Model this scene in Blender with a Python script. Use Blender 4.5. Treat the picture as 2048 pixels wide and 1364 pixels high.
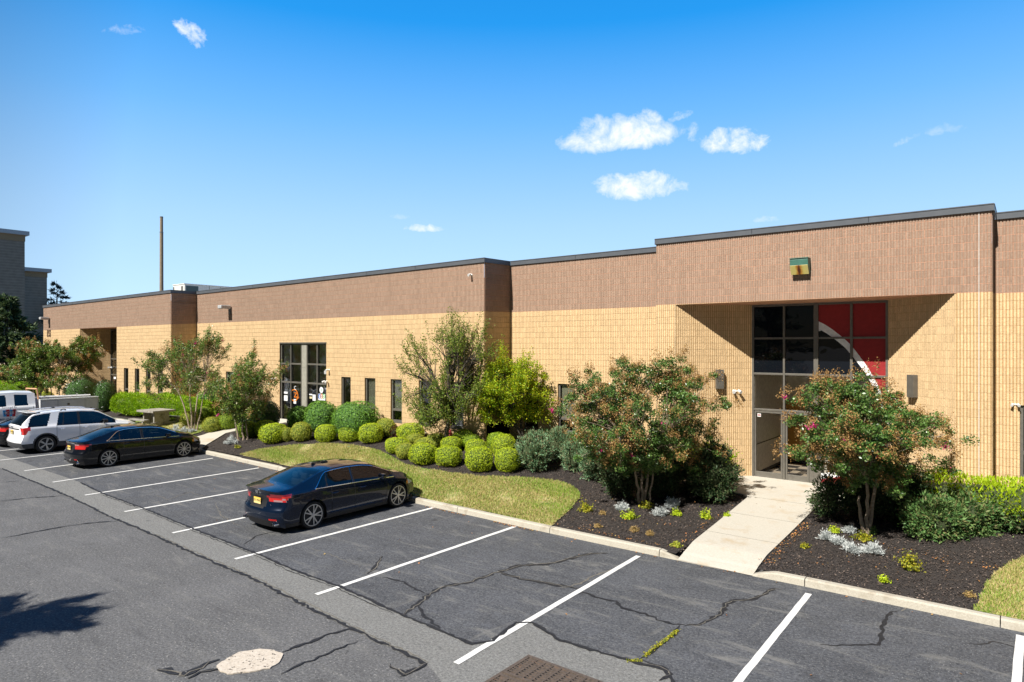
import bpy, math, random
import numpy as np
from mathutils import Vector, Matrix
for _o in list(bpy.data.objects): bpy.data.objects.remove(_o)
SC = bpy.context.scene
COL = SC.collection
# ---------------------------------------------------------------- camera
CH = 4.6                                   # eye height above the car park
FPX = 1313.0; HY = 692.0
ANG = math.atan((2060-1024)/FPX)
cd = bpy.data.cameras.new('camera'); cam = bpy.data.objects.new('camera', cd); COL.objects.link(cam)
cam.location = (0, 0, CH); cam.rotation_euler = (math.pi/2, 0, ANG)
cd.sensor_width = 36; cd.lens = FPX/2048*36; cd.shift_y = (HY-682)/2048
cd.clip_start = 0.1; cd.clip_end = 5000
SC.camera = cam
SC.render.engine = 'CYCLES'
SC.render.resolution_x = 1024; SC.render.resolution_y = 682
SC.view_settings.view_transform = 'Standard'; SC.view_settings.look = 'None'
SC.view_settings.exposure = 0.70; SC.view_settings.gamma = 1.0
try:
    SC.cycles.transparent_max_bounces = 16; SC.cycles.max_bounces = 6
except Exception: pass
FW = np.array([-math.sin(ANG), math.cos(ANG), 0.]); RT = np.array([math.cos(ANG), math.sin(ANG), 0.]); UP = np.array([0, 0, 1.])

def ray(x, y): return FW + RT*((x-1024)/FPX) + UP*((HY-y)/FPX)
def gp(x, y, z=0.):                        # measured point on a horizontal plane
    d = ray(x, y); t = (z-CH)/d[2]; return (d[0]*t, d[1]*t, z)
def wp(x, y, Y):                           # measured point on a wall plane
    d = ray(x, y); t = Y/d[1]; return (d[0]*t, Y, CH+d[2]*t)
def wx(x, Y): return wp(x, HY, Y)[0]
def depth(p): return p[0]*FW[0]+p[1]*FW[1]

# ---------------------------------------------------------------- node helpers
class NT:
    def __init__(s, nt): s.nt = nt; s.n = nt.nodes; s.l = nt.links
    def add(s, t, ins=None, **kw):
        n = s.n.new(t)
        for k, v in kw.items(): setattr(n, k, v)
        for k, v in (ins or {}).items(): s.set(n, k, v)
        return n
    def set(s, n, k, v):
        i = n.inputs[k]
        if isinstance(v, bpy.types.NodeSocket): s.l.new(v, i)
        elif hasattr(v, 'outputs'): s.l.new(v.outputs[0], i)
        else:
            try:
                if hasattr(i.default_value, '__len__') and hasattr(v, '__len__') and len(i.default_value) == 4 and len(v) == 3: v = (*v, 1)
            except Exception: pass
            i.default_value = v
    def m(s, op, a, b=0., c=None, clamp=False):
        n = s.add('ShaderNodeMath', {0: a, 1: b}, operation=op, use_clamp=clamp)
        if c is not None: s.set(n, 2, c)
        return n.outputs[0]
    def vm(s, op, a, b=(0, 0, 0)):
        n = s.add('ShaderNodeVectorMath', {0: a, 1: b}, operation=op)
        return n.outputs['Value'] if op in ('DOT_PRODUCT', 'LENGTH') else n.outputs[0]
    def mix(s, f, a, b, bt='MIX'):
        n = s.add('ShaderNodeMix', data_type='RGBA', blend_type=bt)
        s.set(n, 0, f); s.set(n, 6, a); s.set(n, 7, b); return n.outputs[2]
    def ramp(s, f, stops, interp='LINEAR'):
        n = s.add('ShaderNodeValToRGB', {0: f}); cr = n.color_ramp; cr.interpolation = interp
        while len(cr.elements) < len(stops): cr.elements.new(0.5)
        for e, (p, c) in zip(cr.elements, stops):
            e.position = p; e.color = (*c, 1) if len(c) == 3 else c
        return n.outputs[0]
    def rng(s, v, a, b, c=0., d=1.):
        n = s.add('ShaderNodeMapRange', {0: v, 1: a, 2: b, 3: c, 4: d}); n.clamp = True; return n.outputs[0]
    def noise(s, vec, scale, detail=2., rough=.5, dist=0.):
        return s.add('ShaderNodeTexNoise', {'Vector': vec, 'Scale': scale, 'Detail': detail, 'Roughness': rough, 'Distortion': dist}).outputs[0]

# ---------------------------------------------------------------- sky and sun
SUN_EL = math.radians(47); SUN_DX = 0.06     # light travels towards +Y, a little towards +X
W = bpy.data.worlds.new('World'); SC.world = W; W.use_nodes = True
w = NT(W.node_tree); w.n.clear()
sky = w.add('ShaderNodeTexSky', sky_type='NISHITA'); sky.sun_disc = False
sky.sun_elevation = SUN_EL; sky.sun_rotation = math.pi + math.atan(SUN_DX)
sky.altitude = 0; sky.air_density = 1.0; sky.dust_density = 0.2; sky.ozone_density = 3.0
geo = w.add('ShaderNodeTexCoord').outputs['Generated']
gs = w.add('ShaderNodeSeparateXYZ', {0: geo})
# deep clear blue on the side away from the sun, brightened for the view; the physical sky around the sun dimmed to deepen shade
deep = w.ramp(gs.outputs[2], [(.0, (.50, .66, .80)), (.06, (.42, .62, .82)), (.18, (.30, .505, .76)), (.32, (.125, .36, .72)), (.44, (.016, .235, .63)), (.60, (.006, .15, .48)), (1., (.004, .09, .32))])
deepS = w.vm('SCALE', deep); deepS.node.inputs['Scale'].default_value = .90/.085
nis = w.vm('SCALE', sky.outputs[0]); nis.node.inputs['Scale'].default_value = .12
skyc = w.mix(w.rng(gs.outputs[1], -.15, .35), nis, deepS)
def cloud(px, py, hw, hh, rot=0., dens=1., seed=0., k=1.5):
    c = ray(px, py); n0 = c/np.linalg.norm(c)
    r = np.cross(n0, UP); r /= np.linalg.norm(r); u = np.cross(r, n0)
    cr, sr = math.cos(rot), math.sin(rot); r, u = r*cr+u*sr, u*cr-r*sr
    L = np.linalg.norm(c); sx = FPX*L/hw/ (1.0); sy = FPX*L/hh
    ax = abs((px-1024)/FPX); sx = FPX/hw*(1/(1+ax*ax))**0.5*(L) ; sy = FPX/hh*L
    dc = w.vm('DOT_PRODUCT', geo, tuple(n0)); 
    a = w.m('MULTIPLY', w.m('DIVIDE', w.vm('DOT_PRODUCT', geo, tuple(r)), dc), sx)
    b = w.m('MULTIPLY', w.m('DIVIDE', w.vm('DOT_PRODUCT', geo, tuple(u)), dc), sy)
    low = w.m('LESS_THAN', b, 0.)
    b2 = w.m('MULTIPLY', b, w.m('ADD', 1., w.m('MULTIPLY', low, .45)))
    cv = w.add('ShaderNodeCombineXYZ', {0: a, 1: w.m('MULTIPLY', b, hh/hw), 2: seed}).outputs[0]
    nz = w.noise(cv, 2.3, 8., .64, .3)
    nz2 = w.noise(cv, 7., 5., .6, .5)
    rr = w.m('ADD', w.m('MULTIPLY', a, a), w.m('MULTIPLY', b2, b2))
    v = w.m('ADD', w.m('SUBTRACT', 1., rr), w.m('MULTIPLY', w.m('SUBTRACT', nz, .5), k*2.0))
    v = w.m('ADD', v, w.m('MULTIPLY', w.m('SUBTRACT', nz2, .5), .28))
    mk = w.rng(v, .22, 1.25)
    mk = w.m('MULTIPLY', mk, w.m('GREATER_THAN', dc, .5))
    return w.m('MULTIPLY', mk, dens)
masks = [cloud(1246, 272, 150, 50, 0, 1.15, 1.3), cloud(1470, 286, 70, 33, -.1, .98, 5.1), cloud(1274, 378, 90, 36, 0, 1.05, 9.4),
         cloud(379, 66, 40, 26, -.6, .75, 3.3), cloud(848, 457, 46, 11, 0, .7, 7.7), cloud(246, 60, 34, 12, .2, .22, 2.2, 2.), cloud(1880, 262, 40, 15, 0, .2, 12.1, 2.),
         cloud(1806, 284, 18, 10, .3, .2, 13.1, 2.), cloud(1530, 440, 26, 9, 0, .3, 15.1), cloud(800, 434, 22, 7, 0, .16, 17.1), cloud(1362, 232, 28, 13, .2, .3, 19.1, 2.)]
mk = masks[0]
for q in masks[1:]: mk = w.m('MAXIMUM', mk, q)
mk = w.m('MINIMUM', mk, 1.)
colr = w.mix(mk, skyc, (7.9, 8.1, 8.4))
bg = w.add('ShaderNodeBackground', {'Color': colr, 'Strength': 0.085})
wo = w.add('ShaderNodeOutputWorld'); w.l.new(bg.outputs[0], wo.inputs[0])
sd = bpy.data.lights.new('sun', 'SUN'); sd.energy = 5.0; sd.angle = math.radians(.5); sd.color = (1, .95, .87)
so = bpy.data.objects.new('sun', sd); COL.objects.link(so); so.location = (0, -20, 40)
ld = Vector((SUN_DX*math.cos(SUN_EL), math.cos(SUN_EL), -math.sin(SUN_EL)))
so.rotation_euler = ld.to_track_quat('-Z', 'Y').to_euler()

# ---------------------------------------------------------------- materials
MATS = {}
def mat(name, col=(.5, .5, .5), rough=.6, metal=0., spec=.5, coat=0., emis=None, fn=None):
    if name in MATS: return MATS[name]
    m = bpy.data.materials.new(name); m.use_nodes = True; t = NT(m.node_tree)
    p = t.n['Principled BSDF']
    p.inputs['Base Color'].default_value = (*col, 1); p.inputs['Roughness'].default_value = rough
    p.inputs['Metallic'].default_value = metal; p.inputs['Specular IOR Level'].default_value = spec
    p.inputs['Coat Weight'].default_value = coat; p.inputs['Coat Roughness'].default_value = .03
    if fn: fn(t, p)
    else:                                  # slight wear so that nothing is perfectly even
        pos = t.add('ShaderNodeTexCoord').outputs['Object']
        nz = t.noise(pos, 9., 4.)
        t.set(p, 'Base Color', t.mix(t.rng(nz, .3, .7), tuple(c*.86 for c in col)+(1,), tuple(min(1, c*1.1) for c in col)+(1,)))
    MATS[name] = m; return m
def bump(t, p, h, strength=.5, dist=.01):
    b = t.add('ShaderNodeBump', {'Height': h, 'Strength': strength, 'Distance': dist}); t.set(p, 'Normal', b)
def worldpos(t): return t.add('ShaderNodeNewGeometry').outputs['Position']

def wallmat(name, base, mortar, dark, mort_amt, gcol, groove, mlo=.3):
    def fn(t, p):
        uv = t.add('ShaderNodeUVMap').outputs[0]; s = t.add('ShaderNodeSeparateXYZ', {0: uv})
        u, v = s.outputs[0], s.outputs[1]
        v2 = t.m('DIVIDE', v, .2032); r = t.m('FLOOR', v2); fv = t.m('SUBTRACT', v2, r)
        u2 = t.m('DIVIDE', t.m('ADD', u, t.m('MULTIPLY', t.m('FLOORED_MODULO', r, 2.), .2032)), .4064)
        iu = t.m('FLOOR', u2); fu = t.m('SUBTRACT', u2, iu)
        pos = worldpos(t)
        n1 = t.noise(pos, 22., 5., .7); n2 = t.noise(pos, 75., 3., .7); n3 = t.noise(pos, .55, 4.); n4 = t.noise(pos, 2.3, 3.)
        wn = t.add('ShaderNodeTexWhiteNoise', {'Vector': t.add('ShaderNodeCombineXYZ', {0: iu, 1: r}).outputs[0]}, noise_dimensions='2D').outputs[0]
        c = t.mix(t.rng(n1, .32, .68), tuple(x*.80 for x in base)+(1,), tuple(x*1.1 for x in base)+(1,))
        c = t.mix(.5, c, t.mix(wn, tuple(x*.88 for x in base)+(1,), tuple(x*1.1 for x in base)+(1,)))
        c = t.mix(t.rng(n2, .58, .75, 0, .55), c, dark)
        c = t.mix(t.rng(n3, .45, .8, 0, .22), c, tuple(x*.8 for x in base)+(1,))
        u3 = t.m('DIVIDE', u, .4064/6); ir = t.m('FLOOR', u3); fr_ = t.m('SUBTRACT', u3, ir)
        wr = t.add('ShaderNodeTexWhiteNoise', {'Vector': t.add('ShaderNodeCombineXYZ', {0: ir, 1: r}).outputs[0]}, noise_dimensions='2D').outputs[0]
        c = t.mix(.6, c, t.mix(wr, tuple(x*.82 for x in base)+(1,), tuple(x*1.14 for x in base)+(1,)))
        nsp = t.noise(t.vm('MULTIPLY', pos, (1., 1., .55)), 34., 4., .75)
        c = t.mix(t.rng(nsp, .56, .68, 0, .55), c, dark); c = t.mix(t.rng(nsp, .44, .32, 0, .5), c, tuple(min(.95, x*1.3) for x in base)+(1,))
        c = t.mix(t.m('MULTIPLY', t.m('LESS_THAN', fr_, .30), groove), c, gcol)
        stn = t.noise(t.vm('MULTIPLY', pos, (2.6, 2.6, .16)), 1.5, 5., .65, .2)
        c = t.mix(t.rng(stn, .56, .74, 0, .30), c, tuple(x*.62 for x in base)+(1,)); c = t.mix(t.rng(stn, .40, .28, 0, .22), c, tuple(min(.95, x*1.22) for x in base)+(1,))
        zz = t.add('ShaderNodeSeparateXYZ', {0: pos}).outputs[2]; c = t.mix(t.m('MULTIPLY', t.rng(zz, 1.1, .45, 0, .35), t.rng(n4, .35, .6)), c, (.30, .23, .15, 1))
        mh = t.m('LESS_THAN', fv, .06); mv = t.m('LESS_THAN', fu, .035)
        mm = t.m('MAXIMUM', mh, mv)
        mamt = t.m('MULTIPLY', mm, t.rng(t.m('ADD', n4, t.m('MULTIPLY', t.m('SUBTRACT', wn, .5), .5)), .3, .62, mort_amt*mlo, mort_amt)); mamt = t.m('MULTIPLY', mamt, t.m('ADD', .6, t.m('MULTIPLY', mh, .4)))
        c = t.mix(mamt, c, mortar)
        t.set(p, 'Base Color', c); p.inputs['Roughness'].default_value = .92; p.inputs['Specular IOR Level'].default_value = .2
        h = t.m('SUBTRACT', t.m('ADD', t.m('MULTIPLY', n1, 1.), t.m('MULTIPLY', n2, .5)), t.m('MULTIPLY', mh, .9))
        bump(t, p, h, .85, .022)
    return mat(name, fn=fn)
M_CREAM = wallmat('cream split face block', (.70, .515, .30), (.47, .30, .14), (.47, .32, .17), .42, (.42, .26, .11, 1), .8)
M_BROWN = wallmat('brown split face block', (.365, .26, .195), (.66, .37, .25), (.20, .14, .105), .9, (.40, .24, .165, 1), .8, .65)

def asphaltmat(name, base, spk, big, sc=1.):
    def fn(t, p):
        pos = worldpos(t)
        n1 = t.noise(pos, 55.*sc, 3., .8); n2 = t.noise(pos, .7, 5., .6); n3 = t.noise(pos, 3.5, 5., .65, .4); n4 = t.noise(pos, 160.*sc, 2., .6)
        c = t.mix(t.rng(n1, .3, .7), tuple(x*.55 for x in base)+(1,), tuple(x*1.45 for x in base)+(1,))
        vo = t.add('ShaderNodeTexVoronoi', {'Vector': pos, 'Scale': 30.*sc}); vc = t.add('ShaderNodeSeparateXYZ', {0: vo.outputs['Color']}).outputs[0]
        c = t.mix(t.m('MULTIPLY', t.m('GREATER_THAN', vc, .80), t.rng(vo.outputs['Distance'], .12, .42, .75, 0.)), c, spk)
        c = t.mix(t.rng(n2, .42, .68, 0, big), c, tuple(x*1.7 for x in base)+(1,))
        g1 = t.noise(pos, 24., 3., .8); c = t.mix(t.rng(g1, .35, .65), t.mix(.42, c, (.0, .0, .0, 1)), t.mix(.10, c, (.55, .55, .53, 1)))
        c = t.mix(t.rng(n3, .56, .78, 0, big*.8), c, tuple(x*1.9+.008 for x in base)+(1,))
        st = t.noise(t.vm('MULTIPLY', pos, (.45, 1.9, 1.)), 1.6, 7., .68, .6); st2 = t.noise(t.vm('MULTIPLY', pos, (1.5, .5, 1.)), 1.2, 6., .7, .8)
        c = t.mix(t.rng(st, .54, .74, 0, big*1.5), c, (.21, .205, .19, 1)); c = t.mix(t.rng(st2, .60, .72, 0, big*.9), c, (.19, .185, .17, 1))
        c = t.mix(t.rng(st, .44, .30, 0, .45), c, tuple(x*.55 for x in base)+(1,))
        oil = t.noise(pos, 1.9, 2., .4, .2); c = t.mix(t.rng(oil, .72, .80, 0, .6), c, (.02, .02, .021, 1))
        c = t.mix(t.rng(n3, .40, .25, 0, .35), c, tuple(x*.6 for x in base)+(1,))
        t.set(p, 'Base Color', c); p.inputs['Roughness'].default_value = .88; p.inputs['Specular IOR Level'].default_value = .25
        bump(t, p, t.m('ADD', n1, t.m('MULTIPLY', n4, .6)), .55, .008)
    return mat(name, fn=fn)
M_AISLE = asphaltmat('old coarse asphalt', (.105, .105, .108), (.40, .39, .36), .30)
M_BAY = asphaltmat('sealed dark asphalt', (.062, .066, .076), (.32, .32, .31), .55, 1.3)
M_STRIP = asphaltmat('grey repair strip asphalt', (.19, .19, .182), (.38, .38, .36), .12, 1.5)

def simple_noise(name, a, b, sc, rough=.8, bs=0., bd=.01, detail=5., c3=None, c3t=(.62, .7), spec=.3, sc2=None):
    def fn(t, p):
        pos = worldpos(t); n = t.noise(pos, sc, detail, .65)
        c = t.mix(t.rng(n, .3, .7), (*a, 1), (*b, 1))
        if c3: c = t.mix(t.rng(t.noise(pos, sc2 or sc*.13, 4., .6, .3), c3t[0], c3t[1]), c, (*c3, 1))
        t.set(p, 'Base Color', c); p.inputs['Roughness'].default_value = rough; p.inputs['Specular IOR Level'].default_value = spec
        if bs: bump(t, p, n, bs, bd)
    return mat(name, fn=fn)
M_CONC = simple_noise('pale concrete paving', (.42, .395, .335), (.52, .49, .43), 30., .85, .25, .004, c3=(.40, .31, .20), c3t=(.56, .8), sc2=1.6)
M_KERB = simple_noise('concrete kerb', (.36, .33, .27), (.50, .47, .40), 40., .85, .4, .006, c3=(.28, .24, .18), c3t=(.54, .75), sc2=2.5)
M_TABLE = simple_noise('weathered concrete table', (.22, .21, .18), (.36, .34, .30), 14., .9, .3, .006, c3=(.15, .14, .11), c3t=(.55, .7), sc2=3.)
M_MULCH = simple_noise('dark bark mulch', (.018, .016, .016), (.065, .055, .050), 38., .95, 1., .03, c3=(.07, .05, .035), c3t=(.60, .74), sc2=7.)
M_SOIL = simple_noise('lawn soil', (.30, .27, .12), (.42, .37, .18), 20., .95, .6, .01, c3=(.14, .19, .04), c3t=(.45, .6), sc2=1.2)
M_PATCHC = simple_noise('pale concrete repair', (.42, .36, .29), (.58, .52, .44), 22., .9, .7, .01, c3=(.07, .06, .05), c3t=(.60, .64), sc2=20.)
M_SEAL = simple_noise('dark crack sealant', (.010, .010, .011), (.035, .035, .037), 30., .65, .3)
M_SEALD = simple_noise('dusty crack filling', (.10, .095, .08), (.20, .18, .15), 30., .9, .3)
M_COPING = simple_noise('dark grey metal coping', (.085, .095, .11), (.105, .115, .13), 3., .38, spec=.5)
M_COPD = mat('coping seam', (.03, .033, .04), .5)
M_RUST = simple_noise('rusty cast iron grate', (.055, .045, .038), (.13, .10, .08), 25., .8, .4, c3=(.17, .10, .065), c3t=(.6, .75), sc2=6.)
def fn_paint(t, p):
    pos = worldpos(t); n = t.noise(pos, 60., 4., .75); n2 = t.noise(pos, 5., 4., .6)
    f = t.m('ADD', n, t.m('MULTIPLY', t.m('SUBTRACT', n2, .5), .5))
    c = t.mix(t.rng(n2, .3, .7), (.60, .59, .56, 1), (.78, .78, .75, 1))
    t.set(p, 'Base Color', t.mix(t.rng(f, .60, .68, 0, .8), c, (.10, .10, .105, 1))); p.inputs['Roughness'].default_value = .7
M_PAINT = mat('worn white line paint', fn=fn_paint)

def glassmat(name, tint, refl=.5, opac=.0, opcol=(.01, .012, .015), ior=1.5, rough=.0):
    m = bpy.data.materials.new(name); m.use_nodes = True; t = NT(m.node_tree); t.n.clear()
    tr = t.add('ShaderNodeBsdfTransparent', {'Color': (*tint, 1)})
    di = t.add('ShaderNodeBsdfDiffuse', {'Color': (*opcol, 1)})
    mx = t.add('ShaderNodeMixShader', {0: opac, 1: tr.outputs[0], 2: di.outputs[0]})
    gl = t.add('ShaderNodeBsdfGlossy', {'Color': (1, 1, 1, 1), 'Roughness': rough})
    pos = worldpos(t)
    b = t.add('ShaderNodeBump', {'Height': t.noise(pos, 1.3, 2.), 'Strength': .12, 'Distance': .03}); t.set(gl, 'Normal', b)
    fr = t.add('ShaderNodeFresnel', {'IOR': ior})
    f = t.m('MULTIPLY', fr.outputs[0], refl*2., clamp=True)
    m2 = t.add('ShaderNodeMixShader', {0: f, 1: mx.outputs[0], 2: gl.outputs[0]})
    o = t.add('ShaderNodeOutputMaterial', {0: m2.outputs[0]})
    MATS[name] = m; return m
M_GLASS = glassmat('dark tinted window glass', (.80, .82, .82), .30)
M_GLASSU = glassmat('near black spandrel glass', (.05, .06, .07), .28, .85, (.006, .008, .012))
M_DOORG = glassmat('clear door glass', (.93, .93, .92), .25)
M_CARG = glassmat('tinted car glass', (.20, .27, .32), .5, .3, (.004, .008, .012))
M_CARGR = glassmat('rear car glass', (.25, .34, .38), .5, .3, (.006, .016, .024))
M_CARGD = glassmat('privacy car glass', (.05, .06, .08), .5, .6, (.004, .006, .01))
M_REDFILM = mat('red window film', (.29, .026, .028), .5, spec=.2)
M_WHITEFILM = mat('white window film', (.80, .82, .84), .4)
M_FRAME = mat('taupe aluminium frame', (.155, .145, .125), .45, .3)
M_FRAMEL = mat('pale mullion panel', (.30, .29, .25), .6)
M_BLACK = mat('black plastic', (.012, .012, .014), .5)
M_DARK = mat('dark void', (.01, .01, .011), .9)
M_BLIND = mat('khaki roller blind', (.62, .58, .42), .9)
M_STEEL = mat('brushed steel', (.55, .55, .55), .3, .9)
M_CHROME = mat('chrome', (.75, .76, .78), .12, 1.)
M_WHITE = mat('white plastic', (.75, .76, .76), .4)
M_GREY = mat('grey metal', (.17, .17, .165), .5, .2)
M_LGREY = mat('light grey metal', (.48, .49, .50), .5, .2)
M_TYRE = mat('tyre rubber', (.014, .014, .015), .8)
M_REDL = mat('red lamp lens', (.55, .012, .008), .15, coat=1.)
M_DREDL = mat('dark red lamp lens', (.20, .006, .012), .15, coat=1.)
M_CLEARL = mat('clear lamp lens', (.62, .62, .64), .15, coat=1.)
M_AMBER = mat('amber lamp lens', (.75, .28, .03), .2, coat=1.)
def _platefn(t, p):
    pos = t.add('ShaderNodeTexCoord').outputs['Generated']; s = t.add('ShaderNodeSeparateXYZ', {0: pos})
    t.set(p, 'Base Color', t.ramp(s.outputs[2], [(0., (.74, .62, .30)), (1., (.78, .52, .06))])); p.inputs['Roughness'].default_value = .4
M_PLATE = mat('yellow number plate', fn=_platefn)
M_BRICKF = simple_noise('grey brown brick far', (.15, .145, .13), (.19, .18, .165), 6., .9)
M_BARK = simple_noise('pale peeling bark', (.22, .17, .12), (.42, .34, .26), 16., .9, .5, .01)
M_BARKD = simple_noise('dark bark', (.045, .038, .03), (.11, .095, .075), 20., .95, .6, .01)

def leafmat(name, cols, transl=.35, rough=.55, spec=.35):
    m = bpy.data.materials.new(name); m.use_nodes = True; t = NT(m.node_tree); p = t.n['Principled BSDF']; out = t.n['Material Output']
    rnd = t.add('ShaderNodeNewGeometry').outputs['Random Per Island']
    n = len(cols); c = t.ramp(rnd, [(i/max(1, n-1), q) for i, q in enumerate(cols)])
    t.set(p, 'Base Color', c); p.inputs['Roughness'].default_value = rough; p.inputs['Specular IOR Level'].default_value = spec
    tl = t.add('ShaderNodeBsdfTranslucent', {'Color': c})
    mx = t.add('ShaderNodeMixShader', {0: transl, 1: p.outputs[0], 2: tl.outputs[0]}); t.l.new(mx.outputs[0], out.inputs[0])
    MATS[name] = m; return m
L_BOX = leafmat('boxwood leaves', [(.32, .46, .015), (.46, .60, .02), (.60, .68, .04), (.38, .50, .02)], .3)
L_BOXO = leafmat('olive boxwood leaves', [(.30, .38, .03), (.44, .49, .05), (.54, .52, .09), (.34, .42, .04)], .3)
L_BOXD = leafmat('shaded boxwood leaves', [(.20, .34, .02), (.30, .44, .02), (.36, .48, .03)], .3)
L_HEDGE = leafmat('bright hedge leaves', [(.17, .34, .008), (.27, .46, .01), (.36, .52, .015)], .35)
L_HOLLY = leafmat('holly leaves', [(.07, .17, .02), (.13, .28, .03), (.20, .40, .05), (.10, .22, .025)], .25, .5, .35)
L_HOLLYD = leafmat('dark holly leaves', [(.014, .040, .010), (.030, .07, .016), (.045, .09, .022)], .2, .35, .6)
L_JUN = leafmat('blue green juniper sprays', [(.12, .24, .12), (.20, .35, .19), (.16, .22, .10), (.24, .19, .11)], .2)
L_YEW = leafmat('dark yew sprays', [(.02, .05, .02), (.04, .085, .03), (.08, .13, .045), (.10, .085, .045)], .2)
L_YEWT = leafmat('painted sunlit yew top', [(.28, .44, .012), (.42, .58, .015), (.50, .62, .02)], .35)  # sunlight on the yew tops painted in as a lighter leaf colour
L_YEWM = leafmat('mid yew sprays', [(.05, .13, .035), (.11, .23, .065), (.18, .30, .09), (.22, .18, .08)], .25)
L_CRAPE = leafmat('crape myrtle leaves', [(.04, .10, .02), (.08, .18, .03), (.15, .28, .06), (.20, .24, .07)], .3, .38, .7)
L_CRAPG = leafmat('olive crape leaves', [(.06, .14, .02), (.11, .21, .03), (.18, .28, .045), (.24, .21, .05)], .3, .4, .6)
L_SEED = leafmat('brown seed heads', [(.22, .115, .04), (.36, .20, .07), (.46, .28, .10), (.28, .18, .06)], .2)
L_PINK = leafmat('pink blossom', [(.55, .03, .16), (.7, .06, .25), (.45, .03, .2)], .3)
L_APPLE = leafmat('crabapple leaves', [(.09, .17, .02), (.15, .25, .03), (.26, .34, .05), (.28, .24, .06)], .35)
L_LIME = leafmat('lime yellow leaves', [(.18, .34, .012), (.30, .46, .015), (.44, .54, .02), (.60, .52, .02)], .4)
L_CEDAR = leafmat('cedar sprays', [(.02, .045, .018), (.045, .08, .03), (.10, .14, .05), (.07, .12, .06)], .2)
L_SPRUCE = leafmat('distant spruce needles', [(.02, .05, .05), (.035, .075, .07)], .1)
L_SILVER = leafmat('silver felted leaves', [(.42, .46, .46), (.55, .58, .57), (.66, .69, .68)], .2)
L_GOLD = leafmat('golden shrub leaves', [(.16, .24, .02), (.36, .36, .02), (.48, .42, .03), (.10, .15, .03)], .3)
L_WEED = leafmat('dry weed', [(.40, .26, .09), (.50, .34, .14), (.26, .22, .07)], .3)
L_GRASS = leafmat('lawn blades', [(.22, .33, .05), (.35, .42, .10), (.58, .48, .22), (.48, .42, .16), (.62, .49, .26)], .35)
L_GRASSG = leafmat('greener lawn blades', [(.18, .33, .04), (.28, .41, .06), (.38, .44, .09)], .35)
L_LEAF = leafmat('fallen leaves', [(.45, .16, .05), (.55, .27, .09), (.35, .16, .06), (.5, .36, .12)], .2)
L_CHIP = leafmat('bark chips', [(.016, .014, .014), (.055, .046, .042), (.11, .085, .07), (.04, .034, .032), (.22, .17, .14)], .0, .9, .2)
L_PURP = leafmat('russet barberry leaves', [(.10, .03, .025), (.17, .07, .04), (.13, .09, .04)], .25)

# ---------------------------------------------------------------- mesh helpers
def newmesh(name, V, F4, mi=None, mats=(), smooth=False, F3=None):
    V = np.asarray(V, np.float32); me = bpy.data.meshes.new(name)
    F4 = np.asarray(F4, np.int32).reshape(-1, 4); n4 = len(F4)
    me.vertices.add(len(V)); me.vertices.foreach_set('co', V.ravel())
    me.loops.add(n4*4); me.loops.foreach_set('vertex_index', F4.ravel())
    me.polygons.add(n4); me.polygons.foreach_set('loop_start', np.arange(n4, dtype=np.int32)*4)
    try: me.polygons.foreach_set('loop_total', np.full(n4, 4, np.int32))
    except Exception: pass
    for m in mats: me.materials.append(m)
    if mi is not None: me.polygons.foreach_set('material_index', np.asarray(mi, np.int32))
    if smooth: me.polygons.foreach_set('use_smooth', np.ones(n4, bool))
    me.update(calc_edges=True); return me
def link(name, me, parent=None, loc=None, world=True):
    o = bpy.data.objects.new(name, me); COL.objects.link(o)
    if parent is not None:
        o.parent = parent
        if world: o.location = -Vector(parent.location)
    if loc is not None: o.location = loc
    return o
def tag(o, label=None, cat=None, group=None, kind=None):
    if label: o['label'] = label
    if cat: o['category'] = cat
    if group: o['group'] = group
    if kind: o['kind'] = kind
    return o
def thing(name, loc, label, cat, group=None, rz=0.):
    o = bpy.data.objects.new(name, None); COL.objects.link(o); o.empty_display_size = .2
    o.location = loc; o.rotation_euler = (0, 0, rz); return tag(o, label, cat, group)

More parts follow.
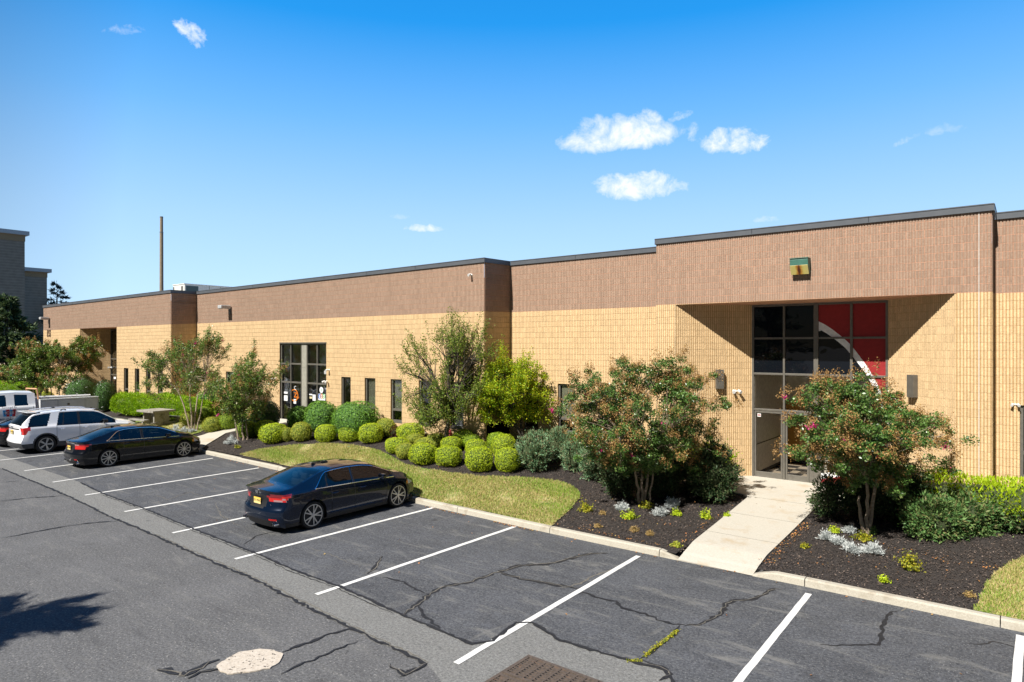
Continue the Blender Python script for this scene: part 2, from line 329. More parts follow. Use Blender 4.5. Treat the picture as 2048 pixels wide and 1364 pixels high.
class MB:
    def __init__(s): s.v = []; s.f = []; s.m = []; s.uv = {}
    def quad(s, a, b, c, d, m=0):
        i = len(s.v); s.v += [a, b, c, d]; s.f.append((i, i+1, i+2, i+3)); s.m.append(m)
    def poly(s, pts, m=0):
        i = len(s.v); s.v += list(pts); s.f.append(tuple(range(i, i+len(pts)))); s.m.append(m)
    def box(s, x0, x1, y0, y1, z0, z1, m=0):
        i = len(s.v); s.v += [(x0, y0, z0), (x1, y0, z0), (x1, y1, z0), (x0, y1, z0), (x0, y0, z1), (x1, y0, z1), (x1, y1, z1), (x0, y1, z1)]
        for q in ((0, 3, 2, 1), (4, 5, 6, 7), (0, 1, 5, 4), (1, 2, 6, 5), (2, 3, 7, 6), (3, 0, 4, 7)):
            s.f.append(tuple(i+k for k in q)); s.m.append(m)
        return s
    def prism(s, poly, z0, z1, m=0):      # poly list of xy, z may be functions
        n = len(poly); i = len(s.v)
        s.v += [(x, y, z0(x, y) if callable(z0) else z0) for x, y in poly] + [(x, y, z1(x, y) if callable(z1) else z1) for x, y in poly]
        s.f.append(tuple(i+k for k in range(n-1, -1, -1))); s.m.append(m)
        s.f.append(tuple(i+n+k for k in range(n))); s.m.append(m)
        for k in range(n):
            j = (k+1) % n; s.f.append((i+k, i+j, i+n+j, i+n+k)); s.m.append(m)
        return s
    def prismx(s, poly, x0, x1, m=0):      # poly of (y,z) extruded along x
        n = len(poly); i = len(s.v)
        s.v += [(x0, y, z) for y, z in poly] + [(x1, y, z) for y, z in poly]
        s.f.append(tuple(i+k for k in range(n-1, -1, -1))); s.m.append(m); s.f.append(tuple(i+n+k for k in range(n))); s.m.append(m)
        for k in range(n):
            j = (k+1) % n; s.f.append((i+k, i+j, i+n+j, i+n+k)); s.m.append(m)
        return s
    def tube(s, pts, r, n=8, m=0, cap=True):
        pts = [np.array(p, float) for p in pts]; k = len(pts); rs = r if hasattr(r, '__len__') else [r]*k
        i0 = len(s.v); prev = None
        for i, p in enumerate(pts):
            d = pts[min(i+1, k-1)]-pts[max(i-1, 0)]; d = d/(np.linalg.norm(d)+1e-9)
            if prev is None:
                a = np.array([0, 0, 1.]) if abs(d[2]) < .9 else np.array([1., 0, 0]); u = np.cross(d, a)
            else: u = prev-d*np.dot(prev, d)
            u /= np.linalg.norm(u)+1e-9; prev = u; v = np.cross(d, u)
            for j in range(n):
                t = 2*math.pi*j/n; s.v.append(tuple(p+rs[i]*(u*math.cos(t)+v*math.sin(t))))
        for i in range(k-1):
            for j in range(n):
                a = i0+i*n+j; b = i0+i*n+(j+1) % n; s.f.append((a, b, b+n, a+n)); s.m.append(m)
        if cap:
            s.f.append(tuple(i0+j for j in range(n-1, -1, -1))); s.m.append(m)
            s.f.append(tuple(i0+(k-1)*n+j for j in range(n))); s.m.append(m)
        return s
    def lathe(s, prof, c=(0, 0, 0), ax='z', n=24, m=0, sx=1., sy=1.):   # prof (r, h)
        i0 = len(s.v)
        for r, h in prof:
            for j in range(n):
                t = 2*math.pi*j/n; a, b = r*math.cos(t)*sx, r*math.sin(t)*sy
                p = {'z': (a, b, h), 'y': (a, h, b), 'x': (h, a, b)}[ax]
                s.v.append((c[0]+p[0], c[1]+p[1], c[2]+p[2]))
        for i in range(len(prof)-1):
            for j in range(n):
                a = i0+i*n+j; b = i0+i*n+(j+1) % n; s.f.append((a, b, b+n, a+n)); s.m.append(m)
        s.f.append(tuple(i0+j for j in range(n))); s.m.append(m)
        s.f.append(tuple(i0+(len(prof)-1)*n+j for j in range(n))); s.m.append(m)
        return s
    def build(s, name, mats, parent=None, loc=None, world=True, bevel=0., smooth=False, seg=2, fixn=True):
        me = bpy.data.meshes.new(name); me.from_pydata([tuple(map(float, v)) for v in s.v], [], s.f)
        for q in (mats if isinstance(mats, (list, tuple)) else [mats]): me.materials.append(q)
        me.polygons.foreach_set('material_index', s.m)
        if fixn:
            import bmesh
            b = bmesh.new(); b.from_mesh(me); bmesh.ops.recalc_face_normals(b, faces=b.faces); b.to_mesh(me); b.free()
        if smooth:
            me.polygons.foreach_set('use_smooth', [True]*len(me.polygons))
            try: me.set_sharp_from_angle(angle=math.radians(38))
            except Exception: pass
        me.update(); o = link(name, me, parent, loc, world)
        if bevel:
            b = o.modifiers.new('bevel', 'BEVEL'); b.width = bevel; b.segments = seg; b.limit_method = 'ANGLE'
        return o
def textmesh(name, txt, size, m, parent=None, loc=(0, 0, 0), rot=(math.pi/2, 0, 0), ext=.004, align='CENTER', world=False, sx=1., shear=0.):
    cu = bpy.data.curves.new('t', 'FONT'); cu.body = txt; cu.size = size; cu.extrude = ext; cu.align_x = align; cu.align_y = 'CENTER'; cu.resolution_u = 3; cu.shear = shear
    t = bpy.data.objects.new('t', cu); COL.objects.link(t); bpy.context.view_layer.update()
    me = bpy.data.meshes.new_from_object(t.evaluated_get(bpy.context.evaluated_depsgraph_get()))
    bpy.data.objects.remove(t); bpy.data.curves.remove(cu); me.name = name
    me.materials.clear(); me.materials.append(m)
    o = bpy.data.objects.new(name, me); COL.objects.link(o)
    if parent is not None: o.parent = parent
    l = Vector(loc) - (Vector(parent.location) if (parent is not None and world) else Vector((0, 0, 0)))
    o.location = l; o.rotation_euler = rot; o.scale = (sx, 1, 1); return o

# ---------------------------------------------------------------- ground
def bz(x, y):                              # height of the planted ground
    return float(bzn(x, y))
def rise(x): s = np.clip((-10.5-np.asarray(x, float))/5., 0, 1); return .315+.5*s*s*(3-2*s)   # the bed banks up against the middle wing
def bzn(x, y): return .135 + rise(x)*np.clip((y-13.4)/5.2, 0, 1)
def bp(px, py):                            # measured point on the planted ground
    z = .2
    for _ in range(8):
        p = gp(px, py, z); z = bz(p[0], p[1])
    return (p[0], p[1], z)
g = MB(); g.quad((-900, -900, 0), (900, -900, 0), (900, 900, 0), (-900, 900, 0)); g.build('ground', M_AISLE, fixn=False).__setitem__('kind', 'structure')
rn = random.Random(4)
def wob(pts, n=6, a=.03, seed=1):
    r = random.Random(seed); out = []
    for (p, q) in zip(pts[:-1], pts[1:]):
        for i in range(n):
            t = i/n; out.append((p[0]+(q[0]-p[0])*t+r.uniform(-a, a), p[1]+(q[1]-p[1])*t+r.uniform(-a, a)))
    out.append(pts[-1]); return out
S2 = [gp(*p)[:2] for p in [(3, 937), (136, 992), (218, 1033), (299, 1067), (360, 1095), (442, 1131), (500, 1155), (561, 1186), (704, 1258), (742, 1277), (853, 1328), (800, 1355)]]
S1 = [gp(*p)[:2] for p in [(160, 965), (207, 988), (292, 1019), (391, 1060), (435, 1077), (516, 1109), (591, 1142), (684, 1176), (793, 1225), (807, 1232), (943, 1289), (985, 1283), (1032, 1246), (1065, 1246.5), (1120, 1282), (1260, 1323), (1328, 1340)]]
S1 = [(-80, 8.6), (-45, 8.5), (-32, 8.4)]+S1+[(-3.6, 8.2), (0, 8.1), (8, 8.1), (40, 8.1)]
s2b = [(-80, 7.8), (-45, 7.6)]+S2[:-1]+[(-6.3, 6.45), (-4.2, 6.4), (-3.8, 6.3), (0, 6.3), (40, 6.3)]
KB = [(-80, 14.0), (-45, 13.95), (-32, 13.85), (-26.9, 13.8), (-25.05, 13.76), (-21.8, 13.66), (-18, 13.45), (-14.06, 13.30), (-9.25, 13.21), (-5.95, 13.23), (-4.35, 13.26), (-3.38, 13.30), (-.38, 13.34), (6, 13.38), (40, 13.5)]
def kby(x):
    return float(np.interp(x, [p[0] for p in KB], [p[1] for p in KB]))
g = MB(); up_ = wob(S1, 5, .02, 3); g.poly([(x, y, .004) for x, y in wob(s2b, 5, .02, 5)]+[(x, y, .004) for x, y in reversed(up_)])
g.build('asphalt_strip', M_STRIP, fixn=False)['kind'] = 'structure'
g = MB(); g.poly([(x, y, .008) for x, y in up_]+[(x, y+.08, .008) for x, y in reversed(KB)])
g.build('parking_bays', M_BAY, fixn=False)['kind'] = 'structure'
# painted stripes
for k, (a, b) in enumerate([((-13.45, 7.41), (-13.3, 13.25)), ((-10.35, 7.28), (-10.28, 13.16)), ((-6.52, 6.95), (-6.72, 12.98)), ((-3.10, 7.3), (-3.22, 12.96)), ((-.20, 7.4), (-.12, 13.17)), ((-16.53, 7.49), (-16.45, 13.2)), ((-19.7, 7.63), (-19.5, 13.35)),
                        ((-22.83, 7.72), (-22.79, 13.5)), ((-25.86, 7.78), (-26.24, 13.5)), ((-29.05, 7.85), (-29.4, 13.6)), ((-32.49, 7.96), (-32.6, 13.6)), ((-35.42, 7.9), (-35.5, 13.7)), ((-38.6, 8.0), (-38.7, 13.7)), ((-41.8, 8.0), (-41.9, 13.7)), ((-45, 8.1), (-45.1, 13.7))]):
    g = MB(); hw = .056; n = 24; r = random.Random(k)
    L = [(a[0]+(b[0]-a[0])*i/n+r.uniform(-.004, .004), a[1]+(b[1]-a[1])*i/n) for i in range(n+1)]
    g.poly([(x-hw, y, .013) for x, y in L]+[(x+hw, y, .013) for x, y in reversed(L)])
    g.build('parking_line', M_PAINT, fixn=False)['kind'] = 'structure'
# cracks
def crack(pts, wdt, m, z, seed, jag=.05, name='pavement_crack'):
    r = random.Random(seed); P = [gp(*p)[:2] if p[0] > 40 or p[1] > 40 else p for p in pts]; L = []
    for p, q in zip(P[:-1], P[1:]):
        d = math.hypot(q[0]-p[0], q[1]-p[1]); n = max(2, int(d/.09))
        for i in range(n):
            t = i/n; L.append((p[0]+(q[0]-p[0])*t+r.gauss(0, jag*.35), p[1]+(q[1]-p[1])*t+r.gauss(0, jag*.35)))
    L.append(P[-1]); g = MB(); A = []; B = []
    for i, p in enumerate(L):
        a = L[max(0, i-1)]; b = L[min(len(L)-1, i+1)]; dx, dy = b[0]-a[0], b[1]-a[1]; dl = math.hypot(dx, dy)+1e-6
        ww = wdt*.5*r.uniform(.45, 1.35)*(min(1, (i+1)/4)*min(1, (len(L)-i)/4)); nx, ny = -dy/dl*ww, dx/dl*ww
        A.append((p[0]+nx, p[1]+ny, z)); B.append((p[0]-nx, p[1]-ny, z))
    for i in range(len(L)-1): g.quad(A[i], B[i], B[i+1], A[i+1])
    o = g.build(name, m, fixn=False); o['kind'] = 'structure'; return o
CR = [([(807, 1232), (840, 1205), (858, 1190), (885, 1175), (940, 1165), (995, 1145), (1040, 1132), (1100, 1128), (1180, 1108), (1215, 1107)], .085, 0),
      ([(858, 1190), (835, 1180), (800, 1163), (765, 1155)], .05, 0), ([(733, 1148), (750, 1138), (764, 1113)], .07, 0), ([(995, 1145), (1040, 1158), (1100, 1168), (1155, 1178)], .07, 0),
      ([(835, 1212), (850, 1235), (880, 1258)], .05, 0), ([(1155, 1178), (1190, 1195), (1232, 1205), (1245, 1217), (1290, 1230), (1345, 1250), (1370, 1251)], .05, 0),
      ([(1370, 1251), (1405, 1250), (1440, 1230), (1452, 1208), (1465, 1203), (1510, 1198), (1548, 1178), (1562, 1180)], .06, 0), ([(1360, 1252), (1345, 1272), (1310, 1300), (1280, 1320)], .05, 0),
      ([(1280, 1323), (1335, 1340), (1340, 1350), (1318, 1362)], .07, 0), ([(1120, 1178), (1160, 1168), (1195, 1150), (1235, 1137), (1270, 1120)], .04, 1),
      ([(704, 1258), (660, 1268), (620, 1285), (585, 1297), (565, 1305)], .045, 0), ([(720, 1282), (660, 1305), (600, 1330), (560, 1350)], .025, 0), ([(700, 1300), (690, 1310)], .02, 0),
      ([(778, 1330), (808, 1350), (852, 1330)], .06, 0), ([(435, 1320), (400, 1335), (370, 1352), (355, 1348), (330, 1342), (315, 1340)], .10, 0), ([(440, 1338), (400, 1345), (375, 1358)], .08, 0),
      ([(0, 1078), (80, 1062), (150, 1050), (205, 1044), (240, 1042)], .035, 0), ([(0, 1003), (60, 996), (110, 993), (130, 990)], .035, 0), ([(0, 966), (36, 962)], .03, 0),
      ([(1800, 1222), (1775, 1232), (1765, 1255), (1758, 1290), (1700, 1292), (1640, 1290)], .05, 0), ([(1800, 1222), (1820, 1215)], .05, 1),
      ([(430, 1005), (440, 1030), (465, 1045), (480, 1052)], .02, 1), ([(560, 1062), (520, 1070), (485, 1090)], .025, 0), ([(430, 1000), (380, 985), (335, 1000), (313, 990)], .02, 1),
      ([(720, 1135), (660, 1110), (620, 1095)], .015, 1), ([(1940, 1290), (1990, 1285), (2048, 1300)], .03, 0), ([(500, 940), (470, 948), (440, 952)], .02, 1)]
for i, (p, wd, k) in enumerate(CR):
    wd *= 1.45 if not k else 1.1
    crack(p, wd, M_SEALD if k else M_SEAL, .0105+.0004*(i % 6), i)
    if not k and wd > .085: crack(p, wd*.20, M_SEALD, .0135+.0004*(i % 6), i+50, .06)
crack(S1[3:], .07, M_SEAL, .0132, 99, .03); crack([(x+.02, y-.09) for x, y in S1[4:12]], .02, M_SEAL, .0138, 98, .03); crack(S2, .065, M_SEAL, .0142, 97, .05); crack([(x, y+.06) for x, y in S2[3:]], .02, M_SEALD, .0146, 96, .05)
# pale concrete repair
r = random.Random(8); g = MB(); ctr = gp(500, 1322); PP = [gp(*p) for p in [(432, 1334), (455, 1318), (480, 1306), (520, 1300), (548, 1302), (566, 1310), (560, 1325), (540, 1338), (500, 1346), (455, 1349), (440, 1343)]]
PL = []
for a, b in zip(PP, PP[1:]+PP[:1]):
    for i in range(4): t = i/4; PL.append((a[0]+(b[0]-a[0])*t+r.uniform(-.012, .012), a[1]+(b[1]-a[1])*t+r.uniform(-.012, .012)))
g.prism(PL, .002, .018); g.build('concrete_patch', M_PATCHC)['kind'] = 'structure'
# kerb
def kh(x):
    a, b = -5.92, -4.36
    if a <= x <= b: return .012
    d = min(abs(x-a), abs(x-b)); return .012+.138*min(1, d/.42)**.7
g = MB(); joints = [-1.95, -3.55, -6.15, -9.25, -11.2, -14.3, -17.4, -20.4, -23.5, -26.6]
xs = sorted(set([round(-60+i*.1, 3) for i in range(760)])); gaps = [round(gp(*p)[0], 2) for p in [(2001, 1256), (1609, 1174), (1322, 1112), (1099, 1067)]]+[-12.4, -15.5, -18.6, -21.8, -24.9, -31, -34, -37, -40, 2.8]
runs = []; cuts = sorted(gaps); lo = -60
for c in cuts+[16]:
    runs.append((lo+.008, c-.008)); lo = c
for (x0, x1) in runs:
    if -27.95 < (x0+x1)/2 < -20 or True:
        X = [x0]+[x for x in xs if x0+.02 < x < x1-.02]+[x1]; i0 = len(g.v)
        for x in X:
            y = kby(x); h = kh(x)
            for dy, z in ((0, 0), (.012, h*.82), (.035, h), (.15, h+.001), (.155, 0)): g.v.append((x, y+dy, z+.002))
        for i in range(len(X)-1):
            for j in range(4): a = i0+i*5+j; g.f.append((a, a+1, a+6, a+5)); g.m.append(0)
        g.f.append(tuple(i0+j for j in range(5))); g.m.append(0); k = i0+(len(X)-1)*5; g.f.append(tuple(k+j for j in range(5))); g.m.append(0)
g.build('kerb', M_KERB)['kind'] = 'structure'
# planted ground, walkways
def gridmesh(name, x0, x1, y0, y1, st, zf, m, inside=None, off=0.):
    nx = int((x1-x0)/st)+1; ny = int((y1-y0)/st)+1; X = x0+np.arange(nx)*st; Y = y0+np.arange(ny)*st
    gx, gy = np.meshgrid(X, Y, indexing='ij'); gz = zf(gx, gy)+off; V = np.stack([gx, gy, gz], -1).reshape(-1, 3)
    i, j = np.meshgrid(np.arange(nx-1), np.arange(ny-1), indexing='ij'); a = (i*ny+j).ravel(); F = np.stack([a, a+ny, a+ny+1, a+1], -1)
    if inside is not None:
        c = V[F].mean(1); F = F[inside(c[:, 0], c[:, 1])]
    me = newmesh(name, V, F, None, [m], True); return link(name, me)
def inpoly(P):
    P = np.array(P)
    def f(x, y):
        r = np.zeros(np.shape(x), bool); j = len(P)-1
        for i in range(len(P)):
            c = ((P[i, 1] > y) != (P[j, 1] > y)) & (x < (P[j, 0]-P[i, 0])*(y-P[i, 1])/(P[j, 1]-P[i, 1]+1e-12)+P[i, 0]); r ^= c; j = i
        return r
    return f
def zmulch(x, y): return bzn(x, y)+.012*np.sin(x*5.1+y*2.3)*np.sin(y*6.3-x*1.7)*np.clip((y-13.6)*2, 0, 1)-.012
kbyv = lambda x: np.interp(x, [p[0] for p in KB], [p[1] for p in KB])
gridmesh('mulch_bed', -75, 16, 13.2, 21.3, .1, zmulch, M_MULCH, lambda x, y: (y > kbyv(x)+.10) & ~((y < 14.0) & (((x > -6.0) & (x < -4.3)) | ((x > -30.5) & (x < -27.9)))))['kind'] = 'structure'
W1 = [(-5.93, 13.24), (-4.35, 13.24), (-4.33, 15.7), (-4.33, 18.2), (-3.2, 18.5), (-1.6, 18.7), (-1.45, 19.5), (-3.1, 21.2), (-6.95, 21.2), (-8.75, 19.5), (-8.5, 18.9), (-7.2, 18.7), (-6.1, 18.3), (-6.0, 15.7)]
g = MB()
def zw(x, y): return .018+ bz(x, y)*min(1., max(0, (y-13.24)/.9))**.7 + (.012 if y > 13.6 else 0)
def slab(poly, ys, name):
    g = MB(); f = inpoly(poly); ys = sorted(ys)
    P = poly
    def cut(y):
        o = []
        for (x0, y0), (x1, y1) in zip(P, P[1:]+P[:1]):
            if (y0-y)*(y1-y) < 0: o.append(x0+(x1-x0)*(y-y0)/(y1-y0))
        return min(o), max(o)
    rows = [(y, *cut(y)) for y in ys]; 
    for (ya, a0, a1), (yb, b0, b1) in zip(rows[:-1], rows[1:]):
        joint = .0
        z00, z01, z10, z11 = zw(a0, ya), zw(a1, ya), zw(b0, yb), zw(b1, yb)
        g.quad((a0, ya, z00), (a1, ya, z01), (b1, yb, z11), (b0, yb, z10))
        g.quad((a0, ya, z00-.12), (a0, ya, z00), (b0, yb, z10), (b0, yb, z10-.12)); g.quad((a1, ya, z01), (a1, ya, z01-.12), (b1, yb, z11-.12), (b1, yb, z11))
    o = g.build(name, M_CONC, fixn=False); o['kind'] = 'structure'
slab(W1, [13.245]+[13.3+.1*i for i in range(1, 12)]+[14.43, 14.5, 15, 15.69, 15.71, 16.3, 17, 17.7, 18.19, 18.25, 18.29, 18.32, 18.4, 18.49, 18.55, 18.65, 18.69, 18.75, 18.85, 18.95, 19.2, 19.49, 19.55, 20.3, 21.19], 'walkway')
for yj in (14.95, 18.25, 16.6):
    g = MB(); g.box(-6.1, -4.3, yj-.006, yj+.006, zw(0, yj)-.004, zw(0, yj)+.0015); g.build('walkway_joint', M_SEALD)['kind'] = 'structure'
W2 = [(-27.9, 13.75), (-28.2, 14.2), (-29.5, 15.8), (-29.2, 17.2), (-27.6, 18.0), (-25.8, 18.2), (-25.8, 18.6), (-29.6, 18.6), (-31.0, 17.2), (-30.9, 16.3), (-30.4, 15.2), (-30.4, 13.7)]
slab(W2, [13.76, 14, 14.19, 14.5, 15, 15.19, 15.5, 15.79, 16.0, 16.29, 16.7, 17.19, 17.5, 17.99, 18.19, 18.25, 18.59], 'walkway')
LW = [bp(*p)[:2] for p in [(478, 909), (520, 899), (560, 893), (600, 889), (645, 886), (690, 887), (735, 893), (762, 902), (790, 917), (812, 930), (850, 937), (900, 945), (960, 951), (1030, 953), (1080, 958), (1115, 963), (1140, 971), (1158, 984), (1160, 996), (1150, 1006), (1142, 1018), (1128, 1030), (1112, 1044)]]
LW = LW+[(x, kby(x)+.17) for x in (-9.3, -11, -13, -15, -17, -19, -20.5)]+[(-22.0, kby(-22)+.17)]
LW2 = [bp(*p)[:2] for p in [(2060, 1110), (2020, 1128), (1990, 1148), (1972, 1170), (1962, 1195), (1955, 1212)]]+[(-.75, kby(-.75)+.17), (1.5, kby(1.5)+.17), (8, kby(8)+.17), (8, 17), (2, 16.6)]
LW3 = [(-38.8, 14.1), (-31.4, 14.1), (-31.2, 15.4), (-32.0, 16.2), (-33.5, 17.0), (-38.8, 17.2)]
for nm, P in (('lawn', LW), ('lawn', LW2), ('lawn', LW3)):
    A = np.array(P); gridmesh(nm, A[:, 0].min(), A[:, 0].max(), A[:, 1].min(), A[:, 1].max(), .06, lambda x, y: bzn(x, y), M_SOIL, inpoly(P), .012)['kind'] = 'structure'
def scatter_in(P, n, rng):
    A = np.array(P); f = inpoly(P); x = rng.uniform(A[:, 0].min(), A[:, 0].max(), n*3); y = rng.uniform(A[:, 1].min(), A[:, 1].max(), n*3)
    k = f(x, y); return x[k][:n], y[k][:n]
def blades(name, P, dens, m2, seed, near=1.):
    rng = np.random.default_rng(seed); A = np.array(P); area = .5*abs(np.dot(A[:, 0], np.roll(A[:, 1], 1))-np.dot(A[:, 1], np.roll(A[:, 0], 1)))
    x, y = scatter_in(P, int(area*dens), rng); n = len(x)
    f = np.sin(x*1.3+.5)*np.sin(y*2.1+x*.4)+.6*np.sin(x*3.7+y*2.9)+rng.normal(0, .35, n)
    keep = f+1.25 > rng.uniform(0, 1.0, n); x, y, f = x[keep], y[keep], f[keep]; n = len(x)
    h = rng.uniform(.025, .075, n); wd = rng.uniform(.006, .014, n); a = rng.uniform(0, math.pi*2, n)
    b = np.stack([x, y, bzn(x, y)+.008], -1); d = np.stack([np.cos(a), np.sin(a), a*0], -1)*wd[:, None]
    tip = b+np.stack([rng.normal(0, .022, n), rng.normal(0, .022, n), h], -1)
    V = np.stack([b-d, b+d, tip+d*.3, tip-d*.3], 1).reshape(-1, 3); F = np.arange(4*n).reshape(-1, 4)
    mi = (rng.uniform(0, 1, n) < np.clip(.12+.4*np.sin(x*.9+y*1.1)+.25*np.sin(y*4), .05, .95)).astype(np.int32)
    o = link(name, newmesh(name, V, F, mi, [L_GRASS, m2])); o['kind'] = 'stuff'; o['label'] = 'short dry yellow green lawn grass'; o['category'] = 'grass'
blades('grass', LW, 2600, L_GRASSG, 1); blades('grass', LW2, 2800, L_GRASSG, 2); blades('grass', LW3, 700, L_GRASSG, 3)
# ---------------------------------------------------------------- main building
FL = .45
BLD = thing('commercial_building', (-30, 19, FL), 'long low block building in cream and brown ribbed masonry with grey metal roof edge', 'building')
RIB = .4064/6
def wallmesh(name, p0, p1, u0, zb, zt, mt, holes=(), vref=None, parent=BLD, depth_=.014):
    """ribbed masonry from p0 to p1, outward face on the right of the direction; zb, zt functions of s"""
    p0 = np.array(p0, float); p1 = np.array(p1, float); L = np.linalg.norm(p1-p0); d = (p1-p0)/L; nrm = np.array([d[1], -d[0]])
    br = [(0., None), (L, None)]
    k0 = int(u0/RIB)-1; k1 = int((u0+L)/RIB)+2
    for k in range(k0, k1):
        b = k*RIB-u0
        for a, o in ((.0, 0.), (.015, 0.), (.021, depth_), (RIB-.006, depth_), (RIB-.0001, 0.)):
            if 1e-4 < b+a < L-1e-4: br.append((b+a, o))
    for h in holes: br += [(h[0], None), (h[1], None)]
    br.sort(key=lambda q: q[0]); bs = np.array([q[0] for q in br if q[1] is not None]); bo = np.array([q[1] for q in br if q[1] is not None])
    V = []; F = []; UV = []
    pts = [(s, o if o is not None else (float(np.interp(s, bs, bo)) if len(bs) else 0.)) for s, o in br]
    for (s0, o0), (s1, o1) in zip(pts[:-1], pts[1:]):
        if s1-s0 < 1e-5: continue
        sm = (s0+s1)/2; iv = [(zb(s0), zb(s1), zt(s0), zt(s1))]
        hs = sorted([h for h in holes if h[0] < sm < h[1]], key=lambda h: h[2]); segs = []; a0, a1 = zb(s0), zb(s1)
        for h in hs:
            if h[2] > a0+1e-4: segs.append((a0, a1, h[2], h[2]))
            a0 = a1 = h[3]
        if zt(s0) > a0+1e-4: segs.append((a0, a1, zt(s0), zt(s1)))
        for (b0, b1, t0, t1) in segs:
            i = len(V); q0 = p0+d*s0+nrm*o0; q1 = p0+d*s1+nrm*o1
            V += [(q0[0], q0[1], b0), (q1[0], q1[1], b1), (q1[0], q1[1], t1), (q0[0], q0[1], t0)]; F.append((i, i+1, i+2, i+3))
            r0, r1 = vref(s0), vref(s1); UV += [(u0+s0, b0-r0), (u0+s1, b1-r1), (u0+s1, t1-r1), (u0+s0, t0-r0)]
    me = newmesh(name, V, F, None, [mt]); uv = me.uv_layers.new(name='UVMap'); uv.data.foreach_set('uv', np.array(UV, np.float32).ravel())
    o = link(name, me, parent)
    # inner backing so that the wall has thickness
    g = MB(); q = [p0-nrm*.02, p1-nrm*.02, p1-nrm*.2, p0-nrm*.2]
    return o
def wall(p0, p1, u0, zc0, zc1, zt0, zt1, holes=(), zb=-.05):
    L = math.dist(p0, p1); zc = lambda s: zc0+(zc1-zc0)*s/L; zt = lambda s: zt0+(zt1-zt0)*s/L-.16
    wallmesh('wall', p0, p1, u0, lambda s: zb, zc, M_CREAM, holes, zc)
    wallmesh('parapet_wall', p0, p1, u0, zc, zt, M_BROWN, (), zc)
def coping(p0, p1, z0, z1, e0=0., e1=0.):
    p0 = np.array(p0, float); p1 = np.array(p1, float); L = np.linalg.norm(p1-p0); d = (p1-p0)/L; n = np.array([d[1], -d[0]])
    a = p0-d*e0+n*.05; b = p1+d*e1+n*.05; ai = p0-d*e0-n*.34; bi = p1+d*e1-n*.34; g = MB()
    for (P, Q, PI_, QI, lo, hi, ex) in ((a, b, ai, bi, -.165, -.02, 0.), (a+n*.012, b+n*.012, ai, bi, -.025, 0., 0), (a+n*.012, b+n*.012, ai, bi, -.175, -.16, 0)):
        i = len(g.v); g.v += [(P[0], P[1], z0+lo), (Q[0], Q[1], z1+lo), (QI[0], QI[1], z1+lo), (PI_[0], PI_[1], z0+lo), (P[0], P[1], z0+hi), (Q[0], Q[1], z1+hi), (QI[0], QI[1], z1+hi), (PI_[0], PI_[1], z0+hi)]
        for q in ((0, 3, 2, 1), (4, 5, 6, 7), (0, 1, 5, 4), (1, 2, 6, 5), (2, 3, 7, 6), (3, 0, 4, 7)): g.f.append(tuple(i+k for k in q)); g.m.append(0)
    o = g.build('coping', M_COPING, BLD)
    k = 3.05
    while k < L-1:
        q = p0+d*k; z = z0+(z1-z0)*k/L; g = MB(); g.tube([(q[0]+n[0]*.066, q[1]+n[1]*.066, z-.155), (q[0]+n[0]*.066, q[1]+n[1]*.066, z-.004)], .004, 4)
        g.build('coping_joint', M_COPD, BLD); k += 3.05
YA, YB, YC, YD, YE, YG = 17.1, 18.55, 20.1, 19.5, 20.2, 21.1
H = CH
xa0, xa1 = -58.8, -37.9; xb1 = -15.95; xd0, xd1 = -9.45, -.72
WIN = [(-24.47, -23.80, 0), (-22.82, -22.12, 1), (-21.13, -20.44, 1), (-19.44, -18.74, 2), (-17.68, -16.99, 2)]
WINB = [(wx(418, YB), wx(432, YB), 0), (wx(452, YB), wx(467, YB), 0), (wx(487, YB), wx(503, YB), 0)]
WINC = [(-15.27, -14.60, 2), (-13.69, -12.95, 1), (-11.97, -11.27, 0)]
WINA = [(-44.22, -43.56, 0), (-42.63, -41.98, 0), (-41.11, -40.47, 0), (-39.53, -38.9, 0)]
WZ0, WZ1, WZM = 1.44, 3.21, 1.93
ex0, ex1 = -51.47, -45.28
wall((xa0, YA), (xa1, YA), 0, 5.78, 5.82, 7.68, 7.76, [(ex0-xa0, ex1-xa0, -1, 5.8)]+[(a-xa0, b-xa0, WZ0, WZ1+.03) for a, b, _ in WINA])
wall((xa1, YA), (xa1, YB), 21, 5.82, 5.89, 7.76, 7.77)
wall((xa1, YB), (xb1, YB), 22.4, 5.90, 5.89, 7.77, 7.89, [(-29.39-xa1, -25.58-xa1, -1, 4.72)]+[(a-xa1, b-xa1, WZ0, WZ1) for a, b, _ in WIN+WINB])
wall((xb1, YB), (xb1, YC), 44.5, 5.89, 5.92, 7.89, 7.91, [(.12, 1.50, -1, 1.66)])
wall((xb1, YC), (xd0, YC), 46, 5.92, 5.91, 7.91, 7.90, [(a-xb1, b-xb1, WZ0, WZ1) for a, b, _ in WINC])
wall((xd0, YC), (xd0, YD), 52.4, 5.91, 5.91, 8.05, 8.05)
rx0, rx1 = -8.82, -1.43; gx0, gx1 = -6.93, -3.14
wall((xd0, YD), (xd1, YD), 53, 5.92, 5.90, 8.05, 8.02, [(rx0-xd0, rx1-xd0, -1, 5.905)])
wall((xd1, YD), (xd1, YE+.6), 61.6, 5.90, 5.90, 8.02, 7.98)
wall((xd1, YE), (14, YE), 62.4, 5.90, 5.90, 7.90, 7.90, [(-.19-xd1, 1.9-xd1, 1.40, 3.16), (5-xd1, 7-xd1, 1.4, 3.16)])
coping((xa0, YA), (xa1, YA), 7.68, 7.76, .04, .045); coping((xa1, YA), (xa1, YB), 7.755, 7.765, .04, -.05)
coping((xa1, YB), (xb1, YB), 7.77, 7.89, -.055, .045); coping((xb1, YB), (xb1, YC), 7.885, 7.905, .04, -.05)
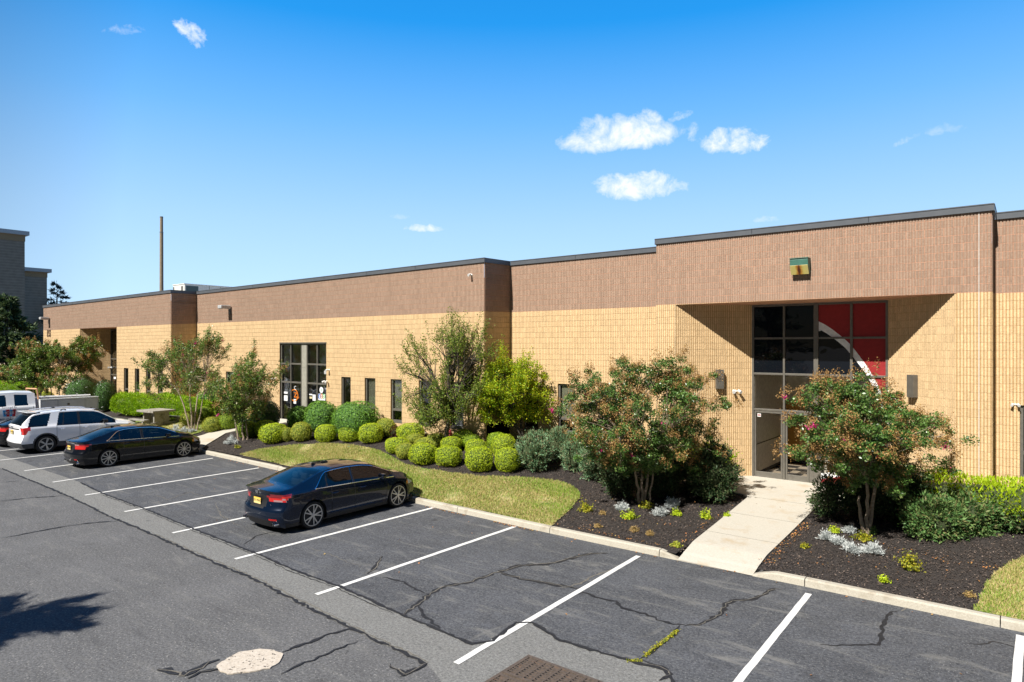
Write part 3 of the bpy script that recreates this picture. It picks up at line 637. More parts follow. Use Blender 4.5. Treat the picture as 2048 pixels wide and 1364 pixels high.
coping((xb1, YC), (xd0, YC), 7.91, 7.90, -.055, 0); coping((xd0, YC+.3), (xd0, YD), 8.045, 8.045, 0, .0); coping((xd0, YD), (xd1, YD), 8.05, 8.02, .045, .045)
coping((xd1, YD), (xd1, YE+.6), 8.012, 8.012, .043, 0); coping((xd1, YE), (14, YE), 7.9, 7.9, -.06, 0)
# splayed recess walls
def splay(p0, p1, zc, u0, holes=()):
    wallmesh('recess_wall', p0, p1, u0, lambda s: -.05, lambda s: zc-.002, M_CREAM, holes, lambda s: zc)
splay((rx0, YD), (gx0, YG), 5.905, 100.0); splay((gx1, YG), (rx1, YD), 5.905, 110.1)
ag0, ag1, YAG = wx(222, 18.8), wx(222, 18.8)+2.4, 18.8
splay((ex0, YA), (ag0, YAG), 5.8, 120.); splay((ag1, YAG), (ex1, YA), 5.8, 130.)
g = MB(); g.poly([(rx0, YD+.002, 5.90), (rx1, YD+.002, 5.90), (gx1, YG+.1, 5.90), (gx0, YG+.1, 5.90)]); g.build('soffit', M_BROWN, BLD); g = MB(); g.poly([(ex0, YA+.002, 5.79), (ex1, YA+.002, 5.79), (ag1, YAG+.1, 5.79), (ag0, YAG+.1, 5.79)])
g.build('soffit', M_BROWN, BLD)
# alcove in the return wall, roof, rear and inner shell
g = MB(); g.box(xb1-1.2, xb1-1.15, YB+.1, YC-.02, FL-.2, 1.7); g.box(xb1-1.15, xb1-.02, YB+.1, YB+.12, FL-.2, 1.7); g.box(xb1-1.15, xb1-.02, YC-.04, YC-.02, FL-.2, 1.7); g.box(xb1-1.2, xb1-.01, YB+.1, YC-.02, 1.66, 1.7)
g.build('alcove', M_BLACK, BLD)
g = MB(); g.box(xa0+.1, xa1, YA+.3, 60, 7.0, 7.2); g.box(xa1, xb1, YB+.3, 60, 7.0, 7.19); g.box(xb1, 14, YC+.3, 60, 7.0, 7.18); g.box(xd0+.1, xd1-.1, YD+.3, YC+.4, 7.0, 7.17)
g.build('roof', simple_noise('grey roof membrane', (.30, .30, .29), (.38, .38, .37), 2.), BLD)
g = MB(); g.box(xa0-.02, xa0+.2, YA+.02, 60, -.05, 7.6); g.box(xa0, 14, 60, 60.2, -.05, 7.6); g.box(13.8, 14, YE+.1, 60, -.05, 7.6)
g.build('side_wall', M_CREAM, BLD)
M_INT = mat('beige interior wall', (.78, .72, .62), .9); M_INTD = mat('dim interior', (.10, .10, .10), .9)
g = MB()
for a, b, y, yb in ((xa0+.3, ex0-.1, YA, 20.5), (ex1+.1, xa1-.2, YA, 20.5), (xa1+.2, -29.6, YB, 23), (-25.4, xb1-1.3, YB, 23), (xb1+.1, xd0-.2, YC, 24)):
    g.box(a, b, yb, yb+.1, FL, 3.5, 0); g.box(a, b, y+.15, yb, 3.4, 3.5, 0); g.box(a, b, y+.15, yb, FL-.05, FL, 1); g.box(a, a+.05, y+.15, yb, FL, 3.4, 0); g.box(b-.05, b, y+.15, yb, FL, 3.4, 0)
    g.build('interior', [M_INT, M_INTD], BLD); g = MB()
g.box(-29.6, -25.4, 24, 24.1, FL, 5, 1); g.box(-29.6, -29.5, YB+.2, 24, FL, 5, 0); g.box(-25.5, -25.4, YB+.2, 24, FL, 5, 0); g.box(-29.6, -25.4, YB+.2, 24, FL-.05, FL, 1); g.box(-29.6, -25.4, YB+.2, 24, 4.8, 4.9, 1)
g.build('interior', [M_INT, M_INTD], BLD); g = MB(); g.box(xd1+.2, 9, 24, 24.1, FL, 3.5, 0); g.box(xd1+.2, 9, YE+.15, 24, 3.4, 3.5, 0); g.box(xd1+.2, 9, YE+.15, 24, FL-.05, FL, 1)
g.build('interior', [M_INT, M_INTD], BLD); g = MB(); g.box(ag0-.2, ag1+.2, 22, 22.1, FL, 5.9, 1); g.box(ag0-.2, ag0-.1, YAG+.1, 22, FL, 5.9, 1)
g.build('interior', [M_INT, M_INTD], BLD)
# lobby
M_OCHRE = mat('ochre wood panelling', (.62, .32, .06), .5)
def fn_chk(t, p):
    pos = worldpos(t); s = t.add('ShaderNodeSeparateXYZ', {0: pos})
    a = t.m('FLOOR', t.m('DIVIDE', t.m('ADD', s.outputs[0], 20.), .46)); b = t.m('FLOOR', t.m('DIVIDE', s.outputs[1], .46)); c = t.m('FLOORED_MODULO', t.m('ADD', a, b), 2.)
    t.set(p, 'Base Color', t.mix(c, (.055, .048, .045, 1), (.60, .50, .38, 1))); p.inputs['Roughness'].default_value = .9
M_CHK = mat('chequered carpet', fn=fn_chk)
lx0, lx1, ly = -6.86, -2.9, 24.5
g = MB(); g.box(lx0-.1, lx0, YG+.05, ly, FL, 5.9, 0); g.box(lx0-.1, lx1+.1, ly, ly+.1, 2.72, 5.9, 0); g.box(lx0-.1, lx1+.1, ly, ly+.1, FL, 2.66, 1); g.box(lx1, lx1+.1, YG+.05, ly, FL, 5.9, 0)
g.box(lx0-.1, lx1+.1, ly-.01, ly+.1, 2.66, 2.72, 2); g.box(lx0, lx0+.012, YG+.1, ly, FL, FL+.12, 2); g.box(lx0, lx1, ly-.012, ly, FL, FL+.12, 2); g.box(lx0, lx0+.01, YG+.1, ly, 1.45, 1.475, 2)
g.box(lx0-.1, lx1+.1, YG+.05, ly, FL-.04, FL+.003, 3); g.box(lx0-.1, lx1+.1, YG+.05, ly, 5.86, 5.9, 0)
g.build('lobby', [M_INT, M_OCHRE, M_BLACK, M_CHK, M_INTD], BLD)
# ---- glazing
def rect_frame(g, x0, x1, z0, z1, y0, y1, w=.05, m=0):
    g.box(x0, x0+w, y0, y1, z0, z1, m); g.box(x1-w, x1, y0, y1, z0, z1, m); g.box(x0+w, x1-w, y0+.001, y1-.001, z0, z0+w, m); g.box(x0+w, x1-w, y0+.001, y1-.001, z1-w, z1, m)
def pane(par, x0, x1, z0, z1, y, m=None, name='pane', th=.008):
    g = MB(); g.box(x0, x1, y, y+th, z0, z1); return g.build(name, m or M_GLASS, par, world=True, fixn=False)
def window(x0, x1, Y, kind, z0=WZ0, z1=WZ1, zm=WZM):
    g = MB(); rect_frame(g, x0, x1, z0, z1, Y+.05, Y+.16, .065); g.box(x0+.065, x1-.065, Y+.052, Y+.155, zm-.045, zm+.045)
    g.box(x0-.01, x1+.01, Y-.02, Y+.05, z0-.05, z0)
    w_ = thing_part('window', ((x0+x1)/2, Y, z0))
    g.build('frame', M_FRAME, w_, world='g', bevel=.004)
    for a, b in ((z0+.06, zm-.04), (zm+.04, z1-.06)):
        pane(w_, x0+.06, x1-.06, a, b, Y+.10)
    if kind == 1:
        g = MB(); g.box(x0+.09, x1-.06, Y+.135, Y+.14, zm+.03, z1-.07); g.build('blind', M_BLIND, w_)
    g = MB(); g.box(x0-.02, x0, Y+.01, Y+.2, z0, z1); g.box(x1, x1+.02, Y+.01, Y+.2, z0, z1); g.box(x0-.02, x1+.02, Y+.01, Y+.2, z1, z1+.02)
    g.build('reveal', M_CREAMP, w_)
M_CREAMP = mat('plain cream block', (.50, .33, .17), .9)
def thing_part(name, loc):
    """a part whose pieces hang one level deeper; carries no mesh of its own"""
    o = bpy.data.objects.new(name, None); COL.objects.link(o); o.parent = BLD; o.location = Vector(loc)-Vector(BLD.location); o['_w'] = list(loc); return o
_link0 = link
def link(name, me, parent=None, loc=None, world=True):
    o = bpy.data.objects.new(name, me); COL.objects.link(o)
    if parent is not None:
        o.parent = parent
        if world: o.location = -Vector(parent['_w'] if '_w' in parent else parent.location)
    if loc is not None: o.location = loc
    return o
for a, b, k in WIN+WINB: window(a, b, YB, k)
for a, b, k in WINC: window(a, b, YC, k)
for a, b, k in WINA: window(a, b, YA, k, WZ0, WZ1+.03)
window(-.19, 1.9, YE, 0, 1.40, 3.16, 2.0); window(5, 7, YE, 0, 1.40, 3.16, 2.0)
# entrance glazing of the tall bay
ZL = [FL, 2.60, 3.73, 4.84, 5.88]
mx = [(gx0, gx0+.06), (-5.985, -5.925), (-5.10, -4.97), (-4.11, -4.04), (gx1-.06, gx1)]
EG = thing_part('entrance_glazing', ((gx0+gx1)/2, YG, FL)); g = MB()
for a, b in mx: g.box(a, b, YG-.03, YG+.09, FL, ZL[-1])
for i, (a, b) in enumerate(zip(mx[:-1], mx[1:])):
    for z in ZL[1:-1]: g.box(a[1], b[0], YG-.026, YG+.086, z-.03, z+.03)
    g.box(a[1], b[0], YG-.026, YG+.086, ZL[-1]-.05, ZL[-1])
    if i > 1: g.box(a[1], b[0], YG-.026, YG+.086, FL, FL+.08)
g.box(-5.22, -5.10, YG-.028, YG+.088, FL, ZL[1]-.03); g.box(-4.97, -4.9, YG-.028, YG+.088, FL, ZL[1]-.03)
g.build('frame', M_FRAME, EG, bevel=.004)
for i, (a, b) in enumerate(zip(mx[:-1], mx[1:])):
    for j in range(4):
        if j == 0 and i < 2: continue
        pane(EG, a[1]-.005, b[0]+.005, ZL[j]+(.02 if j else .07), ZL[j+1]-.02, YG+.03, M_GLASSU if j >= 2 else M_DOORG)
        if j >= 2:
            g = MB(); g.box(a[1], b[0], YG+.10, YG+.12, ZL[j]+.02, ZL[j+1]-.02); g.build('backing_panel', M_DARK, EG)
# red and white film: everything outside the ring is red
arc = [(-4.97, .74), (-4.78, .63), (-4.6, .50), (-4.32, .26), (-4.11, .05), (-3.95, -.17), (-3.8, -.39), (-3.65, -.62), (-3.52, -.87), (-3.41, -1.1), (-3.32, -1.33), (-3.24, -1.6), (-3.20, -1.85), (-3.19, -2.1), (-3.22, -2.4), (-3.29, -2.7), (-3.38, -2.95), (-3.50, -3.15), (-3.66, -3.32), (-3.83, -3.48), (-4.0, -3.62), (-4.17, -3.73), (-4.35, -3.82), (-4.53, -3.88), (-4.72, -3.94), (-4.92, -3.98), (-4.97, -3.985)]
arc = [(x, z+H) for x, z in arc]; inn = []
for i, (x, z) in enumerate(arc):
    a = arc[max(0, i-1)]; b = arc[min(len(arc)-1, i+1)]; dx, dz = b[0]-a[0], b[1]-a[1]; L = math.hypot(dx, dz); th = .205-.10*min(1, i/11.) + (.02*max(0, i-16)*.4); inn.append((x+dz/L*th, z-dx/L*th))
inn = [(max(x, -4.97), z) for x, z in inn]; inn[-1] = (-4.97, arc[-1][1]+.17); inn[0] = (-4.97, arc[0][1]-.30)
yf = YG+.024
g = MB()
for i in range(len(arc)-1): g.quad((arc[i][0], yf, arc[i][1]), (arc[i+1][0], yf, arc[i+1][1]), (inn[i+1][0], yf, inn[i+1][1]), (inn[i][0], yf, inn[i][1]))
g.build('white_film', M_WHITEFILM, EG, fixn=False)
g = MB(); XR = gx1-.05
for i in range(len(arc)-1):
    x0, z0 = arc[i]; x1, z1 = arc[i+1]; g.quad((x0, yf, z0), (XR, yf, z0), (XR, yf, z1), (x1, yf, z1))
g.quad((-4.97, yf, arc[0][1]), (XR, yf, arc[0][1]), (XR, yf, 5.84), (-4.97, yf, 5.84)); g.quad((-4.97, yf, arc[-1][1]), (-4.97, yf, FL+.08), (XR, yf, FL+.08), (XR, yf, arc[-1][1]))
g.build('red_film', M_REDFILM, EG, fixn=False)
for i, (a, b) in enumerate(((mx[0][1], mx[1][0]), (mx[1][1], -5.22))):
    D = thing_part('door', ((a+b)/2, YG, FL)); a += .012; b -= .012
    g = MB(); rect_frame(g, a, b, FL+.012, 2.555, YG-.01, YG+.05, .055); g.box(a+.055, b-.055, YG-.008, YG+.048, FL+.067, FL+.20)
    g.build('frame', M_FRAME, D, bevel=.004); pane(D, a+.05, b-.05, FL+.19, 2.51, YG+.02, M_DOORG)
    g = MB(); hx = b-.085 if i == 0 else a+.03; g.box(hx, hx+.055, YG-.06, YG-.035, 1.32, 1.60, 0); g.box(hx+.012, hx+.043, YG-.04, YG-.008, 1.34, 1.37, 0); g.box(hx+.012, hx+.043, YG-.04, YG-.008, 1.55, 1.58, 0); g.box(hx+.012, hx+.045, YG-.066, YG-.06, 1.34, 1.58, 1)
    g.build('handle', [M_STEEL, M_BLACK], D, bevel=.004)
    if i == 0:
        g = MB(); g.box(a+.09, a+.20, YG+.005, YG+.009, 2.37, 2.47, 0); g.box(a+.10, a+.19, YG+.003, YG+.005, 2.405, 2.44, 1); g.build('sticker', [M_WHITE, M_REDFILM], D)
# entrance in the middle wing
EB = thing_part('entrance_glazing', (-27.5, YB, FL)); g = MB(); y0, y1 = YB+.05, YB+.17; ZB = [FL, 2.82, 3.73, 4.72]
bx = [(-29.39, -29.31), (-28.56, -28.50), (-27.68, -27.60), (-27.23, -27.15), (-26.42, -26.35), (-25.65, -25.58)]
for a, b in bx: g.box(a, b, y0, y1, FL, 4.72)
for i, (a, b) in enumerate(zip(bx[:-1], bx[1:])):
    if i == 2: continue
    for z in ZB[1:-1]: g.box(a[1], b[0], y0+.003, y1-.003, z-.04, z+.04)
    g.box(a[1], b[0], y0+.003, y1-.003, 4.65, 4.72); g.box(a[1], b[0], y0+.003, y1-.003, FL, FL+.1)
g.box(-29.41, -25.56, YB-.025, YB+.05, 4.72, 4.78)
g.build('frame', M_FRAME, EB, bevel=.004)
g = MB(); g.box(-27.60, -27.23, y0+.004, y1, FL, 3.55); g.box(-27.60, -27.23, y0+.004, y1, 3.56, 4.72); g.build('pier_panel', M_FRAMEL, EB)
for i, (a, b) in enumerate(zip(bx[:-1], bx[1:])):
    if i == 2: continue
    for j in range(3): pane(EB, a[1]-.003, b[0]+.003, ZB[j]+.04, ZB[j+1]-.03, YB+.11, M_GLASS)
M_PAPER = mat('white paper', (.75, .76, .78), .8); M_ORANGE = mat('orange vinyl', (.80, .22, .02), .5); M_BLUE = mat('blue vinyl', (.02, .14, .55), .5); M_GREENV = mat('green vinyl', (.10, .45, .12), .5); M_CREAMV = mat('cream vinyl', (.65, .58, .35), .5)
def film(x0, x1, z0, z1, m, y=YB+.104): g = MB(); g.box(x0, x1, y, y+.004, z0, z1); return g.build('notice', m, EB)
def onB(px, py): p = wp(px, py, YB+.1); return p[0], p[2]
def filmpx(x0, y0, x1, y1, m, y=YB+.104):
    a = onB(x0, y1); b = onB(x1, y0); film(a[0], b[0], a[1], b[1], m, y)
filmpx(568, 791, 575, 801, M_PAPER); filmpx(568, 783.5, 575, 787, M_PAPER); filmpx(587, 798.5, 592, 807, M_PAPER); filmpx(625, 789.5, 631, 801, M_PAPER); filmpx(618.5, 788, 624.5, 790, M_PAPER); filmpx(619, 793.5, 624, 797, M_CREAMV); filmpx(636, 788.2, 650.3, 800, M_PAPER); filmpx(648, 741.5, 652.5, 748, M_LGREY)
def tB(txt, px, py, size, m, sx=1., y=YB+.098): 
    q = onB(px, py); return textmesh('lettering', txt, size, m, EB, (q[0]-(-27.5), y-YB, q[1]-FL), ext=.002, sx=sx)
tB('C', 590.3, 776, .26, M_PAPER); 
def ring(px, py, r, m, w_=.22, y=YB+.1, n=20, sx=1.):
    q = onB(px, py); g = MB()
    for i in range(n):
        a0, a1 = 2*math.pi*i/n, 2*math.pi*(i+1)/n
        g.quad(*[(q[0]+math.cos(a)*R*sx, y, q[1]+math.sin(a)*R) for a, R in ((a0, r), (a1, r), (a1, r*(1-w_)), (a0, r*(1-w_)))])
    g.build('logo_ring', m, EB, fixn=False)
ring(642.7, 780, .145, M_PAPER, 1.); tB('B', 642.7, 780, .15, M_GREENV)
ring(588.5, 790.5, .30, M_ORANGE, .13, sx=1.1); tB('Z', 591, 790.5, .34, M_ORANGE, 1.3); tB('ihn', 595, 795, .17, M_ORANGE, 1.3)
for px, m_, ch in ((639.3, M_BLUE, 'D'), (643.2, M_ORANGE, 'D'), (647.2, M_GREENV, 'N')):
    ring(px, 792.5, .115, m_, .35, YB+.1); tB(ch, px, 792.5, .09, m_)
# glazing of the far recess
EA = thing_part('entrance_glazing', ((ag0+ag1)/2, YAG, FL)); g = MB()
for x in (ag0, (ag0+ag1)/2-.03, ag1-.06): g.box(x, x+.06, YAG-.03, YAG+.09, FL, 5.78)
for z in (2.6, 3.7, 4.8, 5.72): g.box(ag0+.06, ag1-.06, YAG-.02, YAG+.08, z-.03, z+.03)
g.build('frame', M_FRAME, EA)
for j, (a, b) in enumerate(((FL, 2.57), (2.63, 3.67), (3.73, 4.77), (4.83, 5.7))): pane(EA, ag0+.05, ag1-.05, a, b, YAG+.02, M_GLASS)
g = MB(); g.box(ag0+.5, ag0+.85, YAG-.01, YAG-.004, 2.30, 2.45); g.build('notice', M_PAPER, EA)
# pale expansion joint on the tall bay
p = wp(1958, 700, YD); g = MB(); g.box(p[0]-.009, p[0]+.009, YD-.019, YD-.008, .3, 7.86); g.build('expansion_joint', mat('pale sealant', (.50, .46, .42), .7), BLD)
g = MB(); p = wp(1313.5, 700, YD)
# address figures
pa = wp(98.5, 667.5, YA)
for k, c in enumerate('155'):
    q = wp(96+k*2.75, 667.5, YA); textmesh('numeral', c, .72 if k else .8, mat('dark bronze', (.06, .035, .03), .5), BLD, (q[0], YA-.04, q[2]), ext=.02, world=True, sx=.55)

# ---------------------------------------------------------------- fixtures on the walls
def lamp_arm(px, py, Y, label):
    p = wp(px, py, Y); t = thing('wall_lamp', (p[0], Y, p[2]), label, 'wall lamp', 'grey arm lamps high on the brown wall band')
    g = MB(); g.box(-.10, .10, -.06, 0, -.36, .02); g.build('bracket', M_GREY, t, world=False, bevel=.01)
    g = MB(); g.box(-.19, .19, -.62, -.06, -.05, .13); g.build('housing', M_LGREY, t, world=False, bevel=.03)
    g = MB(); g.box(-.15, .15, -.58, -.12, -.07, -.05); g.build('lens', M_CLEARL, t, world=False)
lamp_arm(99, 638, YA, 'grey arm lamp at the far left corner above the building number'); lamp_arm(460.5, 616, YB, 'grey arm lamp on the middle wing above the crape myrtles')
p = wp(1603, 538, YD); t = thing('flood_lamp', (p[0], YD, p[2]), 'weathered green and rusty yellow box lamp above the main entrance', 'wall lamp')
g = MB(); g.prismx([(0, .27), (0, -.14), (-.15, -.14), (-.235, .0), (-.27, .08), (-.29, .24), (-.27, .27)], -.24, .24); 
g.build('housing', mat('faded green enamel', (.055, .16, .125), .5), t, world=False, bevel=.012)
g = MB(); g.prismx([(-.291, .08), (-.293, .075), (-.165, -.165), (-.15, -.165), (-.15, -.14), (-.235, .0)], -.235, .235)
def fn_len(t_, p_):
    pos = t_.add('ShaderNodeTexCoord').outputs['Object']; n = t_.noise(pos, 9., 4., .6, .5); s = t_.add('ShaderNodeSeparateXYZ', {0: pos}); c = t_.m('ADD', t_.m('ABSOLUTE', s.outputs[0]), t_.m('MULTIPLY', n, .12))
    col = t_.ramp(c, [(.075, (.10, .03, .015)), (.10, (.45, .20, .03)), (.17, (.62, .52, .16)), (.3, (.60, .52, .20))]); t_.set(p_, 'Base Color', col); p_.inputs['Roughness'].default_value = .35
g.build('lens', mat('rust stained yellow lens', fn=fn_len), t, world=False)
g = MB(); g.box(-.245, .245, -.31, .0, .27, .285); g.build('cap', mat('faded green enamel'), t, world=False)
def sconce(px, py, p0, p1, label, hh=.30):
    p0 = np.array(p0, float); p1 = np.array(p1, float); d = (p1-p0)/np.linalg.norm(p1-p0); n = np.array([d[1], -d[0]]); dr = ray(px, py)
    # intersect view line with the splayed wall
    tt = (np.dot(p0, n))/(dr[0]*n[0]+dr[1]*n[1]); P = (dr[0]*tt, dr[1]*tt, CH+dr[2]*tt); a = math.atan2(d[1], d[0])
    t = thing('wall_sconce', P, label, 'wall light', 'taupe box lights on the recess walls', a)
    g = MB(); g.box(-.115, .115, -.17, -.03, -hh, hh); g.build('housing', M_FRAME, t, world=False, bevel=.006)
    g = MB(); g.box(-.06, .06, -.03, -.005, -.1, .1); g.build('back_plate', M_GREY, t, world=False)
sconce(1437, 758, (rx0, YD), (gx0, YG), 'tall taupe box light on the wall left of the main entrance')
sconce(1831, 772, (gx1, YG), (rx1, YD), 'tall taupe box light on the wall right of the main entrance'); sconce(185, 717, (ex0, YA), (ag0, YAG), 'small grey box light in the far left recess', .27)
def camera_pair(px, py, p0, p1, label, one=False, cat='camera', scl=.78):
    p0 = np.array(p0, float); p1 = np.array(p1, float); d = (p1-p0)/np.linalg.norm(p1-p0); n = np.array([d[1], -d[0]]); dr = ray(px, py)
    tt = (np.dot(p0, n))/(dr[0]*n[0]+dr[1]*n[1]); P = (dr[0]*tt, dr[1]*tt, CH+dr[2]*tt)
    t = thing('flood_light' if not one else 'security_camera', P, label, 'security light' if not one else 'camera', 'white security lights and cameras on the walls', math.atan2(d[1], d[0])); t.scale = (scl, scl, scl)
    g = MB(); g.lathe([(.055, -.0), (.055, -.045), (.03, -.07)], ax='y', n=14); g.build('base', M_WHITE, t, world=False)
    for s in ((-1, 1) if not one else (0,)):
        g = MB(); g.tube([(0, -.05, 0), (s*.06, -.1, .0), (s*.09, -.13, .0)], .014, 6); g.build('arm', M_WHITE, t, world=False)
        g = MB(); c = (s*.11, -.15, .01); q = [(c[0]-s*.01, c[1]+.04, c[2]+.02), (c[0]+s*.035, c[1]-.12, c[2]-.045)]
        g.tube(q, [.045, .065], 12); g.build('lamp_head', M_WHITE, t, world=False, smooth=True)
camera_pair(1470, 782, (rx0, YD), (gx0, YG), 'white twin security light on the wall left of the glass doors')
camera_pair(1802, 800, (gx1, YG), (rx1, YD), 'white twin security light behind the tree right of the doors')
camera_pair(655, 763, (-38, YB), (-16, YB), 'white twin security light right of the middle entrance')
camera_pair(659, 740, (-38, YB), (-16, YB), 'small white camera higher up right of the middle entrance', True)
camera_pair(552, 757, (-38, YB), (-16, YB), 'white security light left of the middle entrance, beside the tree')
camera_pair(220, 735, (ex0, YA), (ag0, YAG), 'white security light in the far left recess'); camera_pair(2031, 809, (xd1, YE), (14, YE), 'white twin security light beside the window at the right edge', scl=.5)
camera_pair(944, 550, (-38, YB), (-16, YB), 'tiny white camera near the roof edge of the middle wing', True); camera_pair(854, 866, (-38, YB), (-16, YB), 'small white pipe outlet low on the wall above the boxwoods', True)
# inside the lobby
P = gp(1652, 953, FL+.004); t = thing('sandwich_board', (-4.85, 21.55, FL+.004), 'pale folding board standing inside behind the glass', 'sign')
for s in (-1, 1):
    g = MB(); i = 0; g.prismx([(0, 0), (.03, 0), (.03-s*0, .9), (0, .9)], -.28, .28); o = g.build('leaf', M_INT, t, world=False); o.location = (0, s*.22, 0); o.rotation_euler = (s*.24, 0, 0)
# small things at the foot of the wall
p = bp(554, 850); t = thing('yard_sign', (p[0], p[1], p[2]-.02), 'small red eight sided sign on a stake beside the middle entrance', 'sign')
g = MB(); g.tube([(0, 0, 0), (0, 0, .42)], .012, 6); g.build('stake', M_GREY, t, world=False)
g = MB(); g.prismx([(.15*math.cos(a)*1., .15*math.sin(a)) for a in [math.pi/8+k*math.pi/4 for k in range(8)]], -.006, .006); o = g.build('board', mat('orange red board', (.62, .12, .05), .5), t, world=False); o.rotation_euler = (0, 0, math.pi/2-.5); o.location = (0, 0, .50)
g = MB(); g.box(.007, .009, -.09, .09, -.02, .025); o = g.build('white_band', M_PAPER, t, world=False); o.rotation_euler = (0, 0, math.pi/2-.5); o.location = (0, 0, .50)
p = bp(697, 893); g = MB(); g.box(-.05, .05, -.03, .03, 0, .03); o = g.build('litter', mat('cyan plastic', (.05, .38, .6), .4), loc=(p[0], p[1], p[2]+.005), bevel=.012, seg=3); tag(o, 'crumpled bright blue wrapper on the mulch at the lawn edge', 'litter')
p = wp(901, 866, YB); g = MB(); g.lathe([(.0, -.0), (.15, -.0), (.17, -.04), (.15, -.08), (.05, -.085)], ax='y', n=20, sx=.55); o = g.build('hose_reel', mat('faded red plastic', (.62, .12, .12), .5), loc=(p[0], YB-.02, p[2]), smooth=True); tag(o, 'small faded red oval reel low on the wall behind the crabapple', 'reel')
# roof things
p = wp(369, 568, 26.0); t = thing('rooftop_unit', (p[0], 26.0, 7.2), 'long white air handling unit on the roof above the left wing', 'air conditioner')
hz = p[2]-7.2; xl = wx(346, 26.0)-p[0]; ln = 4.3
g = MB(); g.box(xl, 0, 0, ln, .2, hz); g.build('casing', mat('white enamel', (.66, .66, .62), .5), t, world=False, bevel=.03)
g = MB(); g.box(xl-.03, .04, -.04, ln+.04, hz, hz+.06); g.build('cap', M_WHITE, t, world=False)
g = MB(); g.box(-.001, .02, .12, 1.15, .3, hz-.12); g.build('louvre', mat('dark green grille', (.05, .085, .085), .5), t, world=False)
g = MB(); 
for a, b in ((xl*.98, xl*.88), (xl*.28, xl*.12)): g.box(a, b, -.02, 0, .3, hz-.15)
g.build('side_vent', M_GREY, t, world=False)
g = MB(); 
for y in (2.1, 3.1): g.box(0, .012, y, y+.03, .2, hz-.02)
g.build('panel_seam', M_GREY, t, world=False); g = MB(); g.box(xl, 0, 0, ln, 0, .2); g.build('base_frame', M_GREY, t, world=False)
# ---------------------------------------------------------------- far structures
Y0 = 150*(math.cos(ANG)+math.sin(ANG)*(323-1024)/FPX); pc = wp(323, 434, Y0)
t = thing('smokestack', (pc[0], pc[1], 0), 'tall thin brick smokestack rising behind the left wing', 'chimney'); r_ = .37
g = MB(); zs = wp(323, 465, Y0)[2]; g.lathe([(r_*1.18, 0), (r_*1.12, zs*.5), (r_*1.0, zs)], n=20)
M_STK = simple_noise('brown stack brick', (.20, .16, .11), (.30, .24, .17), 3., .9)
g.build('shaft', M_STK, t, world=False, smooth=True); g = MB(); g.lathe([(r_*.92, zs), (r_*.88, pc[2])], n=20); g.build('upper_shaft', M_STK, t, world=False, smooth=True)
g = MB(); g.lathe([(r_*1.06, zs-.15), (r_*1.06, zs+.15)], n=20); g.build('collar', M_GREY, t, world=False); g = MB(); g.lathe([(r_*.95, pc[2]-.2), (r_*.95, pc[2]+.1)], n=20); g.build('rim', M_GREY, t, world=False)
def bandbrick(name):
    def fn(t, p):
        pos = worldpos(t); s = t.add('ShaderNodeSeparateXYZ', {0: pos}); f = t.m('FRACT', t.m('DIVIDE', s.outputs[2], .42)); n = t.noise(pos, 1.5, 4.)
        c = t.mix(t.rng(n, .3, .7), (.17, .155, .125, 1), (.22, .205, .17, 1)); c = t.mix(t.m('MULTIPLY', t.m('LESS_THAN', f, .22), .35), c, (.34, .32, .28, 1)); t.set(p, 'Base Color', c); p.inputs['Roughness'].default_value = .9
    return mat(name, fn=fn)
M_FARB = bandbrick('grey brick courses'); M_FARC = mat('tan brick band', (.26, .20, .12), .9); M_FCOP = mat('pale blue metal coping', (.34, .40, .44), .5)
XF = -120.
def atX(px, py, X): d = ray(px, py); tt = X/d[0]; return (X, d[1]*tt, CH+d[2]*tt)
b0 = atX(-60, 450, XF); b1 = atX(49.5, 463, XF); b2 = atX(94, 536, XF-2)
t = thing('office_building', (XF-8, b1[1]-8, 0), 'tall grey brick building in shade at the far left edge, with a pale roof edge', 'building')
zt = atX(49, 466, XF)[2]
g = MB(); g.box(XF-14, XF, b0[1]-6, b1[1], 0, zt-1.3); g.build('wall', M_FARB, t); g = MB(); g.box(XF-14, XF+.06, b0[1]-6, b1[1]+.05, zt-1.3, zt-.35); g.build('brick_band', M_FARC, t)
g = MB(); g.box(XF-14.3, XF+.4, b0[1]-6.3, b1[1]+.5, zt-.35, zt+.25); g.build('coping', M_FCOP, t)
t = thing('stair_tower', (XF-8, b2[1]-2, 0), 'lower grey brick block right of the tall grey building, beside the spruce top', 'building'); zt2 = atX(94, 540, XF-2)[2]
g = MB(); g.box(XF-14, XF-2, b1[1]+.01, b2[1], 0, zt2-1.2); g.build('wall', M_FARB, t); g = MB(); g.box(XF-14, XF-1.95, b1[1]+.01, b2[1]+.05, zt2-1.2, zt2-.4); g.build('brick_band', M_FARC, t)
g = MB(); g.box(XF-14.3, XF-1.5, b1[1]+.02, b2[1]+.5, zt2-.4, zt2+.15); g.build('coping', M_FCOP, t)
p = atX(82, 655, -75.); t = thing('low_annex', (-75, 24, 0), 'low pale annex wall behind the trees left of the ribbed building', 'building')
g = MB(); g.box(-95, -75.5, 22, 24, 0, 3.2); g.build('wall', mat('pink grey block', (.36, .28, .23), .9), t); g = MB(); g.box(-95.1, -75.4, 21.9, 24.1, 3.2, 3.35); g.build('coping', M_FCOP, t)
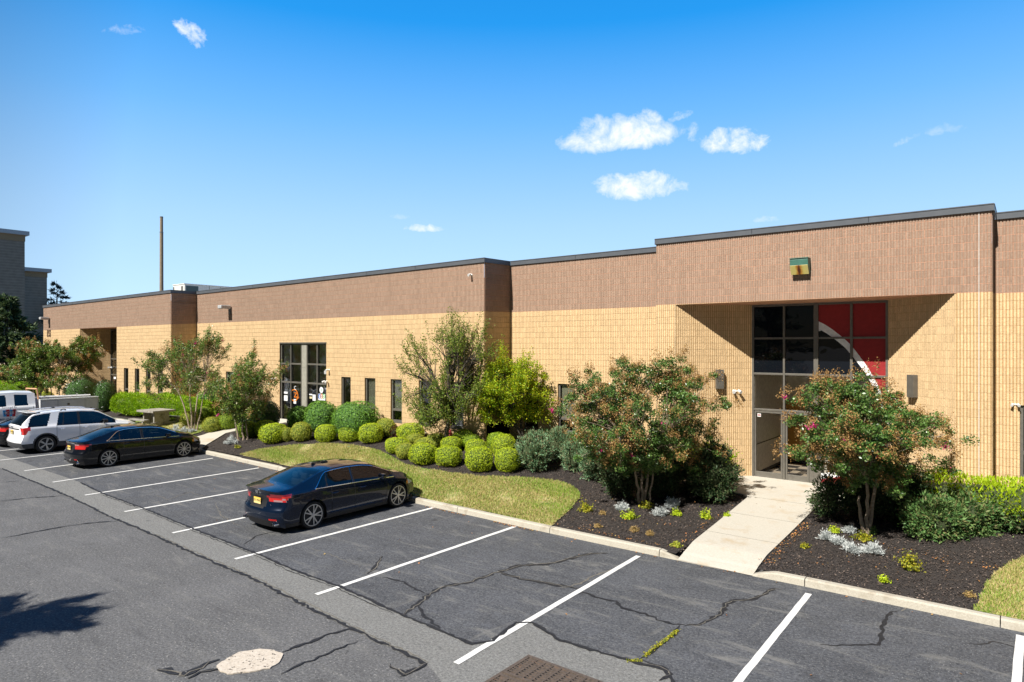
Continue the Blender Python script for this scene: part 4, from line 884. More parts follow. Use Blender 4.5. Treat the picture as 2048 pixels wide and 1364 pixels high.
# ---------------------------------------------------------------- drain grate
ga = gp(1058, 1312, .02); gb = gp(1190, 1358, .02); t = thing('drain_grate', (ga[0], ga[1], .012), 'rusty cast iron storm drain grate sunk in the asphalt', 'drain grate')
wd = gb[0]-ga[0]-.0; wd = 1.22; ht = .62
g = MB(); g.box(-.03, wd+.03, -1.36, .03, -.01, .012); g.build('frame', M_RUST, t, world=False)
for k in range(2):
    y1 = -.02-k*.67; y0 = y1-.62; g = MB()
    g.box(.01, wd-.01, y0, y1, .012, .020, 0); rim = .045
    nb, nr = 8, 8
    g.box(.01, wd-.01, y0, y0+rim, .02, .034, 0); g.box(.01, wd-.01, y1-rim, y1, .02, .034, 0); g.box(.01, .01+rim, y0+rim, y1-rim, .02, .034, 0); g.box(wd-.01-rim, wd-.01, y0+rim, y1-rim, .02, .034, 0)
    for i in range(1, nb): xx = .01+rim+(wd-.02-2*rim)*i/nb; g.box(xx-.014, xx+.014, y0+rim, y1-rim, .02, .032, 0)
    for j in range(1, nr+1): yy = y0+rim+(y1-y0-2*rim)*j/(nr+1); g.box(.01+rim, wd-.01-rim, yy-.011, yy+.011, .0195, .030, 0)
    for i in range(nb):
        for j in range(nr): 
            xx = .01+rim+(wd-.02-2*rim)*i/nb+.016; yy = y0+rim+(y1-y0-2*rim)*(j+1)/(nr+1)-.034; g.box(xx, xx+.022, yy, yy+.022, .0202, .0215, 1)
    g.build('grid_panel', [M_RUST, M_DARK], t, world=False)
# ---------------------------------------------------------------- vehicles
def smooth_ctrl(c, L, n=400, w=.09):
    xs_ = np.linspace(-.6, L+.6, n); a = np.array(c, float); x = a[:, 0]; y = a[:, 1]
    xe = np.concatenate([[x[0]-.6], x, [x[-1]+.6]]); ye = np.concatenate([[y[0]-(y[1]-y[0])/(x[1]-x[0])*.6], y, [y[-1]+(y[-1]-y[-2])/(x[-1]-x[-2])*.6]])
    v = np.interp(xs_, xe, ye); k = max(3, int(w/(xs_[1]-xs_[0])*3)//2*2+1); g_ = np.exp(-np.linspace(-2, 2, k)**2); g_ /= g_.sum()
    vp_ = np.concatenate([v[0]+(v[1]-v[0])*np.arange(-(k//2), 0), v, v[-1]+(v[-1]-v[-2])*np.arange(1, k//2+1)])
    s = np.convolve(vp_, g_, 'valid'); return lambda q: np.interp(q, xs_, s)
def paint(name, col, metal=.35, fl=.0):
    def fn(t, p): p.inputs['Base Color'].default_value = (*col, 1)
    return mat(name, col, .20, metal, .25, .75, fn=fn)
def wheel(root, x, y, R, side, spokes, rimR, wdt=.22, style=0):
    """side -1: outward face towards local -y"""
    wt = bpy.data.objects.new('wheel', None); COL.objects.link(wt); wt.parent = root; wt.location = (x, y, R); wt.empty_display_size = .1
    g = MB(); g.lathe([(rimR, -wdt*.42), (R*.93, -wdt*.5), (R*.985, -wdt*.42), (R, -wdt*.25), (R, wdt*.25), (R*.985, wdt*.42), (R*.93, wdt*.5), (rimR, wdt*.42)], ax='y', n=40)
    g.build('tyre', M_TYRE, wt, world=False, smooth=True)
    yo = side*wdt*.5; yi = yo-side*.05
    g = MB(); i0 = 0
    def ringl(r0, r1, ya, yb, m, n=40):
        for i in range(n):
            a0, a1 = 2*math.pi*i/n, 2*math.pi*(i+1)/n
            g.quad((r0*math.cos(a0), ya, r0*math.sin(a0)), (r0*math.cos(a1), ya, r0*math.sin(a1)), (r1*math.cos(a1), yb, r1*math.sin(a1)), (r1*math.cos(a0), yb, r1*math.sin(a0)), m)
    ringl(rimR*1.0, rimR*.93, yo*.99, yo*.985, 0); ringl(rimR*.93, rimR*.90, yo*.985, yi-side*.03, 0); ringl(rimR*.90, .001, yi-side*.08, yi-side*.08, 1)
    n = spokes
    for k in range(n):
        if style == 0: offs = (-.13, .13)             # paired spokes
        elif style == 1: offs = (0.,)
        else: offs = (-.10, .10)
        for o in offs:
            a0 = 2*math.pi*k/n+ (o*.35 if style == 0 else o*1.6); a1 = 2*math.pi*k/n + (o*1.7 if style == 0 else (o if style == 2 else .16))
            w0, w1 = (.028, .020) if style == 0 else ((.022, .024) if style == 1 else (.024, .026)); r0, r1 = .045, rimR*.95
            p0 = np.array([math.cos(a0), math.sin(a0)])*r0; p1 = np.array([math.cos(a1), math.sin(a1)])*r1; d = p1-p0; d /= np.linalg.norm(d); q = np.array([-d[1], d[0]])
            A = [p0-q*w0*.6, p1-q*w1*.6, p1+q*w1*.6, p0+q*w0*.6]; yt = yo*.93; 
            g.quad(*[(a[0], yt+(side*.0 if j in (1, 2) else side*.004), a[1]) for j, a in enumerate(A)], 0)
            for a, b in ((A[0], A[1]), (A[2], A[3])): g.quad((a[0], yt, a[1]), (b[0], yt, b[1]), (b[0], yt-side*.04, b[1]), (a[0], yt-side*.04, a[1]), 0)
    g.lathe([(.055, yo*.80), (.05, yo*.98), (.02, yo*.99)], ax='y', n=14, m=0)
    g.build('rim', [MATS.get('alloy') or mat('alloy', (.62, .60, .56), .35, .35), M_BLACK], wt, world=False)
    return wt
def car(name, label, loc, spec, pmat, rz=math.pi/2, group='vehicles parked in the marked bays', cat='car'):
    S = spec; L = S['L']; hw = S['hw']; t = thing(name, loc, label, cat, group, rz)
    ZS = smooth_ctrl(S['zs'], L); ZR = smooth_ctrl(S['zr'], L, w=S.get('sm', .09)); PW = smooth_ctrl(S['pw'], L, w=.12)
    st = np.arange(0, L+1e-6, .025); st[-1] = L; ns = len(st)
    nB, nG, nT = 18, 8, 12
    Rw, Ra = S['R'], S['R']+.055; zrk = S.get('rk', .2); tum = S.get('tum', .36); bin_ = S.get('bin', .05)
    zb = np.full(ns, zrk)
    for xa in (S['xr'], S['xf']):
        d = np.abs(st-xa); k = d < Ra; zb[k] = np.maximum(zb[k], Rw+np.sqrt(Ra**2-d[k]**2))
    zs = ZS(st); zr = ZR(st); pw = PW(st); zb = np.minimum(zb, zs-.04); hg = np.maximum(zr-zs, .01)
    sx = np.array([0, .15, .35, .6, .8, .93, 1.]); sy = np.array(S.get('sec', [.955, .985, .995, 1., .985, .975, .95]))
    P = np.zeros((ns, nB+nG+nT+1, 3)); 
    for j in range(nB+1):
        v = j/nB; z = zb+(zs-zb)*v; zn = np.clip((z-zrk)/(zs-zrk), 0, 1); P[:, j, 0] = st; P[:, j, 1] = pw*np.interp(zn, sx, sy); P[:, j, 2] = z
    ysh = P[:, nB, 1].copy(); yr = np.maximum(ysh-bin_*np.clip(hg/.15, 0, 1)-tum*hg, .1); crown = S.get('crown', .05)+.0*hg; zre = np.maximum(zr-crown*np.clip(hg/.1, 0, 1), zs+.002)
    for j in range(1, nG+1):
        v = [0, .06, .2, .37, .54, .70, .84, .92, 1.][j]
        P[:, nB+j, 0] = st; P[:, nB+j, 1] = ysh+(yr-ysh)*(v**.9)-.02*np.clip(hg/.3, 0, 1)*(1-v)*(v > 0); P[:, nB+j, 2] = zs+(zre-zs)*(v**(1.0))
    for j in range(1, nT+1):
        v = 1-j/nT; P[:, nB+nG+j, 0] = st; P[:, nB+nG+j, 1] = yr*v; P[:, nB+nG+j, 2] = zre+(zr-zre)*(1-v**2.4)
    FR = np.array(S['rearz']); FF = np.array(S['frontz']); kr, kf = S.get('kr', .26), S.get('kf', .42); cb = S.get('cb', .1); wx0, wx1 = S['ws']; rx0_, rx1_ = S['bl']
    def deform(Q):
        x, y, z = Q[..., 0], np.abs(Q[..., 1]), Q[..., 2]
        wr = np.clip(1-x/.55, 0, 1)**1.5; wf = np.clip(1-(L-x)/.8, 0, 1)**1.5
        dx = wr*(kr*(y/hw)**3.2+np.interp(z, FR[:, 0], FR[:, 1])) - wf*(kf*(y/hw)**2.6+np.interp(z, FF[:, 0], FF[:, 1]))
        mid = np.clip((z-S['zs'][2][1]-.02)/.12, 0, 1); fr = np.clip((x-(wx0-.3))/.4, 0, 1)*np.clip((L-x)/.5, 0, 1); bk = np.clip(((rx1_+.3)-x)/.4, 0, 1)*np.clip(x/.5, 0, 1)
        dx += mid*(fr*cb-bk*cb*.8)*(1-(y/hw)**2)
        Q = Q.copy(); Q[..., 0] = x+dx-L/2; return Q
    und = P.copy(); D = deform(P); K = nB+nG+nT
    parts = {}
    def addq(key, q):
        V, F = parts.setdefault(key, ([], [])); i = len(V); V.extend(q); F.append((i, i+1, i+2, i+3))
    cls = S['cls']
    for s in (1, -1):
        DD = D.copy(); DD[..., 1] *= s
        for i in range(ns-1):
            for j in range(K):
                c = (und[i, j]+und[i+1, j]+und[i, j+1]+und[i+1, j+1])/4
                reg = 'side' if j < nB else ('gh' if j < nB+nG else 'top'); v = (j+.5-nB)/nG if reg == 'gh' else 0
                yy = c[1]
                key = cls(reg, c[0], yy, c[2], v, j-nB-nG, hg[i]) or 'body'
                q = [DD[i, j], DD[i+1, j], DD[i+1, j+1], DD[i, j+1]]
                if s > 0: q = q[::-1]
                addq((key, s) if (key not in ('body', 'trim', 'windscreen', 'rear_window', 'grille', 'sunroof', 'dark')) else (key, 0), q)
    # end caps
    for end, i in (('rear', 0), ('front', ns-1)):
        nc = 2*nT; KS = nB+nG
        G = np.zeros((KS+1, nc+1, 3)); yT = np.concatenate([np.linspace(1, 0, nT+1), -np.linspace(0, 1, nT+1)[1:]])
        for k in range(KS+1):
            yk = und[i, k, 1]; f = (k/KS)**4; cz = (zr[i]-zre[i])*(1-np.abs(yT)**2.4)
            G[k, :, 0] = st[i]; G[k, :, 1] = yk*yT; G[k, :, 2] = und[i, k, 2]+cz*f
        GD = deform(G)
        for k in range(KS):
            for c_ in range(nc):
                c = (G[k, c_]+G[k+1, c_+1]+G[k+1, c_]+G[k, c_+1])/4; key = cls(end, c[0], abs(c[1]), c[2], 0, k, 0) or 'body'
                q = [GD[k, c_], GD[k, c_+1], GD[k+1, c_+1], GD[k+1, c_]]
                if end == 'front': q = q[::-1]
                q = q if end == 'rear' else q
                sd_ = 1 if c[1] > 0 else -1
                addq((key, sd_) if key not in ('body', 'trim', 'windscreen', 'rear_window', 'grille', 'plate_recess', 'dark', 'chromebar') else (key, 0), q)
    mm = dict(body=pmat, trim=S.get('trim', M_BLACK), dark=M_BLACK, sunroof=M_CARGD, windscreen=M_CARG, rear_window=S.get('rg', M_CARGR), side_window=S.get('sg', M_CARG), quarter_window=M_CARGD, taillight=M_REDL, dark_taillight=M_DREDL, lamp_lens=mat('smoky red lens', (.34, .20, .21), .15, coat=1.), headlight=M_CLEARL, amber_lens=M_AMBER, grille=M_BLACK, plate_recess=S.get('prm', M_BLACK), reflector=M_REDL, chromebar=M_CHROME, pillar=M_BLACK)
    nm = dict(trim='lower_trim', dark='dark_trim', chromebar='chrome_bar')
    for (key, s), (V, F) in parts.items():
        base = key.split('#')[0]
        Va = np.array(V).reshape(-1, 3); R_ = np.round(Va, 5); U, inv = np.unique(R_, axis=0, return_inverse=True); inv = np.asarray(inv).ravel(); Fa = inv[np.array(F)]
        me = newmesh(nm.get(base, base), U, Fa, None, [mm[base]], True)
        try: me.set_sharp_from_angle(angle=math.radians(50))
        except Exception: pass
        link(nm.get(base, base), me, t, world=False)
    # evaluator on the finished surface
    def ev(x, row, s=-1, out=.0):
        i = min(ns-2, max(0, x/.025)); i0 = int(i); fi = i-i0; r0 = min(K-1, int(row)); fr = row-r0
        p = (D[i0, r0]*(1-fi)+D[i0+1, r0]*fi)*(1-fr)+(D[i0, r0+1]*(1-fi)+D[i0+1, r0+1]*fi)*fr
        return np.array([p[0], s*(p[1]+out), p[2]])
    def evz(x, z, s=-1, out=.0):
        i = int(round(x/.025)); v = (z-zb[i])/(zs[i]-zb[i])*nB; return ev(x, max(0, min(nB, v)), s, out)
    t_ = dict(ev=ev, evz=evz, nB=nB, nG=nG, nT=nT, t=t, L=L, D=D)
    # floor, arch liners, cabin
    g = MB(); g.box(-L/2+.3, L/2-.35, -hw+.12, hw-.12, zrk-.02, zrk+.02); g.build('underbody', M_BLACK, t, world=False)
    g = MB()
    for xa in (S['xr'], S['xf']):
        for s in (1, -1):
            n = 14
            for k in range(n):
                a0, a1 = math.pi*k/n-.1, math.pi*(k+1)/n; ro = Ra-.004
                pa_, pb = (xa-L/2+ro*math.cos(a0), Rw+ro*math.sin(a0)), (xa-L/2+ro*math.cos(a1), Rw+ro*math.sin(a1)); yo_ = s*(float(PW(xa))*.965); yi_ = s*(hw-.42)
                g.quad((pa_[0], yo_, pa_[1]), (pb[0], yo_, pb[1]), (pb[0], yi_, pb[1]), (pa_[0], yi_, pa_[1]))
            g.lathe([(Ra, s*(hw-.42)), (Ra, s*(hw-.41))], c=(xa-L/2, 0, Rw), ax='y', n=20)
    g.build('wheel_well', M_DARK, t, world=False)
    for xa in (S['xr'], S['xf']):
        for s in (1, -1): wheel(t, xa-L/2, s*(float(PW(xa))-.135), Rw, s, S['sp'], S['rim'], style=S['style'])
    a, b = S['cab']; zc_ = S['zs'][2][1]-.08
    g = MB(); g.box(a-L/2, b-L/2, -hw+.14, hw-.14, .3, .45); g.box(b-.35-L/2, b-L/2, -hw+.16, hw-.16, .45, zc_-.02); g.box(a-L/2, a+.28-L/2, -hw+.16, hw-.16, .45, zc_); g.build('cabin_floor', M_BLACK, t, world=False, bevel=.03)
    M_SEAT = mat('grey seat fabric', (.16, .16, .17), .9)
    for (x_, ys) in ((S['seats'][0]-L/2, (-.36, .36)), (S['seats'][1]-L/2, (-.38, 0., .38))):
        for y_ in ys:
            g = MB(); w_ = .23 if len(ys) == 2 else .185
            g.prism([(x_-.08, y_-w_), (x_+.06, y_-w_), (x_+.06, y_+w_), (x_-.08, y_+w_)], .45, zc_+.16*S.get('sh', 1)); g.box(x_, x_+.5, y_-w_, y_+w_, .45, .62); g.box(x_-.09, x_, y_-.12, y_+.12, zc_+.18*S.get('sh', 1), zc_+.35*S.get('sh', 1))
            g.build('seat', M_SEAT, t, world=False, bevel=.04, seg=3)
    # door gaps
    g = MB()
    for s in (1, -1):
        for x_ in S['gaps']:
            g.tube([ev(x_+S.get('gl', 0)*(k/10), nB*(.12+.88*k/10), s, .0015) for k in range(11)], .005, 4)
    g.build('door_gap', M_DARK, t, world=False)
    for s in (1, -1):
        for x_ in S['handles']:
            p = evz(x_, S['hz'], s, .0); g = MB(); g.tube([p+np.array([-.10, s*.0, 0]), p+np.array([-.085, s*.035, .004]), p+np.array([.085, s*.035, .004]), p+np.array([.1, s*0, 0])], [.012, .014, .014, .012], 6)
            g.build('door_handle', S.get('hm', pmat), t, world=False, smooth=True)
        xm = S['mir']; p = ev(xm, nB+1, s, .0); mo = bpy.data.objects.new('wing_mirror', None); COL.objects.link(mo); mo.parent = t; mo.location = p
        ms = S.get('ms', 1.); g = MB(); i0 = 0
        for (xx, rr) in ((-.06, .8), (-.05, 1.), (.02, 1.), (.08, .85), (.11, .45)):
            for k in range(12):
                a_ = 2*math.pi*k/12; cx, cz = math.copysign(abs(math.cos(a_))**.6, math.cos(a_)), math.copysign(abs(math.sin(a_))**.6, math.sin(a_)); g.v.append((xx*ms, s*(.15*ms+.11*ms*rr*cx), .07*ms+.075*ms*rr*cz*S.get('mt', 1)))
        for i in range(4):
            for k in range(12): g.f.append((i*12+k, i*12+(k+1) % 12, (i+1)*12+(k+1) % 12, (i+1)*12+k)); g.m.append(0)
        g.f.append(tuple(range(12))); g.m.append(1); g.f.append(tuple(48+k for k in range(12))); g.m.append(0)
        g.build('shell', [S.get('mm', pmat), M_CHROME], mo, world=False, smooth=True); g = MB(); g.tube([(0, 0, 0), (0, s*.08*ms, .03)], .022*ms, 6); g.build('arm', M_BLACK, mo, world=False)
    return t_
def chrome_line(C, pts, r=.009, m=None, name='chrome_strip', closed=False):
    g = MB(); g.tube(pts, r, 5); g.build(name, m or M_CHROME, C['t'], world=False, smooth=True)
def plate(C, z, y0=0., out=.012, x=None, w=.155, h=.077, letters='D31 MWD'):
    t = C['t']; L = C['L']; xx = -L/2+(x if x is not None else .04)-out
    g = MB(); g.box(xx-.006, xx, y0-w, y0+w, z-h, z+h); g.build('number_plate', M_PLATE, t, world=False, bevel=.004)
    textmesh('plate_lettering', letters, .085, mat('plate ink', (.05, .045, .03), .5), t, (xx-.008, y0, z), (math.pi/2, 0, -math.pi/2), ext=.001, sx=.9)
    g = MB(); 
    for a in (0,):
        g.tube([(xx-.004, y0-w-.004, z-h-.004), (xx-.004, y0+w+.004, z-h-.004), (xx-.004, y0+w+.004, z+h+.004), (xx-.004, y0-w-.004, z+h+.004), (xx-.004, y0-w-.004, z-h-.004)], .005, 4)
    g.build('plate_frame', M_BLACK, t, world=False)
def fin(C, x):
    p = C['ev'](x, C['nB']+C['nG']+C['nT']-.01, 1); g = MB(); g.prismx([(-.09, 0), (.09, 0), (-.055, .06), (-.08, .055)], -.018, .018)
    o = g.build('aerial_fin', M_BLACK, C['t'], world=False, bevel=.006); o.location = (p[0], 0, p[2]-.008); o.rotation_euler = (0, 0, -math.pi/2)
def exhaust(C, ys, z, x, m=None, r=.036):
    for y in ys:
        g = MB(); x0 = -C['L']/2+x; g.lathe([(r*.85, x0+.25), (r, x0), (r*.86, x0-.004), (r*.8, x0+.05)], c=(0, y, z), ax='x', n=16); g.build('exhaust_tip', m or M_CHROME, C['t'], world=False, smooth=True)

# mid blue-black saloon nearest the camera
def cls1(reg, x, y, z, v, k, hg):
    if reg == 'top':
        if 2.98 < x < 3.86: return 'windscreen' if k >= 1 else None
        if .66 < x < 1.52: return 'rear_window' if k >= 1 else None
        if 1.9 < x < 2.75 and k >= 3: return 'sunroof'
    if reg == 'gh':
        if hg < .1: return None
        lo = 1.12+.55*v
        if .06 < v < .86 and lo < x < 3.72:
            if abs(x-2.36) < .045 : return 'pillar'
            if abs(x-(1.50+.12*v)) < .02: return 'pillar'
            return 'side_window#r' if x < 2.36 else 'side_window#f'
        if .0 < v < .86 and 3.0 < x < 3.8: return 'pillar'
    if reg == 'side':
        if z < .24: return 'trim'
        if x < .42 and .80+.13*(x/.42)**1. < z < .965: return 'dark_taillight' if z > .93-.0*x else ('lamp_lens' if z < .845+.1*x else 'taillight')
        if x > 4.22 and .62+.0*x < z < .60+.2*(x-4.2)/.68+.09 and z > .60: return 'amber_lens' if x < 4.34 else 'headlight'
    if reg == 'rear':
        if .775 < z < .955 and y > .38+max(0, (.88-z))*1.3:
            if z > .905: return 'dark_taillight'
            if .815 < z < .86 and y > .56: return 'lamp_lens'
            return 'taillight'
        if .60 < z < .915 and y < .30+(z-.60)*.35: return 'plate_recess'
        if z < .335 and y < .55: return 'trim'
        if .36 < z < .385 and .50 < y < .72: return 'reflector'
    if reg == 'front':
        if .28 < z < .66 and y < .75: return 'grille'
SED = dict(L=4.88, hw=.92, R=.34, rim=.272, sp=5, style=0, xr=1.06, xf=3.885, rk=.17,
    zs=[(0, .97), (.5, .985), (1.2, .975), (2, .945), (3, .915), (3.8, .89), (4.3, .80), (4.7, .67), (4.88, .60)],
    zr=[(0, 1.085), (.2, 1.10), (.55, 1.125), (.72, 1.165), (1.45, 1.392), (1.75, 1.437), (2.2, 1.45), (2.7, 1.428), (3.0, 1.37), (3.82, 1.04), (4.1, 1.0), (4.5, .90), (4.75, .79), (4.88, .70)],
    pw=[(0, .87), (.4, .915), (1.0, .92), (2, .905), (3, .905), (3.8, .92), (4.4, .90), (4.88, .80)],
    rearz=[(.15, .14), (.30, .05), (.42, .0), (.58, .0), (.66, .06), (.80, .10), (.95, .085), (1.02, .05), (1.09, .0)],
    frontz=[(.15, .12), (.35, .02), (.5, 0), (.65, .05), (.8, .16)], ws=(2.98, 3.86), bl=(.66, 1.52), cab=(1.3, 3.7), seats=(2.25, 1.45), gaps=(1.62, 2.36, 3.42), handles=(1.72, 2.62), hz=.80, mir=3.22, cls=cls1, kr=.27, kf=.45)
P_NAVY = paint('midnight blue paint', (.003, .010, .028)); P_BLACKC = paint('black obsidian paint', (.004, .005, .008), .2); P_WHITEC = paint('white paint', (.86, .87, .90), .0); P_CHAR = paint('charcoal paint', (.012, .014, .018), .4)
C1 = car('parked_car', 'dark blue saloon with twin exhaust tips, nearest to the camera', (-15.03, 8.80+2.44, .008), SED, P_NAVY)
ev, nB, nG = C1['ev'], C1['nB'], C1['nG']
def window_strip(C, x0, x1, slope=.5, r=.012, top=.86, bot=.05, x1t=None):
    ev = C['ev']; nB, nG = C['nB'], C['nG']; x1t = x1t or x1
    for s in (1, -1):
        up_ = [ev(x0+slope*.04+ (x-x0)*1., nB+nG*top, s, .008) for x in np.linspace(x0+slope, x1t, 22)]; dn = [ev(x, nB+nG*bot, s, .010) for x in np.linspace(x1, x0+.04, 26)]
        cor = [ev(x0+slope*f_, nB+nG*(bot+(top-bot)*f_), s, .010) for f_ in (0.04, .1, .25, .5, .75, .93)]
        chrome_line(C, dn+cor+up_, r)
window_strip(C1, 1.10, 3.72, .46, x1t=3.6)
for s in (1,):
    for x_ in (2.36,):
        for q in (1, -1): chrome_line(C1, [ev(x_-.03+.0*f_, nB+nG*(.06+.8*f_), q, .008) for f_ in (0, .3, .6, 1)], .006)
plate(C1, .775, x=.075); fin(C1, 1.72); exhaust(C1, (-.60, -.69, .60, .69), .262, .10)
g = MB(); g.lathe([(.055, 0), (.06, -.012), (.048, -.014)], c=(-2.44+.055, 0, .995), ax='x', n=20, sx=1., sy=.75); g.build('badge', M_CHROME, C1['t'], world=False)
textmesh('boot_lettering', 'C A M R Y', .055, M_CHROME, C1['t'], (-2.44+.068, 0, .92), (math.pi/2, 0, -math.pi/2), ext=.003, sx=1.5)
textmesh('trim_lettering', 'SE', .05, M_CHROME, C1['t'], (-2.44+.115, -.50, .715), (math.pi/2, 0, -math.pi/2-.18), ext=.003)
g = MB(); g.tube([(-2.44+.085, -.29, .605), (-2.44+.075, -.2, .597), (-2.44+.07, .2, .597), (-2.44+.085, .29, .605)], .006, 5); g.build('chrome_strip', P_NAVY, C1['t'], world=False)
for sgn in (1, -1):
    chrome_line(C1, [C1['evz'](x, .30+.02*math.sin(x), sgn, .004) for x in np.linspace(1.55, 3.4, 14)], .012, P_NAVY, 'sill_trim')
# second black saloon
def cls2(reg, x, y, z, v, k, hg):
    if reg == 'top':
        if 2.95 < x < 3.86: return 'windscreen' if k >= 1 else None
        if .60 < x < 1.46: return 'rear_window' if k >= 1 else None
        if 1.9 < x < 2.7 and k >= 4: return 'sunroof'
    if reg == 'gh':
        if hg < .1: return None
        lo = 1.0+.62*v
        if .06 < v < .86 and lo < x < 3.72:
            if abs(x-2.33) < .05 or abs(x-(1.48+.1*v)) < .02: return 'pillar'
            return 'side_window#r' if x < 2.33 else 'side_window#f'
    if reg == 'side':
        if z < .24: return 'trim'
        if x < .50 and .80+.10*(x/.5) < z < .93: return 'dark_taillight' if z > .89-.0*x or x > .3 else 'taillight'
        if x > 4.30 and .60 < z < .60+.22*(x-4.25)/.6+.05: return 'amber_lens' if x < 4.5 else 'headlight'
    if reg == 'rear':
        if .765 < z < .935 and y > .42:
            if z > .885: return 'lamp_lens' if y < .62 else 'dark_taillight'
            return 'taillight'
        if .925 < z < .955 and y < .44: return 'chromebar'
        if .60 < z < .925 and y < .34: return 'plate_recess'
        if z < .30: return 'trim'
        if .36 < z < .395 and .52 < y < .68: return 'reflector'
    if reg == 'front':
        if .25 < z < .70 and y < .42: return 'grille'
SD2 = dict(SED); SD2.update(L=4.90, cls=cls2, sp=10, style=1, xr=1.1, xf=3.92, rim=.268,
    zr=[(0, 1.03), (.15, 1.06), (.5, 1.10), (.68, 1.15), (1.4, 1.385), (1.75, 1.44), (2.2, 1.455), (2.7, 1.43), (3.0, 1.37), (3.82, 1.03), (4.1, .99), (4.5, .89), (4.75, .78), (4.9, .68)], bl=(.6, 1.46), ws=(2.95, 3.86))
C2 = car('parked_car', 'black saloon with bright window trim, parked just right of the white sport utility car', (-28.36, 9.0+2.45, .008), SD2, P_BLACKC)
window_strip(C2, .98, 3.72, .55, x1t=3.6); plate(C2, .775, x=.075); fin(C2, 1.6); exhaust(C2, (-.62, .62), .25, .10, r=.045)
for q in (1, -1): chrome_line(C2, [C2['ev'](2.30, nB+nG*(.06+.8*f_), q, .008) for f_ in (0, .3, .6, 1)], .007)
g = MB(); g.lathe([(.05, 0), (.055, -.012), (.04, -.014)], c=(-2.45+.05, 0, .985), ax='x', n=20, sx=1., sy=.7); g.build('badge', M_CHROME, C2['t'], world=False)
# charcoal saloon half hidden behind the white car
SD3 = dict(SD2); SD3.update(sp=5, style=2)
C3 = car('parked_car', 'charcoal saloon mostly hidden behind the white sport utility car, only its tail showing', (-36.95, 8.75+2.45, .008), SD3, P_CHAR)
plate(C3, .775, x=.075, letters='R61 HPC')
g = MB(); g.prism([(-2.42, -.62), (-2.24, -.66), (-2.24, .66), (-2.42, .62)], 1.12, 1.145); g.box(-2.34, -2.28, -.5, -.44, 1.03, 1.13); g.box(-2.34, -2.28, .44, .5, 1.03, 1.13); g.build('spoiler', P_CHAR, C3['t'], world=False, bevel=.008)
# white sport utility
def cls4(reg, x, y, z, v, k, hg):
    for xa in (1.02, 3.88):
        if reg == 'side' and (x-xa)**2+(z-.375)**2 < .49**2: return 'trim'
    if reg == 'top':
        if 3.02 < x < 3.86: return 'windscreen' if k >= 1 else None
        if .11 < x < .62: return 'rear_window' if k >= 1 else None
    if reg == 'gh':
        if hg < .12: return None
        if .05 < v < .84:
            if .30+.30*v < x < 1.06+.24*v: return 'quarter_window'
            if 1.42+.20*v < x < 3.78:
                if abs(x-2.30) < .05: return 'pillar'
                if abs(x-(1.66+.12*v)) < .02: return 'pillar'
                return 'quarter_window#r' if x < 2.3 else 'side_window#f'
    if reg == 'side':
        if z < .46: return 'trim'
        if x < .46 and .86 < z < 1.125 and (z > 1.0 or x < .20+(z-.86)*.9): return 'taillight'
        if x > 4.35 and .82 < z < .99: return 'amber_lens' if x < 4.55 else 'headlight'
    if reg == 'rear':
        if z < .52: return 'trim'
        if .82 < z < 1.13 and y > .76: return 'taillight' if (y > .84 or z > .98) else 'lamp_lens'
        if 1.055 < z < 1.075 and y < .70: return 'dark'
        if .42 < z < .47 and .5 < y < .7: return 'reflector'
    if reg == 'front' and .45 < z < .95 and y < .62: return 'grille'
M_SUVT = mat('dark grey cladding', (.05, .052, .058), .6)
SUV = dict(L=5.0, hw=1.0, R=.375, rim=.272, sp=5, style=2, xr=1.02, xf=3.88, rk=.26, trim=M_SUVT, tum=.26, bin=.05, crown=.06, sm=.05, sh=1.6,
    zs=[(0, 1.13), (.5, 1.15), (1.2, 1.14), (2, 1.12), (3, 1.09), (3.8, 1.05), (4.4, .98), (4.8, .88), (5.0, .80)],
    zr=[(0, 1.20), (.10, 1.25), (.56, 1.66), (.68, 1.72), (1.0, 1.775), (1.6, 1.80), (2.4, 1.79), (2.9, 1.74), (3.1, 1.67), (3.85, 1.22), (4.2, 1.16), (4.6, 1.08), (4.85, .98), (5.0, .88)],
    pw=[(0, .96), (.4, .995), (1.0, 1.0), (2, .985), (3, .985), (3.8, 1.0), (4.4, .97), (5.0, .88)],
    rearz=[(.25, .10), (.42, .02), (.55, .0), (.66, .05), (.80, .09), (1.1, .09), (1.2, .06), (1.3, 0)], frontz=[(.2, .12), (.5, 0), (.8, .03), (.95, .12)], ws=(3.02, 3.86), bl=(.11, .62), cab=(.5, 3.7), seats=(2.3, 1.3),
    gaps=(1.42, 2.30, 3.38), handles=(1.62, 2.52), hz=.99, mir=3.25, cls=cls4, kr=.16, kf=.32, cb=.08, mm=M_BLACK, ms=1.2, hm=M_CHROME, sg=M_CARG)
C4 = car('parked_car', 'white sport utility car with dark grey lower cladding and roof rails', (-34.15, 8.72+2.5, .008), SUV, P_WHITEC)
plate(C4, .93, y0=.0, x=.075, letters='W52 FAF'); exhaust(C4, (-.7, .7), .30, .10)
g = MB(); g.box(-2.5+.05, -2.5+.07, -.075, .075, 1.115, 1.165); g.build('badge', mat('blue grey oval', (.08, .12, .2), .3, .5), C4['t'], world=False, bevel=.02, seg=3)
